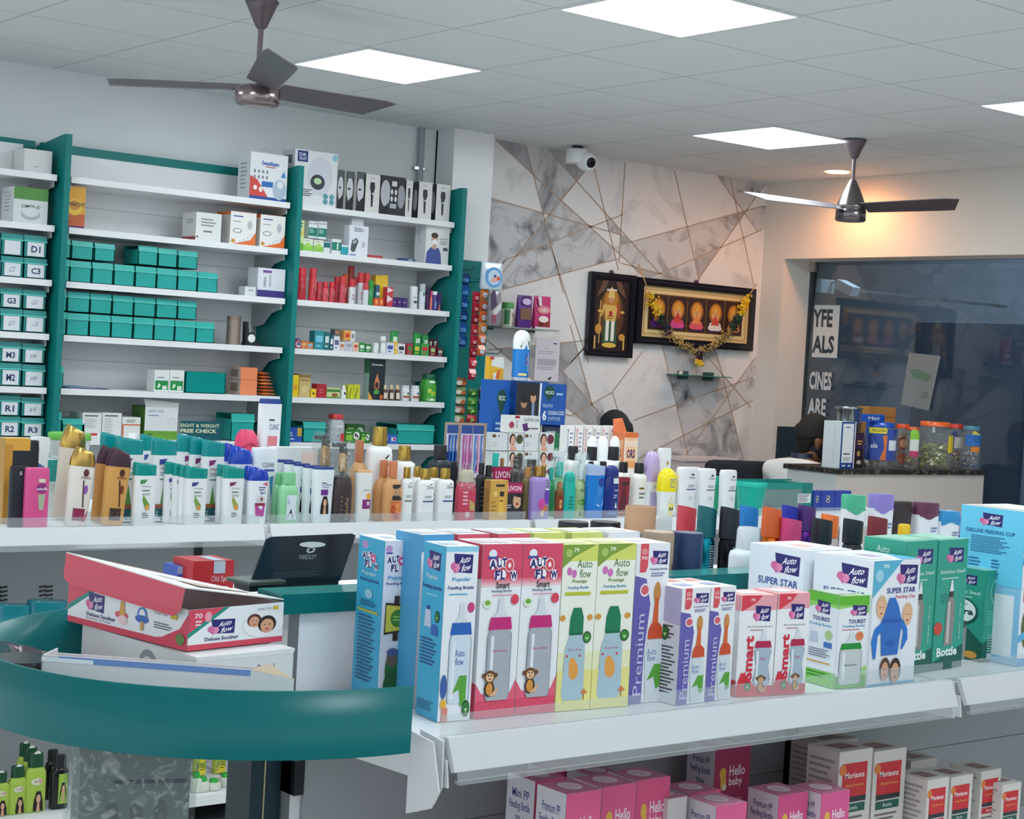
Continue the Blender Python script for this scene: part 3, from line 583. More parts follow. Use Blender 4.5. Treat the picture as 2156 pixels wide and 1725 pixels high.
def JUNG():
    return [('R', 0, 0, 1, 1, 'dfe3ee'), ('E', .15, .95, .12, .025, 'c49ad0'), ('R', .05, .92, .28, .93, '474a9c')] + autoflow(.1, .81, .8, .91, red='d8458c') + [('T', 'Popular', .15, .755, .9, .785, '3aa0d0', 1), ('T', 'Feeding Bottle', .1, .725, .95, .745, '3b4190', 1), ('P', [(.1, .42), (.9, .44), (.95, .6), (.12, .62)], '3b3326'), ('P', [(.14, .435), (.88, .45), (.92, .59), (.15, .605)], 'd8cf4c'), ('E', .58, .52, .27, .055, '4a8a2e'), ('L', .4, .5, .76, .54, 2, '9fcf6a'), ('R', .42, .38, .6, .44, '3f2a22'), ('R', .42, .6, .6, .66, '3f2a22'), ('E', .5, .2, .3, .12, '2f6b32'), ('E', .5, .1, .34, .1, '2c5f30'), ('E', .42, .27, .18, .05, '6b5a52'), ('E', .44, .31, .2, .025, '4a5f8e')]
def SSTAR():
    return [('R', 0, 0, 1, 1, 'e9edf3'), ('P', [(0, .7), (.62, 1), (0, 1)], '5bb3d2'), ('T', '70', .2, .94, .32, .97, 'e9f4f8', 1), ('E', .13, .88, .08, .05, '9fd3e6')] + logo(.5, .8, .95, .965) + [('T', 'SUPER STAR', .3, .735, .92, .78, '2f3f88', 1), ('T', 'Feeding Cup', .5, .685, .92, .72, 'cf6a78', 1)] + face(.2, .62, .1, 'd8b58c', 'e7b896', .8) + face(.77, .55, .1, 'd8b58c', 'e7b896', .8) + \
        [('P', [(.25, .24), (.6, .24), (.66, .5), (.56, .64), (.48, .7), (.36, .7), (.26, .56), (.2, .5)], '2f6fc0'), ('P', [(.08, .22), (.13, .22), (.15, .4), (.28, .46), (.26, .52), (.08, .46), (.02, .36)], '2a78cf'), ('P', [(.7, .28), (.66, .28), (.7, .42), (.62, .48), (.68, .52), (.78, .44), (.8, .36)], '2a78cf'), ('R', .22, .5, .64, .53, '255fae'), ('E', .42, .34, .1, .03, '255fae'), ('R', 0, 0, 1, .02, '62b4de')] + face(.34, .12, .1, '5a3c2c', 'dca280', .8) + face(.56, .1, .11, '3b2820', 'dca280', .8)
def SSIDE(): return [('R', 0, 0, 1, 1, 'e6ebf3')] + logo(.4, .78, .92, .95) + [('T', 'SUPER STAR', .18, .68, .9, .74, '2f4f98', 1), ('T', 'Feeding Cup', .4, .62, .9, .66, 'cf6a78', 1), ('L', .1, .2, .9, .58, 12, '8b93a6')]
def ULTRA():
    return [('R', 0, 0, 1, 1, '2fa08a')] + logo(.28, .82, .86, .94) + [('T', 'Stainless Steel', .1, .74, .92, .77, 'c4e6dc', 1), ('L', .16, .69, .88, .715, 1, 'a8d8cc'), ('E', .3, .55, .12, .04, '268a76'), ('P', [(0, 0), (1, 0), (1, .18), (0, .06)], '0f5a4c'), ('P', [(.34, .18), (.62, .18), (.66, .5), (.58, .56), (.44, .56), (.38, .5)], '8d8a86'), ('R', .42, .2, .5, .52, 'c7c2bd'), ('R', .44, .555, .58, .6, '3d3a3a'), ('P', [(.44, .6), (.58, .6), (.53, .69), (.49, .69)], 'e6ebec'), ('V', 'super ultra', .8, .22, .88, .5, 'bfe4da', 0), ('T', 'Bottle', .12, .1, .8, .17, 'e6f2ee', 2), ('E', .12, .32, .14, .05, 'cf4a3a')]
def ULTRB(): return [('R', 0, 0, 1, 1, '2b9a86')] + logo(.4, .82, .8, .93) + [('T', 'Stainless Steel', .1, .72, .9, .76, 'c4e6dc', 1), ('L', .12, .67, .88, .7, 1, 'a8d8cc'), ('P', [(0, 0), (1, 0), (1, .2), (.5, .4), (0, .36)], '0f5a4c'), ('E', .48, .52, .4, .15, '0f5a4c'), ('E', .48, .53, .34, .125, 'eef3f2'), ('T', 'super', .34, .58, .62, .61, '1d4a44', 0), ('T', 'ultra', .2, .49, .76, .56, '17403c', 2), ('R', .34, .0, .62, .36, '9a989c'), ('R', .38, .34, .58, .42, '55565a'), ('E', .75, .06, .16, .04, 'd8963a')]
def ULTRC(): return [('R', 0, 0, 1, 1, '2b9a86'), ('E', .55, .76, .32, .16, 'a4e0d0'), ('E', .55, .76, .3, .15, '2b8f80'), ('L', .35, .68, .78, .85, 9, '1d6a5e'), ('E', .55, .93, .07, .03, 'cf5a4a'), ('P', [(0, 0), (1, 0), (1, .36), (0, .2)], '0f5a4c'), ('L', .12, .4, .8, .56, 6, '5cc0ac'), ('L', .2, .1, .8, .3, 7, '8fc4b6'), ('R', .2, .03, .42, .09, 'b9c9c4'), ('R', .5, .03, .72, .09, 'b9c9c4')]
def TOUR():
    return [('R', 0, 0, 1, 1, 'eaeef2'), ('R', 0, .9, 1, 1, '62b832'), ('P', [(0, .9), (0, .86), (.4, .88), (1, .8), (1, .9)], '8fd06a')] + logo(.38, .78, .92, .9) + [('T', 'TOURIST', .34, .7, .9, .745, '3b3a86', 1), ('T', 'Feeding Bottle', .16, .655, .88, .685, '3a94c6', 1), ('L', .14, .625, .88, .645, 1, 'c9567a'), ('E', .72, .56, .13, .05, 'e08058'), ('R', 0, 0, 1, .13, '58ae34'), ('P', [(0, .13), (1, .13), (1, .24), (.5, .15)], 'a8d884')] + fbottle(.46, .04, .6, .34, '1f8f38', 'c9d0d0') + [('T', 'Auto flow', .26, .24, .68, .265, '2c5a4c', 0)]
def TOURS(): return [('R', 0, 0, 1, 1, 'e4e9ef'), ('R', 0, .9, 1, 1, '62b832'), ('P', [(0, .9), (0, .82), (.4, .88), (1, .86), (1, .9)], '8fd06a')] + logo(.26, .78, .74, .92) + [('T', 'TOURIST', .2, .7, .76, .745, '3b3a86', 1), ('T', 'Feeding Bottle', .1, .64, .82, .67, '3a94c6', 1), ('P', [(.12, .46), (.4, .46), (.36, .57), (.16, .57)], 'c3cbe2'), ('R', .6, .42, .86, .48, '3a74bc'), ('E', .74, .56, .12, .05, 'a9c98c'), ('L', .12, .3, .9, .4, 4, '7a7f90'), ('R', .05, .24, .85, .255, 'd6a03c'), ('R', 0, 0, 1, .16, '6cc03c'), ('L', .1, .08, .8, .15, 2, '2e7a3a')]
def DELUX(): return [('R', 0, 0, 1, 1, '6accee')] + logo(.3, .76, .66, .93) + [('T', 'DELUXE FEEDING CUP', .1, .66, .86, .71, '1f5f98', 1), ('L', .18, .4, .82, .63, 9, '2a6f9e'), ('L', .16, .08, .36, .34, 6, '2a6f9e'), ('L', .52, .08, .66, .34, 6, '2a6f9e')]
def SOOTHF(): return [('R', 0, 0, 1, 1, 'eceef0'), ('R', 0, 0, 1, .14, 'd8485e'), ('P', [(0, .3), (0, 1), (.42, 1)], '1f8f80'), ('P', [(0, .42), (0, 1), (.36, 1)], 'd8485e'), ('T', '70', .06, .78, .14, .9, 'f3e9ea', 1), ('E', .2, .8, .035, .13, 'eda0aa'), ('L', .07, .58, .14, .74, 2, 'f3e9ea')] + logo(.2, .34, .48, .72) + [('T', 'Deluxe Soother', .17, .2, .52, .29, '33306a', 1), ('T', 'Product Code', .72, .86, .86, .91, '55555c', 0), ('R', .88, .84, .94, .93, 'd8b93a'), ('E', .78, .5, .22, .34, 'f1efee')] + face(.68, .58, .07, '5a3c2c', 'dca280', 2.1) + face(.82, .46, .09, '3b2820', 'dca280', 2.1)
def SOOTHS(): return [('R', 0, 0, 1, 1, 'eceef0'), ('R', 0, 0, 1, .16, 'd8485e'), ('P', [(0, .3), (0, 1), (.26, 1)], '1f8f80'), ('P', [(0, .45), (0, 1), (.22, 1)], 'd8485e'), ('P', [(.55, 0), (1, 0), (1, .9), (.94, .5), (.8, .2)], 'd8485e')] + logo(.16, .42, .32, .9) + [('T', 'Deluxe Soother', .17, .28, .42, .38, '33306a', 1), ('T', 'Quantity: 12 Pieces', .17, .19, .38, .25, '55555c', 0), ('E', .47, .5, .055, .1, 'd8586a'), ('P', [(.45, .5), (.5, .5), (.49, .85), (.46, .85)], 'd8a24c'), ('E', .48, .38, .04, .12, 'f0d0d4'), ('E', .64, .62, .04, .2, '4a7fc4'), ('E', .64, .62, .026, .15, 'eceef0'), ('E', .64, .52, .055, .1, '3a68b8'), ('R', .63, .24, .655, .46, 'c9a25c'), ('L', .74, .38, .9, .56, 3, '6a6a72'), ('T', 'Product Code', .74, .74, .84, .8, '55555c', 0), ('R', .87, .7, .92, .82, 'd8b93a'), ('E', .95, .25, .035, .14, '6f8a4a')]
def HELLO(c='d8507f', t='Premium PP'):
    return [('R', 0, 0, 1, 1, c), ('T', 'Hello', .42, .8, .86, .87, 'f0e6ea', 1), ('T', 'baby', .42, .72, .8, .79, 'f0e6ea', 1), ('E', .24, .82, .09, .045, 'e6b84a'), ('E', .26, .76, .08, .05, 'e6b84a'), ('E', .29, .73, .06, .022, 'f2ead6'), ('T', t, .1, .6, .8, .65, 'e9a9c4', 0), ('E', .6, .24, .3, .23, '6f6f7c')]
def HELLOS(c='d8d3da', t='Premium PP'): return [('R', 0, 0, 1, 1, c), ('T', t, .2, .88, .82, .93, '4a5288', 1), ('T', 'Feeding Bottle', .12, .8, .86, .86, '4a5288', 1), ('T', '250ml', .35, .73, .65, .78, '2f3a78', 1), ('R', .04, .64, .28, .68, 'b02f58'), ('L', .06, .1, .9, .6, 12, '4a4750')]
HT = [('E', .5, .5, .28, .3, 'ead6dd'), ('E', .5, .5, .2, .2, 'e2c2cd')]
def MORI(b='1f5f50', c='3d3550'): return [('R', .12, .7, .86, .92, 'cf2f38'), ('R', .12, .665, .86, .7, '26343c'), ('T', 'Morisons', .2, .82, .78, .86, 'f3eeee', 1), ('T', 'BabyDreams', .25, .76, .78, .785, 'e8a04c', 1), ('E', .12, .88, .1, .035, 'e0803c'), ('R', .12, .6, .84, .655, b), ('T', 'Bottle', .35, .615, .62, .64, 'e6ece8', 0), ('L', .1, .52, .86, .58, 2, '6d6868'), ('E', .52, .23, .36, .22, b), ('E', .52, .21, .3, .19, c), ('R', .34, 0, .66, .2, '4a4458')]
MS = [('L', .08, .1, .9, .95, 20, 'a8a0a0')]; MT = [('P', [(.25, .2), (.8, .2), (.7, .7), (.2, .7)], '8f6f68')]
# ================================================================ GONDOLA 1: UPPER SHELF BOXES
Z1 = 1.001
FG = 'feeding bottle boxes along the front shelf'
cart_bl((793, 1480), (852, 1476), 1139.5, Z1, .08, 'tall blue and white feeding bottle box with a yellow jungle sign, behind the front row', 'dfe3ee', JUNG(), [('R', 0, 0, 1, 1, '42b0d8'), ('E', .25, .95, .12, .025, 'c49ad0')] + autoflow(.16, .81, .8, .91, red='d8458c') + [('T', 'Popular', .2, .76, .75, .79, 'cfe6f0', 1), ('T', 'Feeding Bottle', .15, .72, .85, .745, '283a86', 1), ('E', .5, .65, .15, .03, 'a4cfe8'), ('R', .1, .535, .9, .55, 'c8bc3c'), ('L', .15, .1, .85, .52, 18, '2b5e86'), ('L', .2, .57, .9, .61, 3, '2b5e86')], [('E', .5, .5, .2, .2, 'b9bfe0')], ct='e9ecf2', cl='42b0d8')
cart_bl((920, 1521), (988, 1516), 1151, Z1, .062, 'tall feeding bottle box with blue side and white front, leftmost in the front row', 'e9edf2', POPUL(), BLUES(), [('R', .1, .3, .6, .7, 'b8c8d4')], ct='e6edf2', cl='42b0d8')
for q in ((997, 1514.5, 1081, 1507, 1146, 'first pink and white feeding bottle box with a brown monkey, beside the blue-sided box'), (1082.5, 1506, 1165.5, 1499, 1145, 'second pink and white feeding bottle box with a brown monkey, beside the green-topped boxes')):
    cart_bl(q[:2], q[2:4], q[4], Z1, .066, q[5], 'eceff2', SMART(), [('R', 0, .8, 1, 1, 'd84a68'), ('R', 0, 0, 1, .2, 'd84a68'), ('L', .1, .3, .9, .75, 12, '6d6d78')], [('R', .1, .2, .8, .7, 'cfc3c6')], ct='e8dfe0', group='pink monkey feeding bottle boxes')
for q in ((1167, 1498.5, 1240, 1493, 1147, 'left one of the two yellow-green feeding bottle boxes with a green bottle cap'), (1241, 1493, 1320, 1486.5, 1145, 'right one of the two yellow-green feeding bottle boxes with a green bottle cap')):
    cart_bl(q[:2], q[2:4], q[4], Z1, .066, q[5], 'e9ebc0', PREST(), [('L', .1, .3, .9, .75, 12, '7d8d5a')], [('R', .1, .2, .8, .7, 'cfd6a4')], ct='dde29a', group='yellow green feeding bottle boxes')
cart_bl((1321.5, 1483), (1391.7, 1476), 1144.6, Z1, .066, 'tall violet and white feeding bottle box with an orange spoon bottle', 'e9ebef', PREM(), [('R', 0, .0, 1, .7, '6760ae')], [('R', .2, .3, .7, .7, 'c9cbd4')], ct='eceef0')
for q in ((1422, 1486, 1481.5, 1478.5, 1238.5, 'left one of the two short violet boxes with an orange spoon bottle'), (1483, 1478, 1536, 1470.6, 1236, 'right one of the two short violet boxes with an orange spoon bottle')):
    cart_bl(q[:2], q[2:4], q[4], Z1, .06, q[5], 'e9ebef', PREM(0), [('R', 0, 0, 1, 1, 'd9dbe2'), ('P', [(0, .72), (1, .68), (1, 1), (0, 1)], 'b9b4d4'), ('R', 0, .8, .4, .95, '3a2c78'), ('L', .1, .55, .9, .68, 4, '55555c'), ('L', .1, .08, .95, .5, 14, '44424a')] + seal(.5, .6, .14), [('R', .3, .3, .75, .7, '8f93c4')], ct='eceef0', group='short violet feeding bottle boxes')
for x in (1402, 1451):
    cart_px(x, x + 40, 1228, -3.26, Z1, .055, ('short violet and white box behind the other, left' if x < 1420 else 'short violet and white box behind the other, right') + ' of two in the second row', 'e9ebef', [('R', 0, 0, 1, 1, 'd9dbe2')], [], [('R', .2, .2, .8, .8, 'd8806c')], name='feeding_bottle_box', ct='e6d8d8')
for q in ((1547, 1468, 1624, 1464.5, 1254, 'left one of the two short red mini feeding bottle boxes with a monkey'), (1626, 1464.5, 1693, 1460, 1250, 'right one of the two short red mini feeding bottle boxes with a monkey')):
    cart_bl(q[:2], q[2:4], q[4], Z1, .062, q[5], 'eceef0', RED(), [('R', 0, .85, 1, 1, 'e6a3ac'), ('R', 0, 0, 1, .16, 'd32f40'), ('L', .15, .25, .85, .6, 7, '8a8488'), ('P', [(.1, .18), (.2, .3), (.9, .1), (.8, .05)], '26262a')], [('R', .15, .2, .7, .7, 'd0c9ca')], ct='e8a8a8', group='short red feeding bottle boxes')
cart_bl((1755.6, 1451), (1820, 1446), 1255, Z1, .072, 'short green and white tourist feeding bottle box at the shelf edge', 'eaeef2', TOUR(), TOURS(), [('R', .1, .2, .8, .8, 'c9d0ce'), ('R', 0, 0, .12, 1, '62b832')], ct='b9cfae', cl='e4e9ef')
def prow(X0, X1, ytop_px, xm, Y, Z): return hz((X0 + X1) / 2, Y, ytop_px) - Z
A = onp(1821, 1447, 2, Z1); hh = hz(A.x, A.y, 1182) - Z1
carton('feeding_cup_box', 'white and blue super star feeding cup box showing two babies and a blue cup', 'box', (A.x + .062, A.y + .062, Z1), .02, .122, .125, hh, 'e9edf3', SSTAR(), SSIDE(), [('R', .05, .1, .55, .8, 'd6dcd8'), ('P', [(.6, 0), (1, 0), (1, .6)], '62b4de'), ('R', .3, .3, .6, .6, 'b9a8c8')], ct='e3e9ee')
carton('feeding_cup_box', 'white super star feeding cup box behind the one showing the blue cup', 'box', (A.x + .062 - .012, A.y + .2, Z1), .02, .122, .125, hh, 'e9edf3', (), SSIDE(), [('R', .05, .1, .55, .8, 'd6dcd8'), ('R', .3, .3, .6, .6, 'e0a8a8')], ct='e3e9ee')
for q in ((1893, 1424, 1957.6, 1413, 1139, 'left one of the two tall teal stainless steel feeding bottle boxes'), (1960, 1413, 2022.6, 1403, 1136.5, 'right one of the two tall teal stainless steel feeding bottle boxes')):
    cart_bl(q[:2], q[2:4], q[4], Z1, .085, q[5], '2fa08a', ULTRA(), [('R', 0, 0, 1, 1, '2b9a82'), ('T', 'Auto', .3, .9, .6, .95, 'cfe9e0', 0), ('E', .75, .88, .1, .02, '1d6a56')], [('R', .1, .1, .9, .9, '8fc9b4')], ct='7cc4ac', group='tall teal feeding bottle boxes')
A = onp(2065, 1396, 2, Z1); hh = hz(A.x, A.y, 1203) - Z1
carton('feeding_bottle_box', 'short teal and dark green box with a white ultra speech bubble', 'box', (A.x + .044, A.y + .05, Z1), 0, .076, .09, hh, '2b9a86', ULTRC(), ULTRB(), [('R', .1, .1, .9, .9, '8fd0cc')], ct='9fd8d0')
A = onp(2141, 1405, 2, Z1); hh = hz(A.x, A.y, 1243) - Z1
carton('feeding_cup_box', 'white and light blue feeding cup box at the right photo edge, lower of two', 'box', (A.x + .075, A.y + .07, Z1), 0, .14, .13, hh, 'e9edf3', [('R', 0, 0, 1, .1, '62a8de'), ('R', .06, .84, .2, .97, 'd8606c'), ('E', .3, .5, .25, .36, '5a6a3a'), ('P', [(0, .3), (.3, .42), (.3, .52), (0, .4)], '5bb3e0')], [('R', 0, 0, 1, 1, '8cc4e8'), ('R', .1, .1, .9, .9, 'e6ebf3')], ct='cfe0ea')
carton('feeding_cup_box', 'light blue deluxe feeding cup box at the right photo edge, on top of another', 'box', (A.x + .075, A.y + .075, Z1 + hh + .0007), 0, .14, .14, hz(A.x, A.y, 1079) - Z1 - hh - .001, '6accee', [('R', 0, 0, 1, 1, 'e9edf3'), ('R', .04, .8, .2, .97, 'cf4a54'), ('P', [(0, .3), (.3, .42), (.3, .52), (0, .4)], '5bb3e0')], DELUX(), [('R', .1, .1, .9, .9, 'd9d4cc')], ct='d6d2cc')
# second row behind the tall boxes
for i, (x, c, k) in enumerate(((870, '4a9fd0', 'blue'), (945, 'd8566c', 'pink'), (1030, 'd8566c', 'pink'), (1105, 'cfd67a', 'yellow-green'), (1185, 'cfd67a', 'yellow-green'), (1262, 'e6e8ec', 'white'))):
    cart_px(x, x + 66, 1126 - i, -3.25, Z1, .066, k + ' edged feeding bottle box in the hidden second row, ' + ORD[i], 'e6e8ec', [('R', 0, .9, 1, 1, c)], [('R', 0, .0, 1, 1, c)], [('R', .1, .2, .8, .7, 'c9ccd0')], name='feeding_bottle_box', ct='e0e2e2' if c != 'cfd67a' else 'dde29a')
# ================================================================ CURVED END SHELF
A = Vector((-3.24, -3.139)); an = math.atan2(.028, .165); L_, D_, H_ = .167, .288, .056
ux, uy = Vector((math.cos(an), math.sin(an))), Vector((-math.sin(an) - .08, math.cos(an))).normalized()
def rbox(P, w, d, h, rz, z): return (P.x + math.cos(rz) * w / 2 - math.sin(rz) * d / 2, P.y + math.sin(rz) * w / 2 + math.cos(rz) * d / 2, z)
t = thing('soother_box', 'open red and white soother display box lying on white cartons', 'box', rbox(A, L_, D_, H_, an, 1.0815), an)
m = MB(); w, d, h = L_, D_, H_
m.box(-w / 2, w / 2, -d / 2, d / 2, 0, .002, 'd8485e|c')
m.box(-w / 2, w / 2, -d / 2, -d / 2 + .002, 0, h, 'eceef0|c', k='c9b8a0'); m.box(-w / 2, w / 2, d / 2 - .002, d / 2, 0, h, 'eceef0|c')
m.box(-w / 2, -w / 2 + .002, -d / 2, d / 2, 0, h, 'eceef0|c', r='c9b8a0'); m.box(w / 2 - .002, w / 2, -d / 2, d / 2, 0, h, 'eceef0|c')
m.art(SOOTHF(), fmap(w, d, h)); m.art(SOOTHS(), lmap(w, d, h)); m.build('tray', t)
m = MB()  # hinged lid, raised at the left rear, resting low at the right
def lidq(x, y, dz=0): return (x, y, h + .003 + (.026 + .014 * (y + d / 2) / d) * (w / 2 - x) / w + dz)
c4 = [(-w / 2 - .008, -d / 2), (w / 2, -d / 2), (w / 2, d / 2), (-w / 2 - .008, d / 2)]
m.add([lidq(*p) for p in c4] + [lidq(*p, .0015) for p in c4], [(3, 2, 1, 0), (4, 5, 6, 7), (0, 1, 5, 4), (1, 2, 6, 5), (2, 3, 7, 6), (3, 0, 4, 7)], 'e9e6e2|c')
e0, e1 = lidq(-w / 2 - .008, -d / 2), lidq(-w / 2 - .008, d / 2)
m.add([(e0[0] - .004, e0[1] + .02, e0[2] - .04), (e0[0] - .004, e0[1] + .002, e0[2] - .03), e0, e1, (e1[0] - .004, e1[1] - .002, e1[2] - .036), (e1[0] - .004, e1[1] - .02, e1[2] - .044)], [(0, 1, 2, 3, 4, 5)], 'd8485e|c')
m.add([(e0[0] - .003, e0[1] + .02, e0[2] - .04), (e0[0] - .003, e0[1] + .002, e0[2] - .03), (e0[0] + .001, e0[1], e0[2]), (e1[0] + .001, e1[1], e1[2]), (e1[0] - .003, e1[1] - .002, e1[2] - .036), (e1[0] - .003, e1[1] - .02, e1[2] - .044)], [(5, 4, 3, 2, 1, 0)], 'd4c7b4|c')
for k_, (a, b, c) in enumerate(((.12, .3, 'c9b0a4'), (.35, .6, 'b9c4c0'), (.65, .9, 'd8a8a0'))):
    p = [(-w / 2 + w * .25, -d / 2 + d * a), (-w / 2 + w * .8, -d / 2 + d * a), (-w / 2 + w * .8, -d / 2 + d * b), (-w / 2 + w * .25, -d / 2 + d * b)]
    m.add([lidq(*q, .0022) for q in p], [(0, 1, 2, 3)], c)
m.build('lid', t)
B = Vector((-3.248, -3.181))
t = thing('baby_goods_carton', 'white carton with grey lettering lying under the red soother box', 'box', rbox(B, .163, .3, .08, .1, 1.001), .1)
m = MB(); m.box(-.08, .08, -.15, .15, 0, .079, 'd6dad9|c'); m.art([('T', 'Royal', .62, .62, .8, .78, 'a05a60', 0), ('R', 0, .93, 1, 1, 'e6e8e6')], fmap(.16, .3, .079)); m.art([('E', .6, .6, .08, .3, '8f9698'), ('E', .6, .58, .055, .2, 'cfd3d3'), ('T', 'baby', .7, .3, .85, .5, '7d8486', 0)], lmap(.16, .3, .079)); m.build('case', t)
m = MB(); m.box(-.081, .081, -.151, -.12, .076, .08, 'e0e2e1|c'); m.build('lid_edge', t)
A = onp(88, 1376, 2, 1.083); Bq = onp(528, 1408, 2, 1.083); v = Bq - A; an = math.atan2(v.y, v.x); w = v.length
t = thing('open_carton', 'open white carton with a blue top stripe, leaning on the teal curved rim', 'box', rbox(A, w, .055, .08, an, 1.001), an)
m = MB(); d = .055; h = .08
m.box(-w / 2, w / 2, -d / 2, -d / 2 + .002, 0, h, 'd6d4d6|c'); m.box(-w / 2, w / 2, d / 2 - .002, d / 2, 0, h - .006, 'd6d4d6|c'); m.box(-w / 2, -w / 2 + .002, -d / 2, d / 2, 0, h, 'd6d4d6|c'); m.box(-w / 2, w / 2, -d / 2, d / 2, 0, .002, 'cfcdcf|c')
m.art([('R', .08, .9, 1, 1, '6f8fc8'), ('R', 0, .9, .25, .97, 'e9eef2|g')], fmap(w, d, h)); m.build('tray', t)
m = MB(); m.add([(w / 2, -d / 2, 0), (w / 2 + .055, -d / 2 + .012, 0), (w / 2 + .055, -d / 2 + .012, .07), (w / 2, -d / 2, h)], [(0, 1, 2, 3)], 'cfd4d4|c'); m.add([(w / 2, -d / 2, h), (w / 2 + .055, -d / 2 + .012, .07), (w / 2 + .01, d / 2 + .01, .078), (w / 2, d / 2, .074)], [(0, 1, 2, 3)], 'b8a68c|c')
m.add([(w / 2 + .002, -d / 2, 0), (w / 2 + .055, -d / 2 + .014, 0), (w / 2 + .055, -d / 2 + .014, .07), (w / 2 + .002, -d / 2 + .002, h)], [(3, 2, 1, 0)], 'b8a68c|c'); m.build('end_flap', t)
# pink film packet and dark tin on the left
t = thing('film_packet', 'crumpled clear and pink film packet lying on the round end shelf', 'packet', (-3.33, -2.925, 1.001))
m = MB(); rr = random.Random(3); vs = []
for j in range(5):
    for i in range(9): vs.append((-.085 + .15 * i / 8, -.045 + .08 * j / 4 + rr.uniform(-.006, .006), .075 - .05 * i / 8 + rr.uniform(-.006, .006) - abs(j - 2) * .01))
m.add(vs, [(j * 9 + i, j * 9 + i + 1, j * 9 + i + 10, j * 9 + i + 9) for j in range(4) for i in range(8)], 'e6a6b2|w', True); m.build('film', t)
m = MB(); m.box(-.08, .0, -.04, .04, 0, .02, 'e3b7bd|c'); m.build('folded_card', t)
t = thing('dark_tin', 'black flat tin at the left edge of the curved end shelf', 'tin', (-3.425, -3.035, 1.001))
m = MB(); m.loft([(0, .042, .042), (.005, .045, .045), (.05, .045, .045)], '1b1820|g', 30); m.build('body', t)
m = MB(); m.loft([(.05, .047, .047), (.062, .047, .047), (.066, .043, .043)], '25222a|g', 30); m.build('lid', t)
# clear wrapped pack under the curved shelf
t = thing('wrapped_pack', 'stack of grey printed packs wrapped in clear film under the curved shelf', 'pack', (-3.29, -3.09, .391), -.35)
m = MB(); m.box(-.072, .072, -.068, .068, 0, .56, '747e7e|c'); m.art([('R', .0, .0, 1, .62, '2f3a3a'), ('L', .05, .05, .95, .5, 30, '4a5554'), ('R', .45, .64, .97, .82, 'a9acac'), ('R', .54, .72, .64, .76, '8a3038'), ('L', .66, .62, .82, .78, 5, '8a5a5c'), ('L', .85, .62, .93, .78, 6, '6d4f52'), ('R', .3, .93, .98, .94, '3f4a5c')] + [('E', .3 + .22 * i, .86, .06, .03, '5f6868') for i in range(3)], fmap(.144, .136, .56)); m.art([('R', 0, 0, 1, .6, '5a6564'), ('L', .1, .1, .9, .5, 20, '76807f')], lmap(.144, .136, .56)); m.build('inner_pack', t)
m = MB(); m.loft([(0, .086, .08), (.1, .09, .084), (.3, .083, .079), (.5, .085, .08), (.585, .089, .084)], 'e3ece9|w', 40, caps=(0, 0), e=5); m.build('film', t)
# ================================================================ GONDOLA 1: LOWER SHELF BOXES
ZL = .621
def hb(x0, x1, yt, Y, lab, c='e8608f', s='Premium PP', d=.065, **k):
    cart_px(x0, x1, yt, Y, ZL, d, lab, c, HELLO(c, s), HELLOS(t=s), HT, name='baby_bottle_box', ct=k.pop('ct', 'c77a95'), cl='d8d3da', **k)
G = 'pink baby bottle boxes on the lower shelf'
hb(1170, 1243, 1668, -3.41, 'pink baby bottle box with a broad white side, front row, leftmost', group=G)
hb(1246, 1318, 1654, -3.38, 'pink baby bottle box in the front row, second from the left', 'e05c8c', 'Mini PP', group=G)
hb(1320, 1390, 1640, -3.36, 'pink baby bottle box in the front row, third from the left', 'e05686', group=G)
hb(1106, 1172, 1642, -3.30, 'pink and white baby bottle box standing behind the leftmost front one', 'cc5480', 'Mini PP', group=G)
hb(1148, 1215, 1622, -3.20, 'pink baby bottle box at the back, only its top showing', 'cc5480', group=G)
hb(1232, 1290, 1632, -3.27, 'pink baby bottle box behind the second front one', 'cc5480', group=G)
hb(1490, 1554, 1694, -3.42, 'bright pink baby bottle box cut off by the bottom photo edge, front', 'e05f92', group=G, ct='dd95b0')
hb(1432, 1500, 1668, -3.33, 'pink baby bottle box behind the bright pink front one', 'e05686', group=G)
cart_px(1388, 1428, 1680, -3.37, ZL, .06, 'white card box with brown print between the pink boxes', 'd6d0d0', [('L', .1, .6, .8, .8, 4, '5a5258'), ('R', .5, .5, .7, .56, 'a05a4a')], [], HT, name='baby_bottle_box', ct='c98ea4')
hb(1488, 1563, 1572, -3.22, 'tall dark pink baby bottle box with a round window, standing behind', 'a8385f', group=G, ct='a86078')
hb(1622, 1684, 1672, -3.40, 'pink baby bottle box left of the tall red-labelled boxes, nearest', 'd8508a', group=G)
hb(1712, 1772, 1668, -3.42, 'pink baby bottle box in front of the tall red-labelled boxes', 'dd5a94', group=G)
GM = 'white boxes with red labels on the lower shelf'
def mo(x0, x1, yt, Y, lab, b, c, **k):
    cart_px(x0, x1, yt, Y, ZL, .07, lab, 'd9d5cf', MORI(b, c), MS, MT, name='baby_bottle_box', ct='cbc6c0', group=GM, **k)
mo(1748, 1818, 1580, -3.36, 'tall white box with red label, left one of the tall pair', '1f5f50', '4a3550')
mo(1822, 1890, 1579, -3.36, 'tall white box with red label, right one of the tall pair', '1f5f50', '4a3550')
cart_px(1712, 1790, 1560, -3.22, ZL, .07, 'tall white carton standing behind the tall red-labelled pair', 'cfcac5', (), MS, MT, name='baby_bottle_box', ct='c0bab4')
mo(1938, 1983, 1640, -3.40, 'short white box with red label and red band, first of the right group', 'c8323c', '5a2a34')
mo(1988, 2034, 1634, -3.39, 'short white box with red label and green band, second of the right group', '1f5f50', '3d3550')
mo(2052, 2094, 1622, -3.38, 'white box with red label and red band, taller third of the right group', 'c8323c', '5a2a34')
mo(2098, 2138, 1650, -3.40, 'smallest white box with red label, rightmost of the group', '1f5f50', '3d3550')
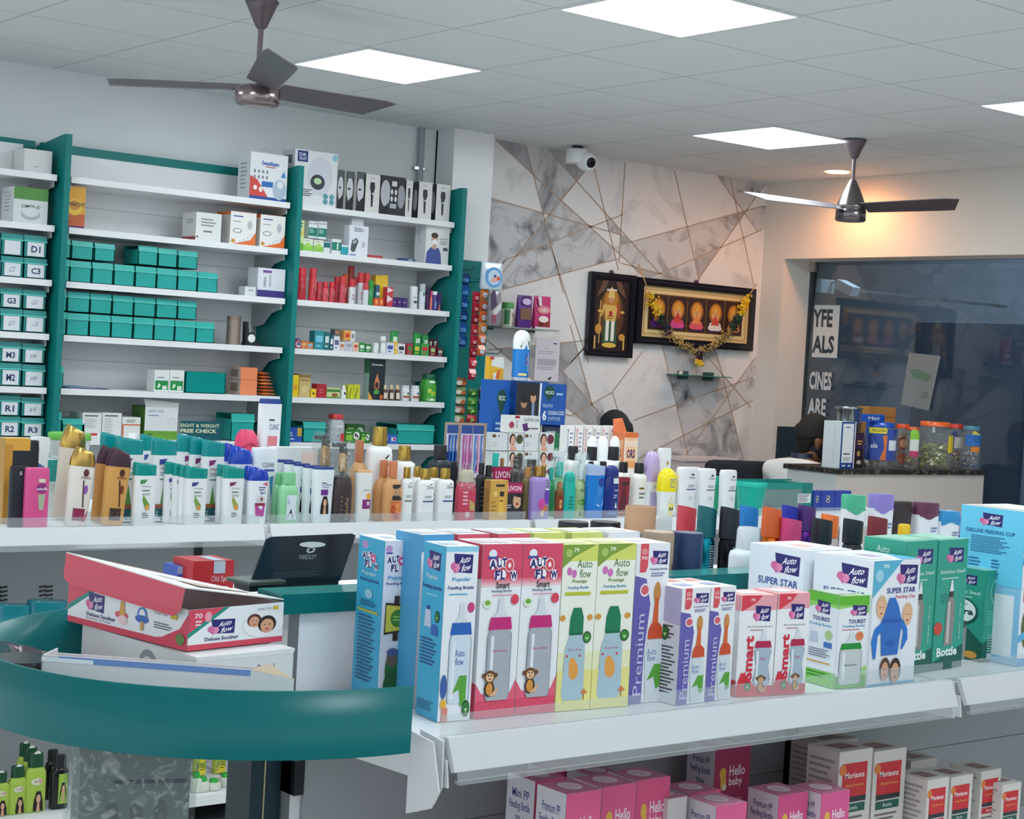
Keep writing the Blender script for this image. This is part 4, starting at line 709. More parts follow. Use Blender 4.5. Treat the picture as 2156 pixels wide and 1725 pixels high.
cart_px(1905, 1960, 1600, -3.24, ZL, .07, 'white carton lying behind the short red-labelled boxes', 'cfcac5', (), MS, MT, name='baby_bottle_box', ct='c0bab4')
# ================================================================ REAR SHELF OF GONDOLA 1: DEODORANTS AND TINS
ZR = 1.102
def deo(x0, x1, yt, Y, lab, cap, body, kind='deo', art=(), **k): return bot(kind, x0, x1, yt, Y, ZR, lab, body, cap, art, name=k.pop('name', 'deodorant_can'), cat=k.pop('cat', 'can'), **k)
BK = [('L', .35, .1, .7, .5, 12, 'a0a8ac')]
deo(1418, 1459, 1068, -2.78, 'deodorant can with a matt red cap, leftmost of the tall cans', 'c23d48', 'a03040')
deo(1460, 1501, 1069, -2.90, 'teal deodorant can with a dark teal cap', '0f6068', '1a8ea0|m', art=BK)
deo(1507, 1549, 1071, -2.93, 'black deodorant can with a black cap and white print', '1a1f28', '23262b|m', art=BK)
deo(1549, 1590, 1068, -2.80, 'deodorant can with a bright blue cap behind the white pump bottle', '1177c0', '2a5f94')
deo(1596, 1638, 1071, -2.92, 'orange deodorant can with an orange cap', 'd8602c', 'e07a2a|m', art=BK)
deo(1638, 1674, 1067, -2.78, 'deodorant can with a dark blue cap behind the pink one', '1e2a9c', '2a3070')
deo(1672, 1711, 1067, -2.79, 'deodorant can with a dark purple cap', '4a2a72', '6a3a9c|m')
deo(1636, 1681, 1094, -2.95, 'deodorant can with a bright pink cap', 'd04078', 'b03a68')
deo(1702, 1746, 1094, -2.95, 'deodorant can with a black cap beside the pink-capped can', '1d242b', '2a3038')
deo(1722, 1760, 1085, -2.84, 'can with a rounded orange cap', 'ee7a3a', 'd8d0c8')
deo(1768, 1811, 1095, -2.95, 'deodorant can with a black cap in front of the green and white bottle', '1a2029', '1a1f26')
deo(1820, 1862, 1090, -2.93, 'deodorant can with a maroon cap', '7e2a36', '6a2630|m')
deo(1876, 1919, 1104, -2.95, 'can with a short bright yellow round cap', 'f0c20e', 'e8e4dc', kind='mini')
WV = [('P', [(0, 1), (1, 1), (1, .84), (.75, .9), (.5, .84), (.25, .8), (0, .86)], None)]
for x0, x1, yt, c, lab in ((1766, 1812, 1042, '4cb78e', 'mint green and white talc bottle, leftmost of the wavy-topped bottles'), (1823, 1871, 1040, '8f80cc', 'lilac and white talc bottle with a wavy top'),
                           (1917, 1967, 1058, '63304c', 'maroon and white talc bottle with a wavy top'), (1964, 2012, 1076, '2f8fc8', 'blue and white talc bottle with a wavy top, rightmost')):
    bot('talc', x0, x1, yt, -2.79, ZR, lab, 'e3e6ea', c, [('R', i / 12, .75 + .03 * math.cos(i * .6 + x0), (i + 1) / 12, .8, c) for i in range(12)] + [('L', .5, .5, .9, .6, 2, '6a78a8')], name='talc_bottle', group='wavy-topped talc bottles')
bot('slab', 1869, 1910, 1056, -2.78, ZR, 'dark brown flat bottle between the lilac and maroon talc bottles', '35292c', '2c2326', name='talc_bottle')
bot('roll', 2010, 2048, 1079, -2.8, ZR, 'translucent violet bottle with a clear dome cap beside the light blue box', '6a5ac8|t', 'b8b4e0|t', [('R', .1, .3, .9, .5, '5a4ac0')], name='deodorant_bottle')
bot('roll', 1976, 2010, 1074, -2.74, ZR, 'clear domed bottle behind the blue and white talc bottle', 'cfd4dc|t', 'dfe3e8|t', name='deodorant_bottle')
# white pump sanitiser, navy tin, tan lids
t = bot('pump', 1533, 1604, 1110, -3.0, ZR, 'white pump bottle with a clear over-cap in front of the deodorants', 'dfe6ec', 'e9eef2|t', [('L', .3, .4, .85, .5, 3, '6d7a86'), ('L', .1, .1, .9, .36, 6, '8d99a3'), ('R', .3, .3, .9, .31, '3a444c')], name='pump_bottle', capname='clear_cap')
m = MB(); m.loft([(0, .011, .011), (.02, .01, .01), (.022, .02, .012), (.03, .022, .012)], 'eef1f4', 16); m.build('pump_head', t, (0, 0, .07))
def tin(x0, x1, yt, Y, lab, c, h=.05, lid=None, Z=ZR, **k):
    X = sp((x0 + x1) / 2, Y, Z); P = (X, Y, Z); r = (x1 - x0) * depth(P) / FPX / 2; hh = hz(X, Y, yt) - Z
    t = thing('round_tin', lab, 'tin', P); m = MB(); s0 = hh * (1 - h)
    m.loft([(0, r * .93, r * .93), (.003, r * .96, r * .96), (s0, r * .96, r * .96)], lid or c, 30); m.build('body', t)
    m = MB(); m.loft([(s0, r, r), (hh - .003, r, r), (hh, r * .96, r * .96)], c, 30); m.build('lid', t); return t
tin(1411, 1474, 1121, -3.0, 'navy blue round tin standing behind the tall violet box', '17305a', .75, '1c2f58')
tin(1307, 1373, 1066, -2.9, 'tall tan round lid jar behind the green feeding bottle boxes', 'bf9470|g', .8)
tin(1168, 1232, 1098, -2.85, 'flat black round tin, left one of two behind the boxes', '15191f', .6)
tin(1236, 1300, 1098, -2.84, 'flat black round tin, right one of two behind the boxes', '15191f', .6)
tin(1284, 1344, 1121, -3.0, 'dark jar with a grey lid just behind the violet box top', '6a7078', .5)
tin(1345, 1413, 1119, -3.0, 'low jar with a beige lid between the dark jar and the navy tin', 'a8907a', .5)
bot('slab', 1371, 1406, 1086, -2.88, ZR, 'clear plastic cap beside the tall tan jar', 'e3e9ea|t', 'eef2f2|t', name='clear_cap_bottle')
# black perfume tray, flat pack, red aftershave box
t = thing('display_tray', 'black display card with a hang slot propped on the teal ledge', 'display', (0, 0, 0))
Yt = -2.995; P4 = [onp(x, y, 1, Yt) for x, y in ((528, 1229), (716, 1223), (749, 1128), (742, 1124), (572, 1131), (562, 1136))]
m = MB(); hole = [onp(658 + 28 * math.cos(a), 1147 + 6 * math.sin(a) , 1, Yt - .003) for a in [i * math.pi / 8 for i in range(16)]]
m.prism([(p.x, p.z) for p in P4], Yt, Yt + .004, '14202b|g'); m.add([tuple(p) for p in hole], [tuple(range(16))], 'c9cfd2')
def fm(u, v, o):
    a = onp(528, 1229, 1, Yt); b = onp(716, 1223, 1, Yt); c = onp(749, 1128, 1, Yt); d_ = onp(565, 1131, 1, Yt)
    p = (a * (1 - u) + b * u) * (1 - v) + (d_ * (1 - u) + c * u) * v; return (p.x, Yt - .0005 - o, p.z)
m.art([('T', 'YARDLEY', .42, .5, .62, .6, '9fa8ae', 0), ('E', .53, .7, .05, .07, 'aeb6bb'), ('E', .53, .7, .025, .035, '14202b'), ('L', .2, .1, .8, .24, 4, '3a4753')], fm); m.build('card', t)
m = MB(); a = onp(528, 1229, 1, Yt); b = onp(716, 1223, 1, Yt); m.box(a.x, b.x, Yt + .004, Yt + .05, min(a.z, b.z) - .012, min(a.z, b.z), '14202b'); m.build('tray_foot', t)
cart_px(404, 490, 1182, -2.795, 1.102, .07, 'glossy red aftershave box with white script and a foil seal', 'c0242e', [('T', 'Old Spice', .45, .32, .95, .55, 'f0dede', 0), ('R', .5, .62, .78, 1, 'b8c6d4|g'), ('L', .6, .15, .95, .25, 1, 'e8c8c8')], [('L', .1, .3, .7, .5, 3, 'd88a90')], [('R', .5, 0, .78, .8, 'c9d4de|g')], name='aftershave_box', ct='b03038')
cart_px(372, 404, 1193, -2.76, 1.102, .05, 'small blue box beside the red aftershave box', '3a58b0', [('R', 0, .7, 1, 1, '9fb4dc')], name='aftershave_box')
m = MB(); m.box(-3.22, -3.0, -2.80, -2.70, 1.075, 1.101, 'shelf_white'); m.build('end_ledge', t1)
t = thing('flat_pack', 'flat dark pack lying on the teal ledge below the black card', 'pack', (-3.05, -2.985, 1.1475), .1)
m = MB(); m.box(-.032, .032, -.03, .03, 0, .004, '3a4440'); m.box(-.033, .033, -.031, .031, .004, .006, '5a6862'); m.build('case', t)
# ================================================================ GONDOLA 2: SHAMPOO AND LOTION BOTTLES
Z2 = G2Z + .001
ya, yb, yc, yd, ye = -.735, -.645, -.56, -.475, -.27
def b2(kind, x0, x1, yt, Y, lab, body, cap, art=(), **k): return bot(kind, x0, x1, yt, Y, Z2, lab, body, cap, art, **k)
HIM = lambda f='3e3a86', im='6a9a3a': [('P', [(.2, .74), (.55, .75), (.42, .69), (.2, .67)], f), ('T', 'Himalaya', .3, .62, .75, .65, '3a4048', 0), ('L', .3, .55, .78, .59, 1, '3d6b50'), ('L', .32, .49, .78, .53, 2, '8a9a90'), ('P', [(.33, .42), (.38, .5), (.7, .34), (.68, .26), (.5, .26)], im), ('E', .58, .3, .1, .045, 'd8964a'), ('L', .34, .12, .7, .22, 3, '5a6068')]
HIMB = lambda f='3e3a86': [('P', [(.2, .76), (.55, .77), (.42, .71), (.2, .69)], f), ('T', 'Himalaya', .25, .63, .75, .67, '8a3a34', 0), ('L', .25, .56, .8, .61, 2, '8a9098'), ('L', .25, .5, .8, .54, 1, '4c8a6a'), ('P', [(.3, .2), (.42, .46), (.55, .22), (.8, .4), (.85, .18)], '4f8a3a'), ('R', .1, .17, .95, .22, '8a5030'), ('R', .1, .0, .95, .17, '16505a'), ('L', .15, .04, .9, .14, 3, 'b9cfd4')]
# far left group
cart_px(4, 56, 924, yb, Z2, .05, 'tall gold and black hair colour box at the left photo edge', 'd8a23c', [('R', 0, 0, .3, .93, 'c08c34'), ('R', .3, 0, 1, .86, '1d222c')], [('R', 0, 0, 1, 1, 'b98a3a')], name='cosmetics_box', ct='e0b04c')
b2('slab', 24, 73, 927, yb + .07, 'tall black rectangular bottle behind the pink one', '1b202b', '161a22', [('R', .45, .55, .75, .62, 'c98a7a|g'), ('E', .6, .55, .14, .03, '6a2a58')])
b2('slab', 16, 56, 982, ya + .02, 'black flat bottle with a small white letter, left of the pink one', '181d27', '14181f', [('T', 'S', .4, .86, .55, .92, 'dfe2e6', 1)])
b2('slab', 48, 97, 985, ya, 'bright pink shampoo bottle at the left end of the gondola', 'd8508c', 'd8508c', [('R', .5, .76, .8, .82, 'd9d6c4|g'), ('E', .65, .66, .24, .085, '8a2a78'), ('T', 'sunsilk', .42, .63, .92, .68, 'f0e2ec', 1), ('P', [(.48, .56), (.82, .56), (.74, .3), (.56, .3)], 'a9b49a|g')])
cart_px(70, 97, 922, yd, Z2, .05, 'white carton with a blue arrow badge behind the black bottle', 'e3e8ea', [('P', [(.2, .5), (.8, .54), (.8, .62), (.2, .68)], '2a5f9c')], name='cosmetics_box')
cart_px(95, 184, 969, yd, Z2, .08, 'teal and white carton carrying the green-lidded tub', 'dfe6e4', [('R', 0, .62, 1, 1, '2a9a94'), ('R', 0, .45, 1, .62, 'cfd8d8')], name='cosmetics_box')
X = sp(140, yd + .04, Z2); zt = hz(X, yd, 969)
P = (X, yd + .045, zt + .001); bottle_at('tub', 'cream_tub', 'white tub with a bright green lid standing on a carton, left of the gold-capped bottles', 'tub', P, 86 * depth(P) / FPX, hz(X, yd + .045, 912) - zt, 'e3e7e6', '5fae3c', [('E', .5, .4, .3, .25, 'b9bfc0')], capname='lid')
# gold capped cream bottles (leaning)
LC = [('T', 'indulekha', .4, .62, .82, .66, '8a2a3a', 0), ('E', .6, .7, .12, .05, '5a2a2a'), ('P', [(.5, .6), (.56, .6), (.68, .25), (.62, .25)], '4a2420'), ('E', .68, .48, .1, .06, '8a5ab0'), ('R', .22, .07, .78, .23, '8a1f48'), ('L', .26, .12, .72, .2, 2, 'e0b8c8'), ('P', [(.6, 0), (.95, 0), (.95, .22), (.8, .12)], 'b03a68')]
LB = [('E', .6, .7, .12, .05, '4a2418'), ('T', 'indulekha', .4, .62, .82, .66, '7a3020', 0), ('P', [(.5, .6), (.56, .6), (.7, .25), (.64, .25)], '3a1c14'), ('E', .68, .48, .1, .06, '7a3418'), ('R', .22, .07, .78, .23, '3a241c'), ('L', .26, .12, .72, .2, 2, 'd8c8a8')]
b2('wedge', 106, 158, 903, yc, 'tall cream bottle with a shiny gold cap, the back one of two leaning', 'd9cfc2', 'c8a45a|m', [('E', .7, .6, .14, .04, '8a2a3a'), ('R', .6, .1, .95, .24, '8a1f48')], tilt=.09)
b2('wedge', 130, 183, 948, ya, 'cream bottle with a shiny gold cap and maroon label, front', 'e2dcd2', 'c8a45a|m', LC, tilt=.085)
b2('wedge', 188, 232, 944, yb, 'golden tan bottle with a dark brown cap, back one of two', 'c08a4a', '3a1c2c', [('R', .5, .1, .9, .2, '3a241c')], tilt=.08)
b2('wedge', 208, 259, 949, ya, 'golden tan bottle with a dark brown cap, front one of two', 'cf9a52', '3a1c2c', LB, tilt=.075)
# large teal capped bottles
G = 'large white shampoo bottles with teal caps'
for i, (x0, x1, yt, Y, f) in enumerate(((204, 244, 914, yc, '3e3a86'), (236, 292, 923, yb, '3e3a86'), (288, 316, 917, yd, '2f4a9a'), (312, 363, 925, yb, '3a3a96'), (365, 416, 918, yc, '7a2a6a'), (392, 430, 925, yc - .03, '7a2a6a'), (418, 464, 929, yb, '7a2a6a'))):
    b2('oval', x0, x1, yt, Y, 'large teal-capped white shampoo bottle, ' + ORD[i] + ' in the tall back row', 'e6e8ea', '0e8f92|g', HIMB(f), group=G)
G = 'small white shampoo bottles with teal caps'
for i, (x0, x1, yt, Y, f, im) in enumerate(((275, 322, 976, ya, '3f8a4a', '6a9a3a'), (341, 372, 974, ya + .06, '3e3a86', '6a9a3a'), (358, 390, 978, ya + .045, '3e3a86', '6a9a3a'), (372, 408, 981, ya + .025, '3e3a86', '6a9a3a'), (384, 430, 984, ya, '33408a', '7aa04a'), (452, 490, 980, ya + .04, '7a2a5a', '9aa04a'), (464, 508, 984, ya, '7a2a5a', '9aa04a'))):
    b2('oval', x0, x1, yt, Y, 'small white shampoo bottle with a teal cap, ' + ORD[i] + ' of the front row', 'e6e8ea', '0e8f88|g', HIM(f, im), group=G)
cart_px(424, 450, 1012, yc - .02, Z2, .03, 'narrow carton with an aloe leaf picture between the teal-capped bottles', 'd5dade', [('P', [(.1, .28), (.2, .7), (.4, .3), (.8, .6), (.95, .28)], '5a8a4a'), ('R', 0, .2, 1, .3, '8a5030'), ('R', 0, 0, 1, .2, '16384a')], name='cosmetics_box')
for x0, x1, yt, lab in ((254, 291, 912, 'white pump cap bottle peeping between the two left teal-capped bottles'), (357, 393, 914, 'white pump cap bottle peeping left of the purple-flagged bottles')):
    b2('dove', x0, x1, yt, yd + .02, lab, 'e6e8e8', 'eef0f0|g', name='pump_bottle')
# blue caps
HS = [('P', [(.62, .72), (.9, .76), (.9, .68)], 'd04a70'), ('L', .45, .6, .85, .68, 2, '3a4f9c'), ('T', '2in1', .52, .54, .82, .59, '2a3f8a', 1), ('E', .6, .43, .25, .08, 'd4cfd0'), ('E', .62, .45, .07, .035, '7a4a3a'), ('P', [(.28, .36), (.86, .36), (.8, .14), (.34, .14)], 'b84a9c'), ('R', .28, .33, .86, .38, '8a2a4a')]
b2('wedge', 458, 506, 938, yc, 'white shampoo bottle with a blue slanted cap, upper left of the blue-capped four', 'e2e7ee', '1d3fae|g')
b2('wedge', 474, 524, 943, yb, 'white shampoo bottle with a blue slanted cap, upper right of the blue-capped four', 'e2e7ee', '1d48b8|g', [('P', [(.5, .66), (.98, .72), (.95, .2), (.8, .5)], '8fc4e0')])
b2('wedge', 505, 545, 984, ya + .05, 'white shampoo bottle with a blue cap hidden behind the front blue-capped one', 'e2e7ee', '1d3fae|g')
b2('wedge', 514, 560, 986, ya, 'white two-in-one shampoo bottle with a blue cap and pink picture, front', 'e6eaef', '1d3fb0|g', HS)
b2('slab', 523, 576, 943, yb, 'white flat-topped shampoo bottle with dark blue lettering', 'e3e8ee', 'e3e8ee', [('T', 'CLEAR', .3, .74, .82, .8, '2a3f6a', 0), ('R', .3, .68, .82, .71, '3a4f9a'), ('P', [(.62, .6), (.8, .62), (.74, .3)], '3f8fc0')])
# tall clinic bottle far back on the rear shelf
CL = lambda c='6a2a8c': [('T', 'CLINIC', .32, .66, .86, .7, '3a4a8a', 0), ('R', .3, .71, .55, .725, '33363c'), ('L', .36, .62, .8, .65, 1, '6a76a0'), ('R', .28, .5, .66, .6, c)] + lady(.52, .16, .48, .24)
b2('tube', 534, 581, 840, ye, 'tallest white shampoo bottle with dark hair picture, standing at the back', 'e6eaee', '24408c', [('T', 'CLINIC', .36, .72, .86, .77, '3a4a8a', 0), ('R', .34, .8, .6, .815, '33363c'), ('R', .3, .55, .8, .66, 'd8808a')] + lady(.6, .05, .5, .28))
cart_px(573, 662, 943, yc, Z2, .05, 'white long carton with a peach panel lying behind the white tubes', 'e3e8ea', [('R', .62, .1, 1, .95, 'ecd8d0'), ('T', 'pain', .68, .5, .92, .75, 'b8483c', 0), ('L', .05, .4, .5, .7, 2, '8fa8c4')], name='cosmetics_box')
G = 'white shampoo tubes with dark blue caps'
for i, (x0, x1, yt, Y) in enumerate(((574, 612, 968, ya + .11), (591, 629, 972, ya + .085), (612, 648, 976, ya + .06), (632, 670, 980, ya + .03), (652, 697, 983, ya))):
    b2('tube', x0, x1, yt, Y, 'white shampoo tube with a dark blue cap, ' + ORD[i] + ' in the slanting row', 'e4ebef', '1d3880', CL() if i == 4 else CL('3a4f9a'), group=G)
b2('nyle', 571, 604, 996, ya + .045, 'pale green shampoo bottle half hidden behind the front green one', '7fc090', '6fbf80')
b2('nyle', 583, 623, 995, ya, 'pale green shampoo bottle with an aloe label, front', '8fcf9c', '7cc48c', [('R', .28, .08, .88, .56, 'd8e2ea'), ('P', [(.5, .2), (.85, .45), (.85, .15)], '7ab03c'), ('P', [(.32, .1), (.55, .3), (.7, .1)], '2a1c18'), ('T', 'Nyle', .32, .34, .46, .5, '6a7ab8', 0)])
# black pump bottles wrapped in film
for x0, x1, yt, Y, w0, lab in ((655, 700, 952, yb, 1, 'dark pump bottle with a gold collar in clear film, back left one'), (693, 737, 968, ya, 1, 'dark pump bottle in clear film with gold script, front one')):
    X = sp((x0 + x1) / 2, Y, Z2); P = (X, Y, Z2); w = (x1 - x0) * depth(P) / FPX; h = hz(X, Y, yt - 28) - Z2
    t = bottle_at('neck', 'wrapped_pump_bottle', lab, 'bottle', P, w, h * .92, '35282c', 'c8a070|m', [('V', 'keshaRaj', .5, .05, .75, .36, 'a8946a', 0), ('L', .25, .1, .4, .4, 5, '6a5a48')], capname='collar')
    m = MB(); m.loft([(h * .9, w * .2, w * .2), (h * .98, w * .2, w * .2), (h, w * .14, w * .14)], '22272c', 16); m.box(-w * .6, w * .1, -w * .1, w * .1, h * .99, h * 1.04, '22272c'); m.build('pump_head', t)
    m = MB(); rr = random.Random(int(x0)); m.loft([(h * .6, w * .53, w * .41), (h * .72, w * .58, w * .4), (h * .9, w * .68, w * .36), (h * 1.0, w * .74, w * .3), (h * 1.07, w * .7, w * .1)], 'e8eeee|w', 12, e=2.6); m.v = [(x + rr.uniform(-.05, .05) * w, y, z + rr.uniform(-.02, .02) * h) if z > .6 * h else (x, y, z) for x, y, z in m.v]; m.build('film', t)
b2('neck', 727, 770, 927, yb, 'tan body lotion bottle with a brown cap behind the wrapped pump bottles', 'cf9c68', 'b87048')
b2('tube', 742, 778, 990, ya, 'white bottle with a peach cap and a purple label', 'e6e6e4', 'e0b080', [('T', 'parachute', .4, .6, .9, .64, '44484c', 0), ('E', .75, .5, .15, .07, 'e8a83c'), ('R', .35, .26, .95, .44, '8a2a7a'), ('R', .65, .33, .85, .4, 'd8c4d8')])
b2('dove', 764, 817, 899, yb, 'large white body wash bottle with a gold cap and a black leaf mark', 'eceeee', 'b8984a|m', [('T', 'Dove', .38, .58, .8, .64, '2f3338', 0), ('P', [(.55, .66), (.7, .7), (.78, .7), (.66, .66)], '2f3338')], name='body_wash_bottle')
cart_px(778, 786, 1000, yc, Z2, .03, 'thin white carton behind the tan bottles', 'e0e4e2', [('R', 0, .8, 1, .9, '5a8a6a')], name='cosmetics_box')
TN = [('R', .3, .36, .98, .62, '2a2320'), ('L', .4, .42, .85, .56, 3, '8a8078'), ('R', .22, .04, .9, .34, 'd07038'), ('E', .4, .2, .14, .08, 'b8321c'), ('E', .65, .22, .2, .1, 'e09050'), ('E', .6, .1, .2, .06, 'a83a20')]
b2('neck', 783, 822, 969, ya + .04, 'tan shower gel bottle with an orange fruit label, back one of two', 'c8925c', 'c8784c', TN, name='shower_gel_bottle')
b2('neck', 801, 842, 971, ya, 'tan shower gel bottle with a dark brown and orange label, front one of two', 'cf9860', 'c8784c', TN, name='shower_gel_bottle')
DV = lambda c: [('T', 'Dove', .45, .62, .88, .68, '33373c', 0), ('P', [(.6, .69), (.72, .72), (.8, .72), (.7, .69)], '33373c'), ('L', .3, .44, .85, .49, 2, '6a7078'), ('R', .2, .37, .92, .395, c)]
G = 'white body wash bottles with gold caps'
for i, (x0, x1, yt, Y, c) in enumerate(((839, 864, 984, ya, '6a6a5a'), (862, 884, 982, ya + .07, '2a6a8a'), (872, 909, 987, ya, '1f4a7a'), (898, 920, 984, ya + .07, '1f3a5a'), (914, 950, 986, ya, '1f3f8a'))):
    b2('dove', x0 - (4 if i in (1, 3) else 0), x1 + (4 if i in (1, 3) else 0), yt, Y, 'small white body wash bottle with a gold cap, ' + ORD[i] + ' of five', 'ebedee', 'b8984a|m', DV(c), name='body_wash_bottle', group=G)
b2('dove', 821, 867, 939, yb, 'medium white body wash bottle with a gold cap behind the small ones', 'e9ebeb', 'b8984a|m', [('L', .4, .6, .6, .63, 1, '9aa0a0')], name='body_wash_bottle')
b2('dove', 896, 943, 937, yc, 'black shower bottle with a tall black cap, left of the wrapped red one', '1b2230', '14171c', name='shower_gel_bottle')
b2('slab', 930, 958, 972, yc, 'black flat bottle right of the tall black-capped one', '1a1d28', '1a1d28', name='shower_gel_bottle')
b2('slab', 905, 926, 984, yd, 'black bottle hidden behind the gold caps', '1a1c20', '22262a', name='shower_gel_bottle')
# film-wrapped red bottle
t = b2('nyle', 957, 997, 990, ya, 'red and pink bottle with a cream cap wrapped in clear film', 'c8405a', 'c9bfa4', [('R', .0, .76, 1, .78, 'e0d0d4'), ('R', .55, .2, .95, .72, 'b8a060'), ('L', .15, .3, .5, .6, 4, 'e8b8c4'), ('E', .45, .12, .14, .06, 'e8c0c8')], name='wrapped_bottle')
m = MB(); m.loft([(.1, .033, .024), (.13, .035, .026), (.155, .024, .018), (.17, .03, .012), (.19, .046, .008)], 'e8eeee|w', 14, e=2.4); m.build('film', t)
for x0, x1, yt, lab in ((998, 1018, 975, 'black bottle just left of the gold serum box'), (1012, 1034, 980, 'black ribbed bottle behind the gold serum box')):
    b2('dove', x0, x1, yt, ya + .05, lab, '1c2029', '15181e', [('L', .3, .2, .9, .6, 5, '5a6068')], name='shower_gel_bottle')
cart_px(1029, 1066, 1012, ya - .01, Z2, .035, 'gold serum box with a bottle picture', 'd0a04a', [('R', .32, .84, .8, .9, '2a2a2a'), ('E', .3, .66, .12, .07, 'e8c870'), ('R', .55, .6, .78, .72, '1d1d1d'), ('R', .5, .1, .8, .56, 'e8b84c'), ('R', .55, .46, .76, .5, '6a5a3a'), ('L', .08, .2, .4, .5, 3, 'a07830')], [('L', .1, .2, .9, .8, 8, '8a6a30')], name='serum_box', ct='d8b060', cl='a87c38')
LV = [('R', 0, .72, 1, 1, 'b01c58'), ('T', 'LIVON', .12, .78, .9, .92, 'f0e0ea', 1), ('R', 0, 0, 1, .7, '20242c')] + [('E', .7, .5, .26, .2, 'd8a888'), ('E', .7, .42, .1, .03, 'a02838'), ('P', [(.45, .7), (1, .7), (1, .2), (.95, .2), (.9, .6), (.6, .62)], '1a1214'), ('L', .08, .3, .4, .42, 2, 'c0c4c8')]
cart_px(1062, 1097, 1017, ya, Z2, .03, 'small magenta and black serum box with a woman picture, front', '20242c', LV, [('R', 0, .72, 1, 1, '8a1644')], name='serum_box')
cart_px(1034, 1073, 984, yb, Z2, .03, 'magenta and black serum box half hidden above the gold box', '20242c', LV, [('R', 0, .72, 1, 1, '8a1644'), ('T', 'LIVON', .1, .78, .9, .9, 'e0c0d0', 1)], name='serum_box')
b2('mini', 1025, 1048, 954, yc, 'bottle with a turquoise slanted cap behind the magenta boxes', '2a9a98', '1fb8a8')
b2('mini', 1044, 1058, 965, yc, 'slim bottle with a flat brown cap behind the magenta boxes', '8a6a4a', 'a87440')
b2('dove', 1094, 1118, 984, ya + .02, 'olive amber glass bottle with a wide tan cap', '6a5c32', 'a87c48')
for x0, x1, yt, lab in ((1068, 1100, 962, 'dark bottle shrouded in crumpled clear film, left one'), (1096, 1130, 968, 'dark bottle shrouded in crumpled clear film, right one')):
    t = b2('dove', x0, x1, yt, yb, lab, '3a3430', '2a2624', name='wrapped_bottle'); m = MB(); m.loft([(.09, .03, .026), (.16, .034, .02), (.2, .03, .012)], 'dfe4e2|w', 12); m.build('film', t)
b2('dove', 1110, 1152, 981, ya, 'lilac bottle with a gold cap and a white tag', '9a84c4', 'a88448|m', [('R', .62, .56, .95, .82, 'e8eaee'), ('L', .66, .6, .9, .76, 3, '6a7078'), ('R', .6, .3, .95, .55, '6a3ab0'), ('E', .6, .22, .25, .06, 'c8783c'), ('E', .5, .12, .12, .06, 'e8c8a8'), ('E', .45, .3, .2, .1, 'd04aa0')])
b2('neck', 1145, 1166, 985, yb, 'green bottle with a turquoise cap behind the lilac one', '3a9a60', '18a89c')
b2('dove', 1166, 1183, 1014, ya, 'small amber bottle with a brown cap and a red label', '7a4a20', 'a87448', [('R', .1, .1, .95, .6, '8a2a1c'), ('E', .5, .4, .25, .12, 'd8a060')])
b2('lotion', 1181, 1208, 993, ya, 'turquoise tapered bottle with a matching long cap', '16b0a4', '12a898', [('L', .3, .2, .8, .5, 4, '0a7a74')])
def spray(x0, x1, yt, Y, lab, body, neck, art=()):
    X = sp((x0 + x1) / 2, Y, Z2); P = (X, Y, Z2); w = (x1 - x0) * depth(P) / FPX; h = hz(X, Y, yt) - Z2
    t = bottle_at('neck', 'spray_bottle', lab, 'bottle', P, w, h * .82, body, neck, art, capname='collar')
    m = MB(); m.box(-w * .5, w * .25, -w * .1, w * .1, h * .9, h * .99, 'e6eaea'); m.box(-w * .12, w * .2, -w * .12, w * .12, h * .8, h * .92, 'e6eaea'); m.tube([(-w * .2, 0, h * .9), (-w * .35, 0, h * .8), (-w * .32, 0, h * .74)], w * .05, 'e6eaea'); m.build('trigger', t)
    m = MB(); m.loft([(h * .6, w * .53, w * .35), (h * .7, w * .6, w * .32), (h * .85, w * .75, w * .25), (h, w * .6, w * .12), (h * 1.03, w * .3, w * .05)], 'eef4f4|w', 12); m.build('film', t)
spray(1155, 1190, 948, yb, 'white trigger spray bottle in film with a turquoise collar, left one', '8ac8a0|t', '18b8a8')
spray(1202, 1234, 955, ya + .03, 'white trigger spray bottle in film with pale green liquid, right one', 'b8d49a|t', 'd8e4e0', [('T', 'ALP', .2, .5, .75, .56, '3a5a3a', 0), ('E', .5, .3, .4, .06, '5a9a3a'), ('E', .3, .08, .12, .05, '3a5a30'), ('E', .65, .08, .12, .05, '3a5a30')])
b2('oval', 1229, 1267, 979, ya, 'bright blue shower gel bottle with a pale blue cap', '1d7cd0|g', 'a8bce0', [('E', .72, .68, .2, .085, '1a3f9a'), ('L', .5, .45, .85, .62, 5, '5aa0e0'), ('P', [(.4, .26), (.95, .34), (.9, .26), (.6, .22)], '8ac0f0')], name='shower_gel_bottle')
b2('lotion', 1264, 1299, 980, ya, 'dark blue lotion bottle with a dark blue cap and a price tag', '1c2f80|g', '1a2a78', [('R', .45, .66, .95, .76, 'dfe4ea'), ('L', .5, .69, .9, .74, 1, '3a4a7a'), ('R', .55, .52, .85, .54, 'c8d0e0'), ('L', .5, .38, .8, .46, 2, 'c8d0e0'), ('P', [(.6, .2), (.78, .2), (.68, .32)], 'e8ecf4'), ('E', .5, .1, .34, .03, '5a80c0')], name='lotion_bottle')
cart_px(1298, 1322, 1006, yb - .03, Z2, .03, 'dark red keratin box with a gold edge beside the dark blue bottle', '8a1f34', [('P', [(.1, .1), (.5, .8), (.6, .8), (.9, .2)], '5a1420'), ('R', .3, .8, .9, .88, '2a2226'), ('L', .1, .06, .9, .1, 1, 'd8b08a')], name='serum_box')
G = 'white bottles with square black caps'
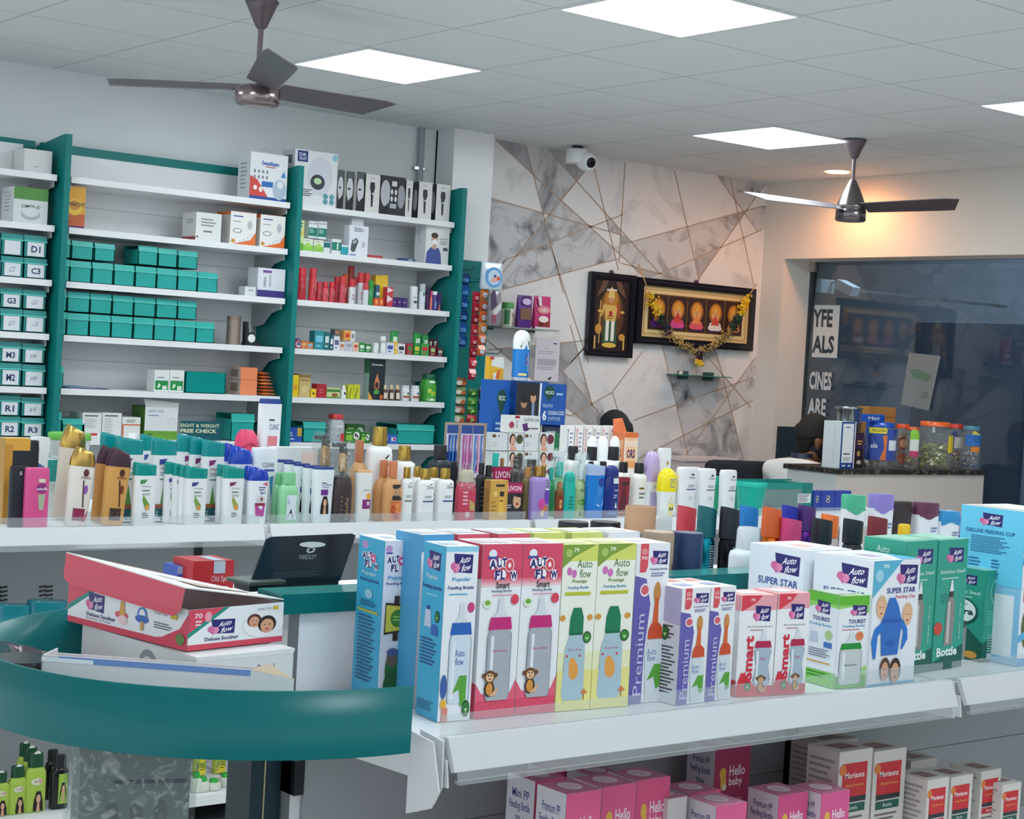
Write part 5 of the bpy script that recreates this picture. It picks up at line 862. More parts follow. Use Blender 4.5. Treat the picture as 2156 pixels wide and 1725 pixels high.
for i, (x0, x1, yt, Y) in enumerate(((1181, 1217, 940, yc), (1221, 1257, 941, yc), (1265, 1304, 941, yc), (1228, 1248, 972, yb + .03), (1252, 1276, 972, yb + .03), (1292, 1322, 973, yb + .05), (1324, 1356, 975, yb))):
    b2('dove', x0, x1, yt, Y, 'white conditioner bottle with a square black cap, ' + ORD[i] + ' of the back group', 'e8e8e2', '15181c', [('R', .3, .5, .7, .8, '8a6a3a|m'), ('R', .25, .82, .8, .88, '2a2a2a'), ('L', .3, .3, .8, .45, 2, '6a6a66')] if i == 6 else (), name='conditioner_bottle', group=G)
for x0, x1, c, lab in ((1229, 1250, '3aa05a', 'white roll-on with a green label'), (1249, 1274, 'a83a9c', 'white roll-on with a purple label, middle'), (1276, 1298, 'a83a9c', 'white roll-on with a purple label, right')):
    X = sp((x0 + x1) / 2, ye, Z2); P = (X, ye, 1.06); bottle_at('roll', 'roll_on_bottle', lab + ' of three above the black caps', 'bottle', P, (x1 - x0) * depth(P) / FPX, hz(X, ye, 918) - 1.06, 'e8ecf0', 'eef0f2|g', [('R', .3, .32, .98, .42, c), ('L', .3, .1, .8, .3, 3, '4a5a8a')], group='white roll-on deodorants')
b2('roll', 1348, 1383, 950, yb, 'white baby lotion bottle with a lilac dome cap', 'e6e9ee', 'b8a4d0|g', [('R', .2, .1, .9, .36, 'b8b0d0'), ('P', [(.2, .36), (.5, .46), (.9, .36)], '8a6a80'), ('E', .45, .26, .08, .05, '3a3a44'), ('E', .65, .26, .08, .05, '3a3a44')], name='baby_lotion_bottle')
b2('roll', 1379, 1420, 986, ya + .02, 'white baby lotion bottle with a bright yellow dome cap', 'eaeded', 'f0dc1c|g', [('R', .35, .02, .95, .28, 'ece07a'), ('P', [(.35, .28), (.5, .4), (.85, .4), (.95, .28)], 'e6c83a'), ('E', .5, .16, .08, .04, '3a3a34'), ('E', .7, .16, .08, .04, '3a3a34'), ('L', .35, .6, .8, .8, 4, '8a9ab0')], name='baby_lotion_bottle')
b2('tube', 1377, 1405, 944, yb, 'white hair cream tube standing highest at the back of the tubes', 'e8eaee', 'e4e6ea', [('T', 'Dove', .4, .64, .9, .7, '33373c', 0), ('E', .6, .78, .1, .03, 'b8904a')], name='cream_tube')
G = 'white cream tubes with a dark blue stripe'
DT = [('T', 'Dove', .45, .78, .85, .82, '33373c', 0), ('E', .65, .86, .1, .02, '33373c'), ('L', .4, .6, .85, .66, 2, '6a7078'), ('R', .3, .55, .9, .57, '1f3a6a'), ('E', .6, .38, .14, .05, 'd0d4d8')]
for i, (x0, x1, yt, Y) in enumerate(((1420, 1460, 984, ya), (1440, 1468, 984, ya + .07), (1463, 1501, 987, ya), (1511, 1545, 990, ya))):
    b2('tube', x0, x1, yt, Y, 'white cream tube with a dark blue stripe, ' + ORD[i] + ' of four', 'e8eaee', 'e4e6ea', DT, name='cream_tube', group=G)
b2('tub', 1498, 1514, 1003, yb, 'green bottle peeping between the white cream tubes', '1d9a70', '18a080', name='cream_tub')
# translucent teal bucket, teal display box, blue packs
P = (sp(1578, -.70, Z2), -.70, Z2); w = 66 * depth(P) / FPX; h = hz(P[0], -.70, 1014) - Z2
t = thing('plastic_bucket', 'translucent turquoise plastic cup bin right of the cream tubes', 'bin', P)
m = MB(); m.loft([(0, w * .36, w * .36), (h * .85, w * .48, w * .48)], '18b8a4|t', 28, caps=(1, 0)); m.build('body', t)
m = MB(); m.loft([(h * .85, w * .5, w * .5), (h * .97, w * .52, w * .52), (h, w * .5, w * .5)], '2cc4b4|t', 28, caps=(0, 0)); m.build('rim', t)
A = (sp(1562, .0, Z2), 0); X1 = sp(1680, -.02, Z2)
X0 = sp(1552, -.62, .97); X1 = sp(1708, -.62, .97); h = hz(X1, -.62, 1018) - .97
t = thing('display_box', 'open teal display box with a clear front window behind the turquoise bin', 'display', ((X0 + X1) / 2, -.56, .9715))
w = X1 - X0; m = MB(); m.box(-w / 2, w / 2, .056, .06, 0, h * 1.05, '0b7a72|c'); m.box(w / 2 - .06, w / 2, -.06, .056, 0, h, '0b736c|c'); m.box(-w / 2, -w / 2 + .004, -.06, .056, 0, h * 1.04, '0b7a72|c'); m.box(-w / 2 + .004, w / 2 - .06, -.06, .056, 0, .004, '0b7a72|c'); m.box(-w / 2 + .004, w / 2 - .06, -.06, -.056, h * .78, h, '0f847b|c')
m.art([('R', .8, .3, .98, .62, 'd0d8d8'), ('L', .81, .32, .97, .6, 5, '6a3a5a')], lambda u, v, o: (-w / 2 + u * w, -.06 - o, v * h)); m.build('case', t)
m = MB(); m.box(-w / 2 + .004, w / 2 - .06, -.0595, -.0585, .004, h * .78, 'clear'); m.build('window', t)
for i, (x0, x1) in enumerate(((1711, 1727), (1728, 1756), (1757, 1790))):
    cart_px(x0, x1, 1034, -.6, .9715, .04, 'dark blue pack behind the mint green bottle, ' + ORD[i] + ' of three', '1b3a94', [('V', 'OU', .35, .4, .65, .75, 'd8c88a', 1)], name='snack_pack', group='dark blue packs behind the deodorants')
# ---------------------------------------------------------------- gondola 2 lower shelves (seen under the curved end)
def b3(kind, x0, x1, yt, Y, Z, lab, body, cap, art=(), **k): return bot(kind, x0, x1, yt, Y, Z, lab, body, cap, art, **k)
VV = [('E', .5, .95, .36, .1, 'eceee8'), ('T', 'VVD', .35, .5, .8, .56, 'b02a30', 1), ('E', .5, .53, .3, .06, 'd8dcc8')] + lady(.6, .02, .36, .26)
for i, (x0, x1, yt, Y) in enumerate(((32, 62, 1565, -.62), (40, 78, 1574, -.69), (48, 92, 1586, -.76), (14, 52, 1613, -.76), (-24, 16, 1626, -.76))):
    b3('nyle', x0, x1, yt, Y, .181, 'lime green hair oil bottle with a green cap, ' + ['back one', 'middle one', 'front tall one', 'short one left of the tall ones', 'cut by the left photo edge'][i], 'a8c44c', '0c4a2c', VV, name='hair_oil_bottle', group='lime green hair oil bottles')
for x0, x1, yt, Y, lab in ((92, 122, 1579, -.66, 'black hair oil bottle with a black cap, back one'), (103, 140, 1590, -.76, 'black hair oil bottle with a green woman label, front one')):
    b3('nyle', x0, x1, yt, Y, .181, lab, '14161a|g', '1a1d20', [('R', .35, .1, .95, .66, '9ac04a')] + lady(.65, .14, .5, .22), name='hair_oil_bottle')
for x0, x1, yt, lab in ((404, 432, 1578, 'bottle with a yellow label and green cap, left one'), (446, 474, 1574, 'bottle with a yellow label and green cap, right one')):
    b3('neck', x0, x1, yt, -.6, .181, lab + ' of two beside the dark post', 'a8b83a', '4ac02a', [('R', .08, .05, .95, .6, 'e8d83a'), ('L', .4, .2, .85, .5, 3, '6a7a2a'), ('V', 'Meditec', .12, .1, .3, .5, '6a8a9a', 0)], name='hair_oil_bottle')
for i, (x0, x1, yt) in enumerate(((400, 424, 1626), (412, 440, 1636), (434, 464, 1640), (460, 486, 1628))):
    b3('mini', x0, x1, yt, -.77 + .02 * (i == 3), .181, 'small bottle with a wide bright green cap, ' + ORD[i] + ' of four', 'd8dcd0', '22b03a', name='hair_oil_bottle', group='small green-capped bottles')
for x0, x1, yt, lab in ((-10, 56, 1272, 'teal glass bottle lying low at the left photo edge behind the curved rim'), (54, 132, 1264, 'teal glass bottle with a highlight beside the open red box')):
    b3('oval', x0, x1, yt, -.7, .601, lab, '1d8a9a|g', '17808f|g', name='shampoo_bottle')
# ================================================================ WALL SHELVES: MIDDLE AND LEFT BAYS
ZW = [z + .001 for z in ZS]; YF = 2.03
def bin_(x0, x1, yt, Y, Z, label, text=None, group=None, d=.16, c='10a098', c2='14aaa0'):
    X0 = sp(x0, Y, Z); X1 = sp(x1, Y, Z); h = hz((X0 + X1) / 2, Y, yt) - Z; w = X1 - X0
    t = thing('storage_bin', label, 'storage bin', ((X0 + X1) / 2, Y + d / 2, Z), 0, group)
    m = MB(); w *= 1.03
    m.box(-w / 2, w / 2, -d / 2, -d / 2 + .003, 0, h * .74, c); m.box(-w / 2, w / 2, d / 2 - .003, d / 2, 0, h, c); m.box(-w / 2, -w / 2 + .003, -d / 2, d / 2, 0, h * .8, c); m.box(w / 2 - .003, w / 2, -d / 2, d / 2, 0, h * .8, c); m.box(-w / 2, w / 2, -d / 2, d / 2, 0, .003, c)
    m.prism([(-d / 2, h * .74), (-d / 2 + .004, h * .74), (-d / 2 + .009, h), (-d / 2 + .005, h)], -w / 2, w / 2, c2, ax='x'); m.box(-w / 2, w / 2, -d / 2 + .005, d / 2, h - .002, h, c)
    m.build('tray', t)
    m = MB(); m.box(-w / 2 - .001, w / 2 + .001, -d / 2 - .004, -d / 2, h * .7, h * .76, '58c4bc|g'); m.build('front_rim', t)  # raised rim; its lighter teal is a painted highlight line
    if text is not None:
        m = MB(); m.box(-w * .36, w * .36, -d / 2 - .006, -d / 2 - .001, h * .06, h * .68, 'd9dde2')
        if text: m.art([('T', text, .22, .26, .78, .74, '2a3560', 1.6)] if text in BOLD else [('S', text, .26, .26, .7, .74, '6a7484', 0)], lambda u, v, o: (-w * .36 + u * w * .72, -d / 2 - .006 - o, h * .06 + v * h * .62))
        o = m.build('paper_label', t); o['label'] = 'white paper label'
    return t
BOLD = ('D1', 'C3', 'G3', 'M3', 'M2', 'R1', 'R2', 'R3')
GB = 'blank teal storage bins of the middle bay'
def binrow(xs, tops, Z, what, Y=YF):
    for i, (x0, x1) in enumerate(xs):
        f = i / max(1, len(xs) - 1); yt = tops[0] + (tops[1] - tops[0]) * f
        bin_(x0, x1, yt, Y, Z, 'blank teal storage bin, ' + ORD[i] + ' in the ' + what, group=GB)
r1 = [(124, 145), (147, 190), (194, 236), (240, 281), (285, 327), (330, 371), (374, 413), (416, 456)]
binrow(r1, (546, 574), ZW[2], 'lower row on the third shelf')
zt = hz(sp(200, YF, ZW[2]), YF, 550) + .002
binrow([(128, 147), (151, 194), (199, 240), (291, 330), (333, 371), (375, 414)], (503, 529), zt, 'upper row on the third shelf')
r2 = [(121, 138), (140, 185), (188, 231), (234, 277), (281, 321), (324, 365), (368, 410), (412, 449)]
binrow(r2, (657, 679), ZW[3], 'lower row on the fourth shelf')
zt = hz(sp(200, YF, ZW[3]), YF, 661) + .002
binrow([(124, 139), (142, 187), (190, 233), (237, 279), (282, 325), (329, 371), (374, 412)], (612, 634), zt, 'upper row on the fourth shelf')
# lettered bins, left bay
for j, (zi, y0, y1, a, b) in enumerate(((2, 540, 492, ('C2', 'C3'), ('', 'D1')), (3, 650, 607, ('G1', '~5'), ('G3', 'G2')), (4, 764, 720, ('M2', 'M4'), ('M3', 'M6')), (5, 876, 833, ('R2', 'R3'), ('R1', 'R4')))):
    zz = ZW[zi]
    for r, (yt, tx) in enumerate(((y0, a), (y1, b))):
        for c, (x0, x1) in enumerate(((2, 47), (50, 97))):
            x0 -= j * 2; x1 -= j * 2
            s = tx[c]; d = ('with the label ' + s) if s and s in BOLD else ('with a handwritten label ' + (s if s and s[0] != '~' else 'too faint to read'))
            bin_(x0, x1, yt + (4 if c else 0), YF, zz, 'teal storage bin %s, %s in the left bay' % (d, ['lower', 'upper'][r] + ['', ' row of shelf pair', '', ''][0]), s.strip('~') and s, None, c='0b807e', c2='128886')
        zz = hz(sp(50, YF, ZW[zi]), YF, y0 + 2) + .002
for zi, yts, nm in ((5, (880, 864), 'bottom shelf'), (4, (808, 770), 'fifth shelf')):
    if zi == 5:
        bin_(108, 128, 868, YF, ZW[5], 'narrow teal storage bin at the left end of the bottom shelf of the middle bay'); bin_(131, 176, 882, YF, ZW[5], 'teal storage bin left of the white cartons on the bottom shelf')
    else: bin_(113, 132, 772, YF, ZW[4], 'teal storage bin at the left end of the fifth shelf, beside thin papers')
# left bay boxes on the top shelves
def wb(x0, x1, yt, zi, lab, c, f=(), s=(), tp=(), d=.14, Y=YF, **k): return cart_px(x0, x1, yt, Y, ZW[zi], d, lab, c, f, s, tp, **k)
wb(50, 108, 316, 0, 'plain white carton on the top shelf of the left bay', 'd6d6d6', [('P', [(.2, .35), (.35, .25), (.6, .3), (.4, .22)], '7a7a7a')], d=.12)
wb(-20, 46, 300, 0, 'white carton behind the plain one at the left photo edge', 'd9dddd', Y=YF + .13, d=.12)
wb(27, 99, 396, 1, 'white and green carton on the second shelf of the left bay', 'd3d8d8', [('R', 0, .66, 1, 1, '4f8a3a'), ('T', 'OMEE-D', .22, .42, .78, .52, '44603f', 1), ('E', .5, .25, .28, .16, 'a8b0b0'), ('E', .5, .32, .24, .14, 'd3d8d8')], [('L', .2, .3, .8, .9, 6, 'a8b0b0')], ct='4f8a3a')
# middle bay
wb(133, 177, 393, 1, 'orange and yellow nutrition carton on the second shelf of the middle bay', 'e0a02c', [('R', 0, 0, 1, .34, 'c0602c'), ('E', .5, .5, .36, .2, 'e8c040'), ('E', .5, .55, .25, .12, 'd08a2c'), ('T', 'SUPRACNT', .04, .52, .98, .62, '2a2a3c', 1), ('R', 0, 0, 1, .05, '6a2a6a'), ('R', 0, .1, .35, .16, 'b83a2c')], d=.1)
t = wb(524, 602, 324, 0, 'steamer carton with red and blue artwork and a thin handle, top shelf', 'e6e9ec', [('P', [(0, 0), (.55, 0), (.35, .25), (.2, .42), (0, .5)], 'd04a44'), ('R', 0, 0, 1, .07, '1f4f9c'), ('E', .15, .25, .05, .05, 'f0e8e8'), ('E', .3, .22, .05, .06, 'f0e8e8'), ('T', 'Swastibaam', .3, .74, .76, .84, '2a5fb0', 2), ('R', .4, .7, .66, .72, 'c8503c'), ('R', .32, .28, .62, .4, '2a6ab8'), ('E', .8, .25, .18, .22, 'b0c0d0'), ('E', .82, .36, .08, .08, 'e6e9ec'), ('P', [(.82, .52), (.96, .52), (.9, .66)], '3a8ac8')] + [('E', .12 + .11 * i, .6 - .12 * j, .03, .04, '8a9098') for i in range(4) for j in range(2)], [('L', .2, .2, .8, .8, 7, 'a8b0b8')], d=.12)
m = MB(); m.tube([(-.035 + .07 * i / 8, 0, .0 + .03 * math.sin(math.pi * i / 8)) for i in range(9)], .0015, 'b0b8bc'); m.build('handle', t, (0, -.02, hz(sp(562, YF, ZW[0]), YF, 324) - ZW[0]))
wb(411, 464, 449, 1, 'white tablet carton with torn lower edge on the second shelf', 'dfe1de', [('L', .2, .5, .85, .82, 3, '8a8a84'), ('L', .3, .28, .75, .4, 1, '6a6a66'), ('R', .03, .1, .1, .16, '3a3a3a')], [('R', 0, .03, 1, .14, 'a8323c'), ('L', .3, .6, .9, .8, 3, '9a9a96')])
for x0, x1, yt, n in ((483, 537, 447, 'left'), (546, 598, 454, 'right')):
    wb(x0, x1, yt, 1, 'white and orange nebuliser mask carton, %s one of the pair on the second shelf' % n, 'e9e7e4', [('P', [(.1, 0), (1, 0), (1, .42), (.8, .16)], 'e07030'), ('E', .28, .42, .18, .08, '9aa0a4'), ('E', .28, .42, .13, .05, 'e9e7e4'), ('E', .76, .62, .1, .14, 'b8bcc0'), ('L', .1, .82, .6, .9, 1, '3a4a9a'), ('L', .1, .68, .5, .72, 1, '6a6e74'), ('E', .13, .1, .08, .06, 'c8903a')] + [('E', .4 + .15 * i, .1 + .06 * i, .045, .04, 'd0d6dc') for i in range(4)], [('R', 0, 0, 1, 1, 'd8d4d0'), ('R', 0, .9, 1, 1, 'e07030')], ct='e07030', group='nebuliser mask cartons')
wb(541, 598, 566, 2, 'white carton with a purple base on the third shelf, middle bay', 'dcdfe4', [('R', 0, 0, 1, .24, '3a2f78'), ('R', .18, .84, .5, .93, '7a4a9a'), ('V', 'tablets', .2, .34, .3, .7, '3a3a44', 0), ('V', 'capsules', .4, .34, .5, .78, '3a3a44', 0), ('L', .7, .32, .76, .36, 1, '3a3a44')], d=.1)
wb(515, 538, 604, 2, 'tiny white medicine box beside the purple-based carton', 'd6dadc', [('L', .3, .5, .9, .7, 2, '5a6068')], d=.06)
P = (sp(490, YF + .05, ZW[3]), YF + .05, ZW[3]); r = 29 * depth(P) / FPX / 2; h = hz(P[0], P[1], 666) - ZW[3]
t = thing('steel_canister', 'brushed steel canister on the fourth shelf of the middle bay', 'canister', P); m = MB(); m.loft([(0, r, r), (.002, r, r), (h * .85, r, r)], '9c8c80|b', 30); m.build('body', t); m = MB(); m.loft([(h * .85, r * 1.03, r * 1.03), (h, r * 1.02, r * 1.02)], '8c7c70|b', 30); m.build('lid', t)
P = (sp(530, YF, ZW[3]), YF + .03, ZW[3]); t = thing('pressure_gauge', 'black device with a round white dial beside the steel canister', 'gauge', P)
m = MB(); m.box(-.03, .06, -.02, .02, 0, .015, '15181c'); m.prism([(-.028, .015), (.035, .015), (.025, .065), (-.01, .06), (-.016, .115), (-.03, .115)], -.015, .015, '15181c'); m.build('body', t)
m = MB(); m.loft([(0, .02, .02), (.004, .02, .02)], 'e4e6e0', 24); m.build('dial', t, (.004, -.015, .035), rot=(math.radians(90), 0, 0))
for x0, x1, n in ((324, 355, 'left'), (356, 386, 'right')):
    wb(x0, x1, 780, 4, 'small white box with a green panel, %s one of the pair on the fifth shelf' % n, 'e0e4e2', [('R', .06, .08, .94, .52, '1f8a44'), ('R', .55, .1, .85, .28, 'd9e4dc'), ('P', [(.2, .2), (.3, .4), (.45, .3), (.3, .16)], 'cfe6d4'), ('L', .2, .6, .8, .72, 1, '8a9094')], ct='e6e8e8', d=.08, group='white and green medicine boxes')
t = thing('storage_bin', 'translucent turquoise bin lying on the fifth shelf beside the white and green boxes', 'storage bin', (sp(432, YF, ZW[4]), YF + .06, ZW[4])); w = sp(472, YF, ZW[4]) - sp(388, YF, ZW[4])
m = MB(); m.box(-w / 2, w / 2, -.06, -.056, 0, .1, '14a098|t'); m.box(-w / 2, w / 2, .056, .06, 0, .1, '14a098|t'); m.box(-w / 2, -w / 2 + .004, -.06, .06, 0, .1, '14a098|t'); m.box(w / 2 - .004, w / 2, -.06, .06, 0, .1, '14a098|t'); m.box(-w / 2, w / 2, -.06, .06, 0, .004, '14a098|t'); m.build('tray', t)
m = MB(); m.box(-w * .3, -w * .05, -.03, .03, .004, .05, '1f6a4c'); m.build('content', t)
OR = [('R', 0, 0, 1, 1, 'e88858')]
for yt, zz, n in ((801, ZW[4], 'lower'), ): wb(505, 540, 801, 4, 'orange medicine carton, lower one of two stacked on the fifth shelf', 'e88858', (), [('R', 0, 0, 1, 1, 'c9b0a4'), ('R', .2, .2, .8, .8, '8a7468')], d=.12)
zt = hz(sp(522, YF, ZW[4]), YF, 801) + .002
cart_px(506, 541, 774, YF, zt, .12, 'orange medicine carton, upper one of two stacked on the fifth shelf', 'e88858', (), [('R', 0, 0, 1, 1, 'c9b0a4'), ('R', .2, .2, .8, .8, '8a7468')], ct='d0602c')
rr = random.Random(9)
for i in range(7):
    zz = ZW[4] + .0165 * i; x = sp(562 - i * 1.5, YF + .03, zz); s_ = 1 - .05 * i
    m = MB(); m.loft([(0, .001, .03), (.006, .05 * s_, .045), (.010, .052 * s_, .045), (.0155, .001, .03)], ['d8742c', 'c85f22', 'b8552a', 'e08a3c'][i % 4] + '|g', 14, e=3)
    m.art([('E', .5, .5, .2, .3, '6a3a4a')], lambda u, v, o: (-.04 + u * .08, -.046 - o, .004 + v * .006))
    tag(m.build('medicine_pouch', None, (x, YF + .05, zz), rr.uniform(-.15, .15)), 'orange foil pouch in the pile on the fifth shelf, ' + ['bottom one', 'second from bottom', 'third from bottom', 'middle one', 'third from top', 'second from top', 'topmost'][i], 'pouch', 'orange pouches piled on the fifth shelf')
m = MB()
for i in range(3): m.box(sp(134, YF, ZW[4]) + .02 * i, sp(182, YF, ZW[4]) + .06 * i, YF + .02, YF + .14, ZW[4] + .003 * (2 - i), ZW[4] + .003 * (3 - i), ['2f8a94', '7a84b0', '5a3f74'][i])
tag(m.build('paper_sheets'), 'thin coloured leaflets lying flat at the left end of the fifth shelf', 'papers')
# bottom shelf of middle bay
wb(172, 212, 870, 5, 'white carton with a red label strip on the bottom shelf', 'dfe2e0', [('R', .1, .1, .8, .2, 'c8303c'), ('L', .1, .4, .8, .8, 6, 'b0b6b4'), ('R', .1, .86, .8, .92, '6a706e')], [('R', 0, 0, 1, 1, 'd0d4d2')])
wb(214, 254, 870, 5, 'white carton with a grey printed panel, right of the red-stripped carton', 'dfe2e0', [('L', .1, .2, .6, .8, 8, 'b0b6b4'), ('R', .1, .86, .8, .92, '6a706e'), ('L', .1, .0, .5, .14, 2, '4a5050')])
wb(256, 294, 879, 5, 'white carton with an orange frame, third in the row on the bottom shelf', 'e2e2de', [('R', 0, .62, 1, .68, 'd0603a'), ('R', 0, .0, .08, .66, 'd0603a'), ('L', .2, .75, .8, .9, 2, '7a7e7c'), ('E', .8, .1, .1, .06, 'e8b04a')])
t = wb(303, 372, 857, 5, 'open white and green carton with a raised flap on the bottom shelf', 'dcdfe0', [('R', 0, 0, 1, .26, '6aa03a'), ('T', 'DISPO VAN', .1, .82, .55, .9, '4a5f9a', 0), ('L', .1, .7, .5, .76, 1, '6a78a8'), ('E', .8, .55, .12, .1, 'c0c6ca'), ('E', .8, .55, .1, .085, 'dcdfe0'), ('L', .08, .1, .3, .2, 1, '3a6a3a')], [('R', 0, 0, 1, 1, '4a7a30')], ct='3a3a30')
zt = hz(sp(337, YF, ZW[5]), YF, 857) - ZW[5]; w = sp(372, YF, ZW[5]) - sp(303, YF, ZW[5])
m = MB(); m.add([(-w / 2, -.07, zt), (w / 2, -.07, zt), (w / 2 + .01, -.06, zt + .02), (-w / 2, -.05, zt + .035)], [(0, 1, 2, 3)], 'd8d9d6|c'); m.build('flap', t)
# height and weight sign
X0 = sp(378, YF - .01, ZW[5]); X1 = sp(463, YF - .01, ZW[5]); z1 = hz(X0, YF - .01, 886); z0 = hz(X0, YF - .01, 917)
m = MB(); m.box(X0, X1, YF - .014, YF - .01, ZW[5], z1, '0a5560'); m.art([('T', 'EIGHT & WEIGHT', .0, .58, .96, .82, 'd8dcb8', 1), ('T', 'FREE CHECK', .0, .2, .9, .46, 'd8dcb8', 2)], lambda u, v, o: (X0 + u * (X1 - X0), YF - .014 - o, z0 + v * (z1 - z0)))
tag(m.build('notice_sign'), 'dark teal sign offering a free height and weight check on the bottom shelf', 'sign')
bin_(486, 533, 872, YF, ZW[5], 'dark teal storage bin right of the free check sign on the bottom shelf')
P = (sp(511, 1.7, 1.0), 1.72, 1.0)
# pink bag on rear shelf
P = (sp(511, ye, G2Z), ye, .971); w = 46 * depth(P) / FPX; h = hz(P[0], ye, 905) - .971
t = thing('toiletry_bag', 'bright pink rounded bag behind the blue-capped bottles', 'bag', P)
m = MB(); m.loft([(0, w * .46, .03), (h * .3, w * .5, .035), (h * .75, w * .5, .034), (h * .92, w * .44, .028), (h, w * .3, .012)], 'dc3c68', 26, e=3.4); m.build('body', t)
m = MB(); m.tube([(-w * .42, -.03, h * .78), (0, -.036, h * .84), (w * .42, -.03, h * .78)], .0025, 'b02850'); m.build('zip', t)
# ================================================================ WALL SHELVES: RIGHT BAY
wb(616, 706, 319, 0, 'large white breast pump carton with a dark blue badge on the top shelf', 'dfe2e4', [('R', .06, .78, .3, .98, '1f3a78'), ('T', 'DR', .1, .88, .26, .94, 'd8e0f0', 1), ('T', 'TRUST', .09, .81, .27, .86, 'd8e0f0', 1), ('E', .6, .55, .3, .36, 'cfd3dc'), ('E', .55, .44, .17, .14, '3a3f44'), ('E', .55, .46, .09, .06, 'b8d8a8'), ('L', .04, .16, .5, .3, 4, '3a4048'), ('E', .75, .2, .06, .05, '5a9aa4'), ('E', .9, .2, .06, .05, '5a9aa4'), ('E', .75, .1, .06, .05, '5a9aa4'), ('E', .9, .1, .06, .05, '5a9aa4'), ('E', .93, .92, .06, .06, '8ac4d0'), ('P', [(.02, .4), (.12, .6), (.2, .4)], 'c8a890')], [('R', 0, 0, 1, 1, 'c8cccd'), ('R', .2, .75, .8, .9, '5a6a7a')], d=.12)
MAN = [('R', 0, 0, 1, 1, '2b2e34'), ('E', .5, .55, .42, .32, 'c9cbd0'), ('R', .1, .82, .9, 1, '54585f'), ('P', [(0, .05), (.5, .28), (1, .4), (1, 0), (0, 0)], '181b20'), ('E', .4, .55, .2, .03, '3a3d42')]
TRI = [('P', [(.32, .8), (.62, .8), (.66, .66), (.56, .5), (.54, .16), (.42, .16), (.38, .5), (.3, .66)], '26292e'), ('E', .5, .5, .06, .03, 'c8ccd2'), ('L', .3, .88, .7, .92, 1, '9aa0a8')]
G = 'hair trimmer cartons on the top shelf'
for i, (x0, x1, yt) in enumerate(((708, 721, 358), (726, 742, 361), (748, 765, 362))):
    wb(x0, x1, yt, 0, 'narrow hair trimmer carton showing a black and white face, ' + ORD[i], 'dcdcd8', MAN, d=.06, group=G)
for i, (x0, x1, yt) in enumerate(((767, 797, 368), (852, 866, 381), (879, 907, 384), (916, 945, 389))):
    wb(x0, x1, yt, 0, 'white hair trimmer carton with a dark trimmer picture, ' + ORD[i] + ' of four', 'dddcd8', TRI, [('R', 0, 0, 1, 1, '2b2e34'), ('E', .5, .5, .3, .3, 'a8abb0')], d=.06, group=G)
wb(799, 850, 372, 0, 'wide black trimmer kit carton among the white ones on the top shelf', '2a2d33', [('E', .2, .55, .2, .34, 'b8bac0'), ('E', .85, .5, .16, .3, '9a9da4'), ('R', .38, 0, .72, 1, '26292f'), ('R', .45, .75, .65, .88, 'd8dade'), ('E', .46, .6, .05, .07, 'd8dade'), ('E', .62, .6, .05, .07, 'd8dade'), ('E', .46, .42, .05, .07, 'd8dade'), ('E', .62, .42, .05, .07, 'd8dade'), ('R', .4, .18, .66, .3, 'b0b4b8'), ('P', [(0, 0), (.3, .3), (.3, 0)], '101216')], d=.06)
# second shelf
wb(628, 638, 464, 1, 'tall yellow and green carton at the left end of the second shelf, right bay', 'd8e4a0', [('R', 0, .0, 1, .25, '6ab03c'), ('R', .1, .5, .8, .65, 'e8c83a'), ('L', .1, .75, .8, .95, 2, '4a7a3a')], d=.06)
AC = [('R', 0, .8, 1, 1, 'e3e8ea'), ('R', 0, .12, 1, .62, '16806c'), ('T', 'ACCU-CHEK', .05, .82, .95, .94, '2a3f6a', 1), ('L', .1, .3, .7, .55, 3, 'b8e0d4')]
for x0, x1, yt, n in ((638, 658, 503, 'left'), (660, 680, 506, 'middle')):
    wb(x0, x1, yt, 1, 'small white and lime green test strip box, %s one on the second shelf' % n, 'e4ead8', [('R', 0, .05, 1, .5, '8ac84a'), ('E', .5, .5, .3, .2, 'a8d46a'), ('L', .2, .8, .8, .9, 1, '6a9a5a')], d=.06)
wb(681, 694, 510, 1, 'small white and teal box beside the lime green test strip boxes', 'dfe4e6', [('R', 0, .5, 1, .95, '1a6a78')], d=.06)
zt = hz(sp(660, YF, ZW[1]), YF, 503) + .003
for x0, x1, yt, n in ((649, 667, 466, 'left'), (669, 687, 467, 'right')):
    cart_px(x0, x1, yt, YF + .005, zt, .05, 'teal and white glucose test carton standing on smaller boxes, %s one' % n, 'e0e6e8', AC)
wb(698, 717, 504, 1, 'teal and white lancet box right of the lime green boxes', 'e0e6e8', [('R', 0, .25, 1, .8, '16806c'), ('P', [(.55, .3), (.7, .3), (.7, .8), (.55, .7)], 'e0f0ec')], d=.06)
wb(718, 732, 516, 1, 'small turquoise box in front of the glucose meter carton', '28a0b0', [('R', 0, .8, 1, 1, 'dce6e8')], d=.05)
wb(733, 773, 476, 1, 'tall white glucose meter carton with a hang tab on the second shelf', 'e4e7ee', [('L', .25, .8, .85, .94, 3, '3a4a7a'), ('P', [(.16, .5), (.4, .6), (.5, .5), (.34, .15), (.2, .12), (.1, .2)], '4a585c'), ('P', [(.2, .48), (.38, .55), (.42, .46), (.22, .38)], 'a8b4b4'), ('L', .68, .3, .9, .5, 3, '8a90a0'), ('R', .08, .02, .4, .05, '2a4a9a')], d=.05)
zt = hz(sp(753, YF, ZW[1]), YF, 476) + .002
cart_px(741, 765, 461, YF + .01, zt, .02, 'small folded hang tab box on top of the glucose meter carton', 'c9ced6')
wb(776, 806, 538, 1, 'flat red box lying right of the glucose meter carton', 'b8483c', d=.05); wb(846, 874, 545, 1, 'flat dark blue box lying beside the face mask carton', '2f4a84', [('R', .5, .2, .8, .8, 'a8b4c8')], d=.05)
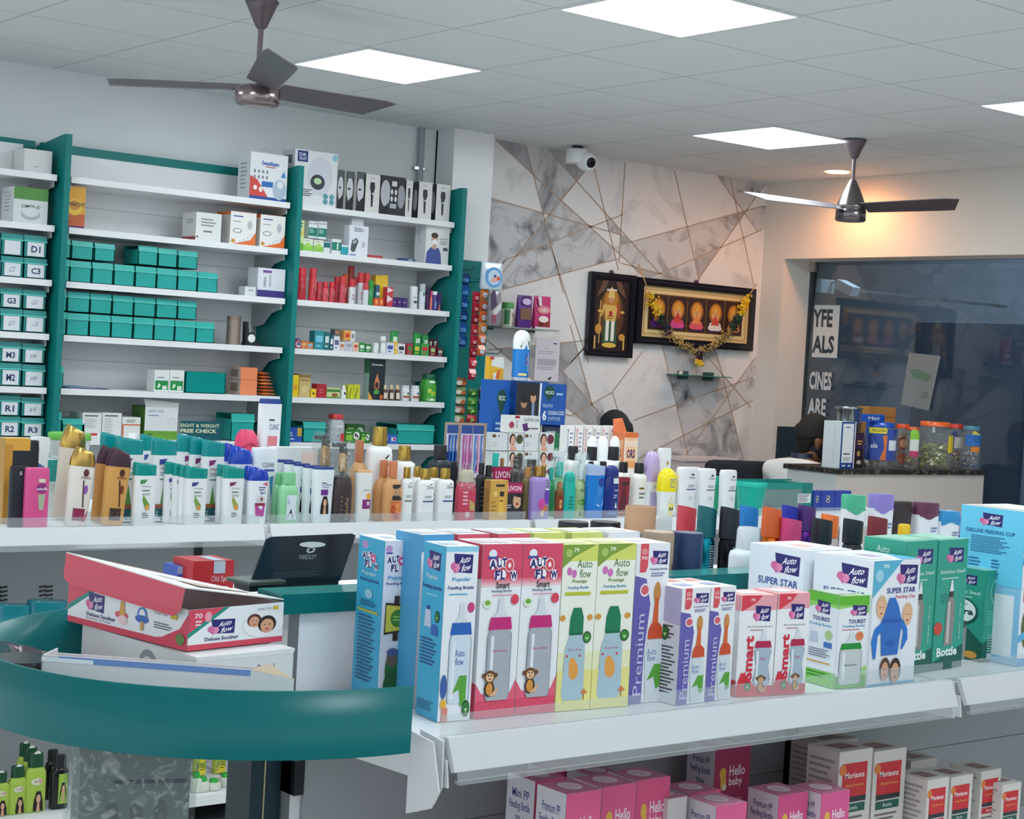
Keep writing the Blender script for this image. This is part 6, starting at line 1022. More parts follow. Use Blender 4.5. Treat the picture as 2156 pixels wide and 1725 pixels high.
wb(894, 943, 471, 1, 'white face mask carton picturing a masked man in a blue jumper', 'dfe0de', [('P', [(.02, 0), (.7, 0), (.66, .26), (.56, .4), (.22, .4), (.06, .28)], '3a4f94'), ('P', [(.3, .36), (.46, .36), (.44, .5), (.32, .5)], 'c89878'), ('E', .37, .6, .14, .12, 'd0a080'), ('E', .37, .7, .15, .07, '3a2a20'), ('E', .38, .54, .11, .065, 'eceff0'), ('T', 'MASK N95', .58, .6, .95, .65, '4a5058', 0), ('L', .6, .48, .95, .58, 2, '8a9098'), ('R', .75, .34, .95, .42, '4a5058')], [('R', 0, 0, 1, 1, 'd0d4d6'), ('V', 'protective face mask', .3, .5, .5, .95, '6a7078', 0)], d=.1)
# third shelf: spray cans
def can(x0, x1, yt, lab, cap, body, kind='can', art=(), Y=YF + .02, zi=2, **k): return bot(kind, x0, x1, yt, Y, ZW[zi], lab, body, cap, art, name=k.pop('name', 'spray_can'), cat=k.pop('cat', 'can'), segs=16, **k)
SP = [('P', [(.2, .1), (.9, .3), (.9, .6), (.4, .5)], 'e8e0e0'), ('L', .3, .15, .8, .4, 3, '8a2a34')]
G = 'red pain relief sprays on the third shelf'
for i, (x0, x1, yt, cap, body, Y) in enumerate(((621, 643, 564, 'd02c38', 'c02a38', 0), (648, 664, 565, 'd83a40', 'd04048', 0), (664, 676, 594, 'c82c3a', 'b82c40', 0), (676, 690, 594, 'd03038', 'd8505c', 0), (691, 703, 594, 'd03038', 'd04854', 0), (701, 713, 583, 'c83038', 'c83a48', .05), (712, 726, 582, 'd03640', 'c84858', 0), (718, 731, 577, 'cc5a30', 'c84a38', .06), (728, 743, 560, 'a8443a', 'a04a48', .07), (732, 746, 588, 'cc3440', 'd8dade', 0), (743, 753, 583, 'c04048', 'c8ccd4', .05), (750, 764, 574, 'cc3038', 'd0d2d8', .02), (763, 777, 575, 'c83838', 'c84850', .02))):
    can(x0, x1, yt, 'red pain relief spray can, ' + (ORD[i] if i < 10 else ['eleventh from the left', 'twelfth from the left', 'rightmost, beside the green one'][i - 10]) + ' on the third shelf', cap, body, art=SP, Y=YF + .02 + Y, group=G)
can(762, 775, 596, 'white spray can with a red cap in front of the last red can', 'c84048', 'd8dce0', Y=YF)
can(772, 785, 591, 'spray can with a bright green cap on the third shelf', '1f9a3c', '3a9a58', art=[('P', [(.2, .4), (.9, .5), (.9, .64), (.2, .6)], 'e8f0ea')])
can(785, 798, 600, 'spray can with a dark teal cap on the third shelf', '17586c', '1f6a74', art=[('R', .2, .5, .95, .64, 'dfe8ea')])
for x0, x1, n in ((788, 801, 'left'), (801, 814, 'right')):
    wb(x0, x1, 580, 2, 'tall yellow ointment carton, %s one of the pair on the third shelf' % n, 'e8c02c', [('R', .3, .1, .7, .7, 'e8d890')], d=.04, Y=YF + .05)
for i, x in enumerate((788, 798)): wb(x, x + 9, 628, 2, 'small orange balm box low in front of the yellow cartons, ' + ORD[i], 'd8582c', [('E', .5, .5, .3, .3, 'e8a04c')], d=.03, Y=YF - .01)
wb(814, 826, 605, 2, 'red and white ointment box with a zigzag print on the third shelf', 'c83848', [('P', [(0, .2), (1, .4), (0, .6)], 'e8dcdc'), ('P', [(0, .7), (1, .85), (0, 1)], 'e8dcdc')], d=.04)
for i, (x0, x1, yt) in enumerate(((826, 835, 628), (836, 846, 627), (847, 857, 628))): wb(x0, x1, yt, 2, 'small dark purple balm box on the third shelf, ' + ORD[i] + ' of three', '44246a', [('L', .2, .4, .8, .7, 1, '9a84b8')], d=.04, group='small purple balm boxes')
can(860, 878, 603, 'white foam can with a face drawn on it, third shelf', 'e0e4e8', 'dadfe4', art=[('E', .35, .5, .06, .04, '3a4048'), ('E', .65, .5, .06, .04, '3a4048'), ('E', .5, .3, .3, .06, '4a5058')])
can(880, 894, 598, 'slim white spray can with a clear cap, third shelf', 'd0d8de|t', 'dadfe6', art=[('E', .5, .6, .2, .08, '3a6a5a'), ('L', .2, .1, .8, .3, 2, '6a7a9a')])
can(896, 904, 604, 'slim purple tube between the white cans', '4a3060', '6a3a70', Y=YF + .05); can(904, 909, 612, 'thin pink tube beside the purple bottle', 'c83a68', 'e07a6a')
can(907, 920, 614, 'purple bottle with a white cap near the right end of the third shelf', 'e3e8ea', '4a3a84', 'jarb', [('R', .3, .1, .6, .5, '7a9ad0')], name='medicine_bottle', cat='bottle')
wb(920, 928, 617, 2, 'dark purple carton at the right end of the third shelf', '3a2660', [('P', [(.3, 0), (.7, 0), (.6, .5)], 'e07a5a')], d=.04)
# fourth shelf: creams and tubes
t = bot('mini', 616, 633, 712, YF, ZW[3], 'round tin with a pink and blue swirl at the left end of the fourth shelf', 'b03a4c', '6a4a78', [('E', .5, .4, .4, .3, 'd8e0e8'), ('E', .5, .4, .2, .15, '3a6a9a')], name='balm_tin', cat='tin')
for i, (x0, x1, yt, c, c2, lab) in enumerate(((634, 646, 718, 'c8743a', 'e0a878', 'small orange cream box on the fourth shelf'), (646, 659, 721, 'c87a3c', '7ab8d8', 'small orange and blue cream box on the fourth shelf'),
    (661, 681, 697, '2a8a94', '7ac0d8', 'teal carton with a blue picture on the fourth shelf'), (682, 693, 699, '1f6a70', 'cfdcda', 'narrow dark teal carton with white print on the fourth shelf'), (694, 701, 706, '1f5a68', 'dfe6e8', 'narrowest teal carton on the fourth shelf'),
    (702, 714, 709, 'dfe0e6', '5a5a84', 'white box with violet print on the fourth shelf'), (715, 725, 720, 'd8d4d0', 'c06a4c', 'small white and red box on the fourth shelf'), (726, 742, 719, 'c4c8ce', '9aa0aa', 'silver grey box on the fourth shelf'),
    (743, 755, 721, 'e0c8b0', 'c8503c', 'small white box with a red and yellow corner on the fourth shelf'), (756, 768, 722, '1f8a3c', 'd8e4d8', 'green box with white lettering, left one on the fourth shelf'), (769, 781, 725, '1c7c38', 'd8e4d8', 'green box with white lettering, right one on the fourth shelf'),
    (813, 829, 722, 'd8dcea', '3a4f9a', 'white box with a blue emblem on the fourth shelf'), (830, 836, 720, 'e8b83a', 'f0d890', 'narrow yellow box on the fourth shelf'), (837, 852, 724, 'd8dadc', '2a2a30', 'white box with a black feather mark on the fourth shelf'),
    (857, 868, 724, 'a83a44', '2f8a3c', 'red and green toothpaste box on the fourth shelf'), (871, 884, 724, '1f8a3c', 'd8c03a', 'green and yellow toothpaste box on the fourth shelf'), (886, 902, 724, '3a9a4c', 'c8343c', 'green box with a red ring print on the fourth shelf'), (905, 917, 728, '7a2a34', '9ac07a', 'maroon herbal box near the end of the fourth shelf'), (921, 932, 734, '6a2a3a', 'b8c8b0', 'maroon herbal box at the right end of the fourth shelf'))):
    wb(x0, x1, yt, 3, lab, c, [('R', .15, .4, .85, .75, c2), ('L', .2, .1, .8, .3, 1, c2)], [('R', 0, 0, 1, 1, c)], d=.05, name='cream_box')
for x0, x1, yt, base, c, c2, lab in ((704, 716, 694, 708, '5a5a60', 'c87a4a', 'dark grey box stacked on the violet-printed box'), (724, 738, 696, 718, 'e0a050', 'c83a2c', 'yellow and red box stacked on the silver box'), (738, 747, 697, 720, 'dcd8d4', '8a8a94', 'white box stacked beside the yellow and red one')):
    z = hz(sp(x0, YF, ZW[3]), YF, base) + .003
    cart_px(x0, x1, yt, YF, z, .04, lab, c, [('R', .2, .3, .8, .7, c2)], name='cream_box')
for x0, x1, yt, lab in ((784, 797, 722, 'small white jar, left one on the fourth shelf'), (799, 812, 721, 'small white jar, right one on the fourth shelf')): bot('jarb', x0, x1, yt, YF, ZW[3], lab, 'e3e8e6', 'd5dcd8', name='cream_jar', cat='jar', capname='lid')
z = hz(sp(805, YF, ZW[3]), YF, 721) + .004; P = (sp(806, YF, z), YF, z); bottle_at('jarb', 'cream_jar', 'small white jar stacked on top of another on the fourth shelf', 'jar', P, 13 * depth(P) / FPX, hz(P[0], YF, 708) - z, 'e3e8e6', 'd5dcd8', capname='lid')
for x0, x1, yt, lab in ((820, 836, 697, 'green and white tube standing behind the white box on the fourth shelf'), (868, 884, 701, 'bright green tube above the green toothpaste box'), (887, 900, 705, 'smaller bright green tube near the right end of the fourth shelf')): bot('slab', x0, x1, yt, YF + .07, ZW[3], lab, '2a9a4c', '1f8a3a', [('R', .2, .5, .8, .75, 'd8ead8')], name='cream_tube', cat='tube')
for i, (x0, x1, yt) in enumerate(((901, 911, 716), (909, 921, 715))): wb(x0, x1, yt, 3, 'dark maroon herbal box, ' + ['left', 'right'][i] + ' one behind at the end of the fourth shelf', '6a2a34', [('P', [(.2, .9), (.8, .9), (.5, .5)], 'c8dcd0')], d=.04, Y=YF + .08, name='cream_box')
# fifth shelf
bot('slab', 610, 627, 786, YF, ZW[4], 'yellow bottle with a dark cap at the left end of the fifth shelf, right bay', 'e8c81c', '1f3a3c', [('E', .5, .4, .3, .12, 'e09a2c')], name='medicine_bottle')
wb(629, 652, 789, 4, 'beige herbal carton with a brown top on the fifth shelf', 'c9b070', [('R', 0, .86, 1, 1, '8a6a3a'), ('R', .1, .7, .9, .8, 'a87a4a'), ('E', .5, .35, .3, .16, 'd8c48a')], d=.06)
bot('roll', 790, 800, 1, YF, ZW[4], '', 'e8c81c', 'e8c81c') if 0 else None
wb(654, 665, 819, 4, 'small yellow box with a dark heart on the fifth shelf', 'e8c02c', [('E', .5, .45, .18, .18, '5a3a1c')], d=.04); wb(666, 686, 809, 4, 'dark red carton on the fifth shelf of the right bay', 'a8202c', [('L', .3, .3, .7, .7, 2, 'd86a60')], d=.05)
wb(688, 715, 817, 4, 'green and cream almond oil box on the fifth shelf', 'c8d090', [('R', 0, .6, 1, .85, '3a7a34'), ('E', .6, .3, .25, .2, '8a5a34'), ('R', 0, 0, 1, .14, '5a8a3a')], d=.05)
bot('mini', 717, 728, 812, YF, ZW[4], 'small white dropper bottle with a black mark on the fifth shelf', 'e3e6e2', 'e8eaea', [('E', .5, .4, .2, .12, '22242a')], name='medicine_bottle')
for i, (x0, x1) in enumerate(((732, 743), (744, 757))): wb(x0, x1, 811 - i, 4, 'lime yellow ointment box, %s one of the pair on the fifth shelf' % ['left', 'right'][i], 'c8cc2c', [('P', [(.1, 0), (.5, .8), (.7, .8), (.4, 0)], '7a8a24')], d=.05)
wb(775, 808, 757, 4, 'tall black hair oil carton with an orange drop, standing on the fifth shelf', '17262c', [('T', 'Navaratna', .12, .84, .84, .9, 'd8dcd8', 1), ('P', [(.5, .66), (.66, .42), (.66, .3), (.5, .24), (.34, .3), (.34, .42)], 'd8845a'), ('E', .5, .36, .12, .08, '3a2a2a'), ('R', .34, .14, .66, .24, '4aa04a'), ('P', [(0, 0), (.28, 0), (0, .2)], 'e0a03a'), ('R', .74, .02, .98, .12, 'e06a2c')], [('R', 0, 0, 1, .65, '8aa8a0'), ('R', 0, .65, 1, 1, '2f6a4a')], d=.05)
for i, (x0, x1) in enumerate(((804, 815), (817, 828), (830, 841))): bot('mini', x0, x1, 811, YF, ZW[4], 'small brown bottle with a cream cap, ' + ['left', 'middle', 'right'][i] + ' of three on the fifth shelf', '4a2a1c', 'd8c49a', [('R', .05, .1, .95, .5, 'd8d0c0')], name='medicine_bottle', group='small brown syrup bottles')
for i, (x0, x1) in enumerate(((843, 861), (863, 882))): bot('jarb', x0, x1, 812, YF, ZW[4], 'white pill jar with a brown band, %s one on the fifth shelf' % ['left', 'right'][i], 'dfe2e4', 'd0d6d8', [('R', .05, .2, .95, .34, 'a85a3a'), ('E', .6, .5, .14, .08, '3a3a40')], name='pill_jar', cat='jar', capname='lid')
bot('bigjar', 884, 916, 788, YF + .03, ZW[4], 'round jar of green sachets with a dark green lid on the fifth shelf', '3a9a34', '0f5a3c', [('R', .0, .1, 1, .6, '4aa83a'), ('E', .3, .4, .15, .08, 'c8d040'), ('E', .6, .3, .2, .08, 'b8cc3a'), ('E', .5, .08, .4, .04, 'e3e8e0'), ('E', .5, .72, .3, .04, 'e3e8e0')], name='sachet_jar', cat='jar', capname='lid')
# bottom shelf of the right bay
wb(604, 634, 901, 5, 'blue box with a gold corner at the left of the bottom shelf, right bay', '1f4fae', [('R', .7, .4, 1, 1, 'c8a83a'), ('T', 'XL', .1, .4, .4, .7, 'c8d4e8', 1), ('L', .1, .1, .6, .3, 1, 'c8d4e8')], d=.1)
t = thing('mixing_bowl', 'dark round bowl leaning behind the blue box on the bottom shelf', 'bowl', (sp(614, YF + .17, ZW[5]), YF + .17, ZW[5])); m = MB(); m.loft([(0, .02, .02), (.03, .035, .035), (.09, .045, .045)], '2a2622', 24); m.build('body', t); m = MB(); m.loft([(.09, .048, .048), (.096, .048, .048)], '3a342e', 24); m.build('rim', t)
bin_(638, 684, 889, YF, ZW[5], 'wide teal storage bin behind the red-lidded jar on the bottom shelf', d=.12)
P = (sp(704, YF - .005, ZW[5]), YF + .01, ZW[5])
bot('bigjar', 687, 722, 872, YF + .03, ZW[5], 'clear plastic jar with a red lid and white label on the bottom shelf', 'c8cfd2|t', 'd0383c', [('R', 0, .0, 1, .62, 'e0e2e4'), ('R', .6, .05, .95, .32, 'd83a48'), ('R', .35, .2, .45, .3, '5a4a6a'), ('L', .1, .4, .6, .56, 2, '8a94a8')], name='storage_jar', cat='jar', capname='lid')
CW = lambda: [('R', .1, .2, .5, .6, '8ac040'), ('L', .1, .7, .5, .85, 1, 'd0e0a0'), ('E', .75, .55, .2, .3, 'dfe2e0'), ('E', .7, .6, .07, .12, '22242a'), ('E', .82, .5, .05, .1, '22242a')]
wb(725, 758, 905, 5, 'green milk-bone style carton with a cow print, front one on the bottom shelf', '2f7a2c', CW(), d=.06)['label'] = 'green carton with a cow print, front one on the bottom shelf'
wb(727, 766, 894, 5, 'green carton with a cow print, taller one behind on the bottom shelf', '2a6f2a', CW(), d=.06, Y=YF + .08); wb(759, 778, 911, 5, 'small green carton with a cow print, right one on the bottom shelf', '2f7a2c', CW(), d=.05)
for x0, x1, yt, c, lab in ((804, 819, 912, '2a4fae', 'small blue box with white print on the bottom shelf'), (820, 836, 916, '3a6ac0', 'small light blue box with a red mark on the bottom shelf')): wb(x0, x1, yt, 5, lab, c, [('R', .2, .3, .8, .7, 'd8dce8'), ('E', .6, .5, .15, .15, 'c83a44')], d=.05)
bin_(836, 912, 895, YF, ZW[5], 'wide dark teal storage bin at the right end of the bottom shelf', d=.2)
# ================================================================ PEGBOARD WITH HANGING PACKS
PY = 2.16
def quad_px(px0, px1, py0, py1, Y):
    a = onp(px0, py1, 1, Y); b = onp(px1, py0, 1, Y); return a.x, b.x, hz((a.x + b.x) / 2, Y, py1), hz((a.x + b.x) / 2, Y, py0)
x0, x1, z0, z1 = 1.0, 1.275, .9, 2.045
t = thing('pegboard', 'teal perforated pegboard under the white column, right of the wall shelves', 'pegboard', ((x0 + x1) / 2, PY + .01, z0))
m = MB(); w = x1 - x0; h = z1 - z0; m.box(-w / 2, w / 2, -.01, .01, 0, h, 'teal_panel'); m.art([('E', .06 + .0976 * i, .02 + .0245 * j, .011, .0028, '0a3c3b') for i in range(10) for j in range(40)], lambda u, v, o: (-w / 2 + u * w, -.0102, v * h)); m.build('board', t)
for k, (hx, hz_) in enumerate(((1.04, 1.99), (1.12, 1.93), (1.19, 1.95), (1.235, 2.03), (1.25, 1.55), (1.07, 1.16), (1.16, 1.1))):
    m = MB(); m.tube([(hx - (x0 + x1) / 2, 0, hz_ - z0), (hx - (x0 + x1) / 2, -.16, hz_ - z0), (hx - (x0 + x1) / 2, -.19, hz_ - z0 + .025)], .003, 'a9b2b4|m', 6); m.build('hook', t)
def strip(x0, x1, y0, y1, n, Y, cols, label, name='sachet_strip', art=None, k='g'):
    a, b, z0, z1 = quad_px(x0, x1, y0, y1, Y); t = thing(name, label, 'packets', ((a + b) / 2, Y, z0)); w = b - a; h = (z1 - z0) / n
    for i in range(n):
        m = MB(); c = cols[i % len(cols)] + '|' + k
        m.prism([(0, i * h + h * .04), (-.012, i * h + h * .3), (-.016, i * h + h * .6), (-.004, (i + 1) * h - h * .02), (0, (i + 1) * h)], -w / 2, w / 2, c, ax='x')
        if art: m.art(art(i), lambda u, v, o: (-w / 2 + u * w, -.0165 - o, i * h + h * (.12 + v * .6)))
        m.build('sachet', t)
    return t
strip(962, 987, 575, 732, 6, 2.04, ['1b4f9c', '1f5fae', '163f7c'], 'hanging strip of dark blue sachets on the pegboard', art=lambda i: [('E', .6, .5, .25, .3, '4a9ad8'), ('L', .1, .2, .4, .8, 2, '9ac4e8')])
strip(985, 1009, 614, 800, 8, 2.0, ['b8283a', 'c83244', 'a02034'], 'hanging strip of red sachets on the pegboard', art=lambda i: [('R', .2, .3, .6, .7, 'd88a90'), ('L', .3, .2, .9, .8, 2, 'e8c0c0')])
strip(1004, 1026, 608, 750, 6, 1.97, ['d86a3a', 'c85a34', 'e08a4c'], 'hanging strip of orange sachets on the pegboard', art=lambda i: [('E', .5, .5, .35, .4, 'c8cdd4'), ('R', .4, .3, .8, .6, 'a0a8b8')])
strip(948, 980, 795, 892, 5, 2.02, ['5a7a3a', '7a4a34', '8a9a7a'], 'mixed green and brown snack packets hanging low on the pegboard', art=lambda i: [('E', .4, .5, .3, .4, 'd8d4c8'), ('E', .75, .4, .2, .3, 'c05a34')])
strip(981, 1004, 818, 892, 4, 2.0, ['b8343c', '3a7a3a', '4a8a34', '2f6a34'], 'red and green packets hanging low in the middle of the pegboard', art=lambda i: [('P', [(.2, .1), (.8, .4), (.4, .9)], '8ac05a')])
strip(1004, 1022, 815, 892, 3, 1.98, ['1f3a7a', '1a2a5a', '2a2a34'], 'dark blue and black packets hanging low at the right of the pegboard', art=lambda i: [('E', .5, .5, .25, .35, 'c8ccd4')])
def pouch(x0, x1, y0, y1, Y, label, c, art=(), name='snack_pouch', cat='pouch', lean=0, z=None):
    a, b, z0, z1 = quad_px(x0, x1, y0, y1, Y)
    if z is not None: z0 = z
    w = b - a; h = z1 - z0; m = MB()
    m.loft([(0, w * .47, .016), (h * .08, w * .5, .022), (h * .5, w * .49, .02), (h * .88, w * .5, .008), (h, w * .5, .001)], c, 20, e=4)
    m.art(art, lambda u, v, o: (-w / 2 + u * w, -.0225 - o, v * h)); o = m.build(name, None, ((a + b) / 2, Y, z0)); o.rotation_euler = (0, lean, 0); return tag(o, label, cat)
pouch(1011, 1058, 553, 610, 1.95, 'clear and blue toy packet hanging at the top of the pegboard', 'c3d4e2|g', [('E', .5, .45, .4, .38, '5a9ad0'), ('E', .52, .45, .3, .28, 'b8d4e8'), ('P', [(.3, .3), (.6, .6), (.75, .35), (.5, .25)], 'e0a8a0'), ('E', .72, .42, .08, .08, 'd05a3a'), ('E', .55, .5, .06, .06, '2a4a7a')])
pouch(1026, 1055, 614, 684, 1.93, 'silver grey and purple packets hanging right of the orange strip', '8a868c|g', [('P', [(0, .4), (.5, .6), (.3, 1), (0, 1)], '4a3a5a'), ('P', [(.3, .2), (.9, .5), (.8, .7), (.2, .4)], 'c8c8cc'), ('R', .1, .05, .5, .3, '8a4a58')])
# ---------------------------------------------------------------- glass wall shelf with pouches
GZ = 1.705
t = thing('glass_shelf', 'small glass wall shelf carrying pouches at the left of the marble wall', 'shelf', (1.56, 2.22, GZ))
m = MB(); m.box(-.21, .2, -.1, .113, -.008, 0, 'shelf_glass'); m.build('glass', t)
for x in (-.15, .15): m = MB(); m.box(x - .01, x + .01, .07, .113, -.02, .004, '7a8a8c|m'); m.build('clamp', t)
bot('tub', 1054, 1079, 637, 2.2, GZ + .001, 'cream jar with a green lid and a green label on the glass shelf', 'd8d8c8', '4a9a4c', [('R', .0, .1, .4, .7, '3a7a4a'), ('R', .55, .2, .95, .75, 'e8e4d8'), ('E', .75, .5, .12, .1, 'a03a3a')], name='health_drink_jar', cat='jar', capname='lid')
pouch(1086, 1120, 622, 686, 2.19, 'purple pouch with a brown centre panel on the glass shelf', '5a2a80', [('R', .1, .25, .85, .6, '7a5a48'), ('E', .5, .8, .3, .1, 'c8b8d8'), ('L', .1, .9, .9, .98, 1, '3a1a5a')], z=GZ + .001)
pouch(1121, 1159, 624, 687, 2.19, 'magenta powder pouch with brown berries on the glass shelf', 'b8286a', [('E', .5, .58, .4, .12, 'd88a90'), ('T', 'ABC', .3, .53, .75, .62, 'e8e0dc', 1), ('E', .35, .14, .16, .1, '6a2418'), ('E', .7, .16, .16, .1, '8a3a24'), ('P', [(.2, .7), (.36, .7), (.3, .98), (.1, .98)], 'd8d4d8'), ('R', 0, 0, 1, .06, 'd8d0d4'), ('E', .5, .3, .3, .1, 'e4dcd4')], z=GZ + .001)
# ---------------------------------------------------------------- centre counter with displays
CZ = 1.0
t = thing('display_counter', 'white counter behind the middle gondola carrying the blue cough display', 'counter', (.75, .62, 0))
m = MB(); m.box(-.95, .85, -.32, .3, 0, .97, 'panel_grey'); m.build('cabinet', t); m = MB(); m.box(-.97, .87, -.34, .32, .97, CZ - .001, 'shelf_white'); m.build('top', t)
def cc(x0, x1, yt, Y, lab, c, f=(), s=(), tp=(), d=.08, Z=CZ, **k): return cart_px(x0, x1, yt, Y, Z, d, lab, c, f, s, tp, **k)
# toothbrush card
a, b, z0, z1 = quad_px(938, 1032, 891, 1000, .34); w = b - a; z0 = CZ + .001; h = z1 - z0
t = thing('toothbrush_display', 'brown card display of blue and pink toothbrush packs beside the teal end panel', 'display', ((a + b) / 2, .36, z0))
m = MB(); m.box(-w / 2, w / 2, 0, .004, 0, h, 'a08a78|c'); m.box(-w / 2, w / 2, -.03, 0, 0, .01, 'a08a78|c'); m.build('backing_card', t)
for i, (u, cs) in enumerate(((.16, ('2a7fd0', '1f4fa0')), (.5, ('e08ac0', 'c05aa8')), (.78, ('e8a0c8', '5a8ad0')))):
    m = MB(); m.box((u - .13) * w - w / 2 + .0, (u + .13) * w - w / 2, -.006, -.001, h * .06, h * .96, 'dcd6e2|g')
    m.art([('R', 0, .84, 1, 1, '24468c'), ('T', 'Oral-B', .1, .02, .9, .1, 'dfe4ee', 1) if i == 0 else ('E', .6, .2, .25, .08, 'a83a90'), ('R', 0, 0, 1, .5 if i == 0 else .01, '1f3f80')], lambda uu, v, o: ((u - .13 + .26 * uu) * w - w / 2, -.006 - o, h * (.06 + .9 * v)))
    pk = m.build('blister_pack', t)
    for j in (-1, 0, 1):
        m = MB(); x = (u + j * .075) * w - w / 2; m.tube([(x, -.012, h * .15), (x + .002, -.013, h * .45), (x - .002, -.012, h * .6), (x, -.012, h * .8)], [.004, .005, .003, .0045], cs[j % 2] + '|g', 6); m.build('toothbrush', pk)
# blue cough display
Y = .62; a, b, z0, z1 = quad_px(1024, 1176, 803, 1000, Y); z0 = CZ + .001; w = b - a; h = z1 - z0
t = thing('cough_syrup_display', 'tall blue cardboard cough and cold display with a couple photo on the centre counter', 'display', ((a + b) / 2, Y, z0))
m = MB(); m.box(-w / 2, w / 2, .07, .075, 0, h, '1d62b8|c'); m.box(-w / 2, -w / 2 + .09, -.02, .07, 0, h, '1c5cb0|c'); m.box(w / 2 - .004, w / 2, -.06, .07, 0, h * .97, '1a3f8c|c'); m.box(-w / 2 + .09, w / 2, -.06, .07, 0, .01, '1c5cb0|c'); m.box(-w / 2 + .09, w / 2, -.06, .07, h * .40, h * .41, 'c9ced2|c')
m.art([('P', [(.2, .82), (.35, .9), (.65, .9), (.8, .82), (.5, .62)], '134a3c'), ('T', 'VICKS', .3, .79, .72, .84, 'e0ece8', 1), ('L', .2, .42, .8, .58, 3, 'b0cdea'), ('L', .05, .3, .7, .34, 1, '8ab4e0'), ('P', [(.55, .12), (.8, .12), (.74, .36), (.6, .36)], '6aa0d8')], lambda u, v, o: (-w / 2 + u * .09, -.0205 - o, v * h)); m.build('stand', t)
m = MB(); hw0, hw1 = -w / 2 + .092, w / 2 - .004
m.box(hw0, hw1, -.062, -.06, h * .56, h * .99, '1c56a8|c'); m.art([('R', 0, 0, .46, 1, '23262e'), ('P', [(.08, 0), (.24, 0), (.22, .4), (.1, .4)], '3a2a2a'), ('E', .16, .5, .06, .12, 'b8866a'), ('E', .16, .58, .065, .08, '1a1412'), ('P', [(.27, 0), (.42, 0), (.4, .5), (.28, .5)], '34302f'), ('R', .32, .1, .37, .5, '7a94b8'), ('E', .34, .64, .055, .14, 'c89878'), ('E', .34, .75, .06, .07, '2a1a14'), ('P', [(.46, 0), (.49, 0), (.5, 1), (.46, 1)], 'e4e8ec'), ('P', [(.54, .78), (.6, .95), (.72, .95), (.78, .78), (.66, .55)], '134a3c'), ('T', 'VICKS', .57, .74, .75, .82, 'e0ece8', 1), ('L', .8, .7, .97, .8, 1, 'b0cdea'), ('T', '6', .54, .1, .62, .34, 'e8ecf0', 2), ('T', 'COUGH & COLD', .65, .24, .98, .34, 'dfe6f0', 1), ('T', 'SYMPTOMS', .65, .1, .9, .19, 'a8c0e0', 1), ('T', 'RELIEVES', .54, .42, .74, .5, 'a8c0e0', 1)], lambda u, v, o: (hw0 + u * (hw1 - hw0), -.062 - o, h * (.56 + .43 * v))); m.build('header_card', t)
for i, (u0, u1, c, hh) in enumerate(((.0, .3, '8a8680', .13), (.32, .62, 'c8c2ba', .14), (.66, .98, '3a4a5c', .12))):
    xx0, xx1 = hw0 + u0 * (hw1 - hw0), hw0 + u1 * (hw1 - hw0); o = carton('medicine_box', ['grey carton, left one in the cough display tray', 'beige carton, middle one in the cough display tray', 'dark carton, right one in the cough display tray'][i], 'box', ((a + b) / 2 + (xx0 + xx1) / 2, Y + .0, z0 + h * .411), 0, xx1 - xx0, .08, h * hh, c, [('L', .2, .3, .8, .7, 2, 'e0e0e0')])
o = carton('balm_box', 'small blue balm box with a cream emblem at the right of the cough display', 'box', ((a + b) / 2 + hw1 - .045, Y - .035, z0 + .2), 0, .06, .04, .05, '1f3f94', [('P', [(.3, .5), (.5, .9), (.7, .5), (.5, .2)], 'e8dcb0'), ('R', .3, .1, .7, .2, 'c8343c')]); o.location.z = z0 + .0107
cc(1140, 1172, 912, .505, 'green carton low at the right of the cough display', '1d7a4c', d=.03)
# saffron box and facial boxes
ztab = [hz(sp(1080, .44, CZ), .44, y) for y in (985, 950.5, 912)]
Zr = [CZ + .001, ztab[0] + .002, ztab[1] + .002]; tops = [984, 951, 912]
FC = [('R', .03, .74, .26, .92, '6a5038'), ('L', .05, .2, .4, .5, 2, 'b8bcc0'), ('E', .44, .82, .04, .06, '3a3e34')]
FW = [('R', 0, 0, .08, 1, 'b8b4b0'), ('E', .3, .62, .2, .34, '241814'), ('E', .32, .52, .14, .34, 'd8a58c'), ('E', .34, .36, .04, .03, 'a83440'), ('P', [(.16, 0), (.6, 0), (.5, .3), (.36, .18), (.2, .3)], 'd8a58c')]
for r in range(3):
    for i, (x0, x1, col) in enumerate(((1034, 1067, 0), (1068, 1101, '4a4a30'), (1103, 1132, 1), (1133, 1166, '6a2a38'))):
        art = FC if col in (0, 1) else FW + [('E', .74, .66, .22, .26, col), ('P', [(.6, .5), (.7, .5), (.6, .36)], col)]
        cc(x0, x1, tops[r], .44, '%s facial kit box, %s in the %s stacked row' % ('plain grey-white' if col in (0, 1) else 'woman picture', ORD[i], ['bottom', 'middle', 'top'][r]), 'd6dada', art, d=.05, Z=Zr[r], name='facial_kit_box', group='stacked facial kit boxes')
zs = ztab[2] + .002
cc(1068, 1136, 876, .44, 'white saffron goods carton with a purple crocus lying on the facial kit boxes', 'e0e0de', [('T', 'SAFFRON', .48, .66, .96, .86, '3a3a44', 0), ('R', .22, .84, .36, 1, 'a02c3c'), ('R', .22, .2, .36, .8, 'e8e6e2'), ('E', .12, .45, .08, .2, 'a83a50'), ('P', [(.44, .5), (.6, .6), (.62, .3), (.72, .3), (.6, .1), (.5, .1)], '5a2a6c'), ('R', .7, .22, .94, .3, '5a5a60'), ('L', .24, .25, .34, .75, 5, '8a8a8a')], d=.05, Z=zs, name='cosmetics_box')
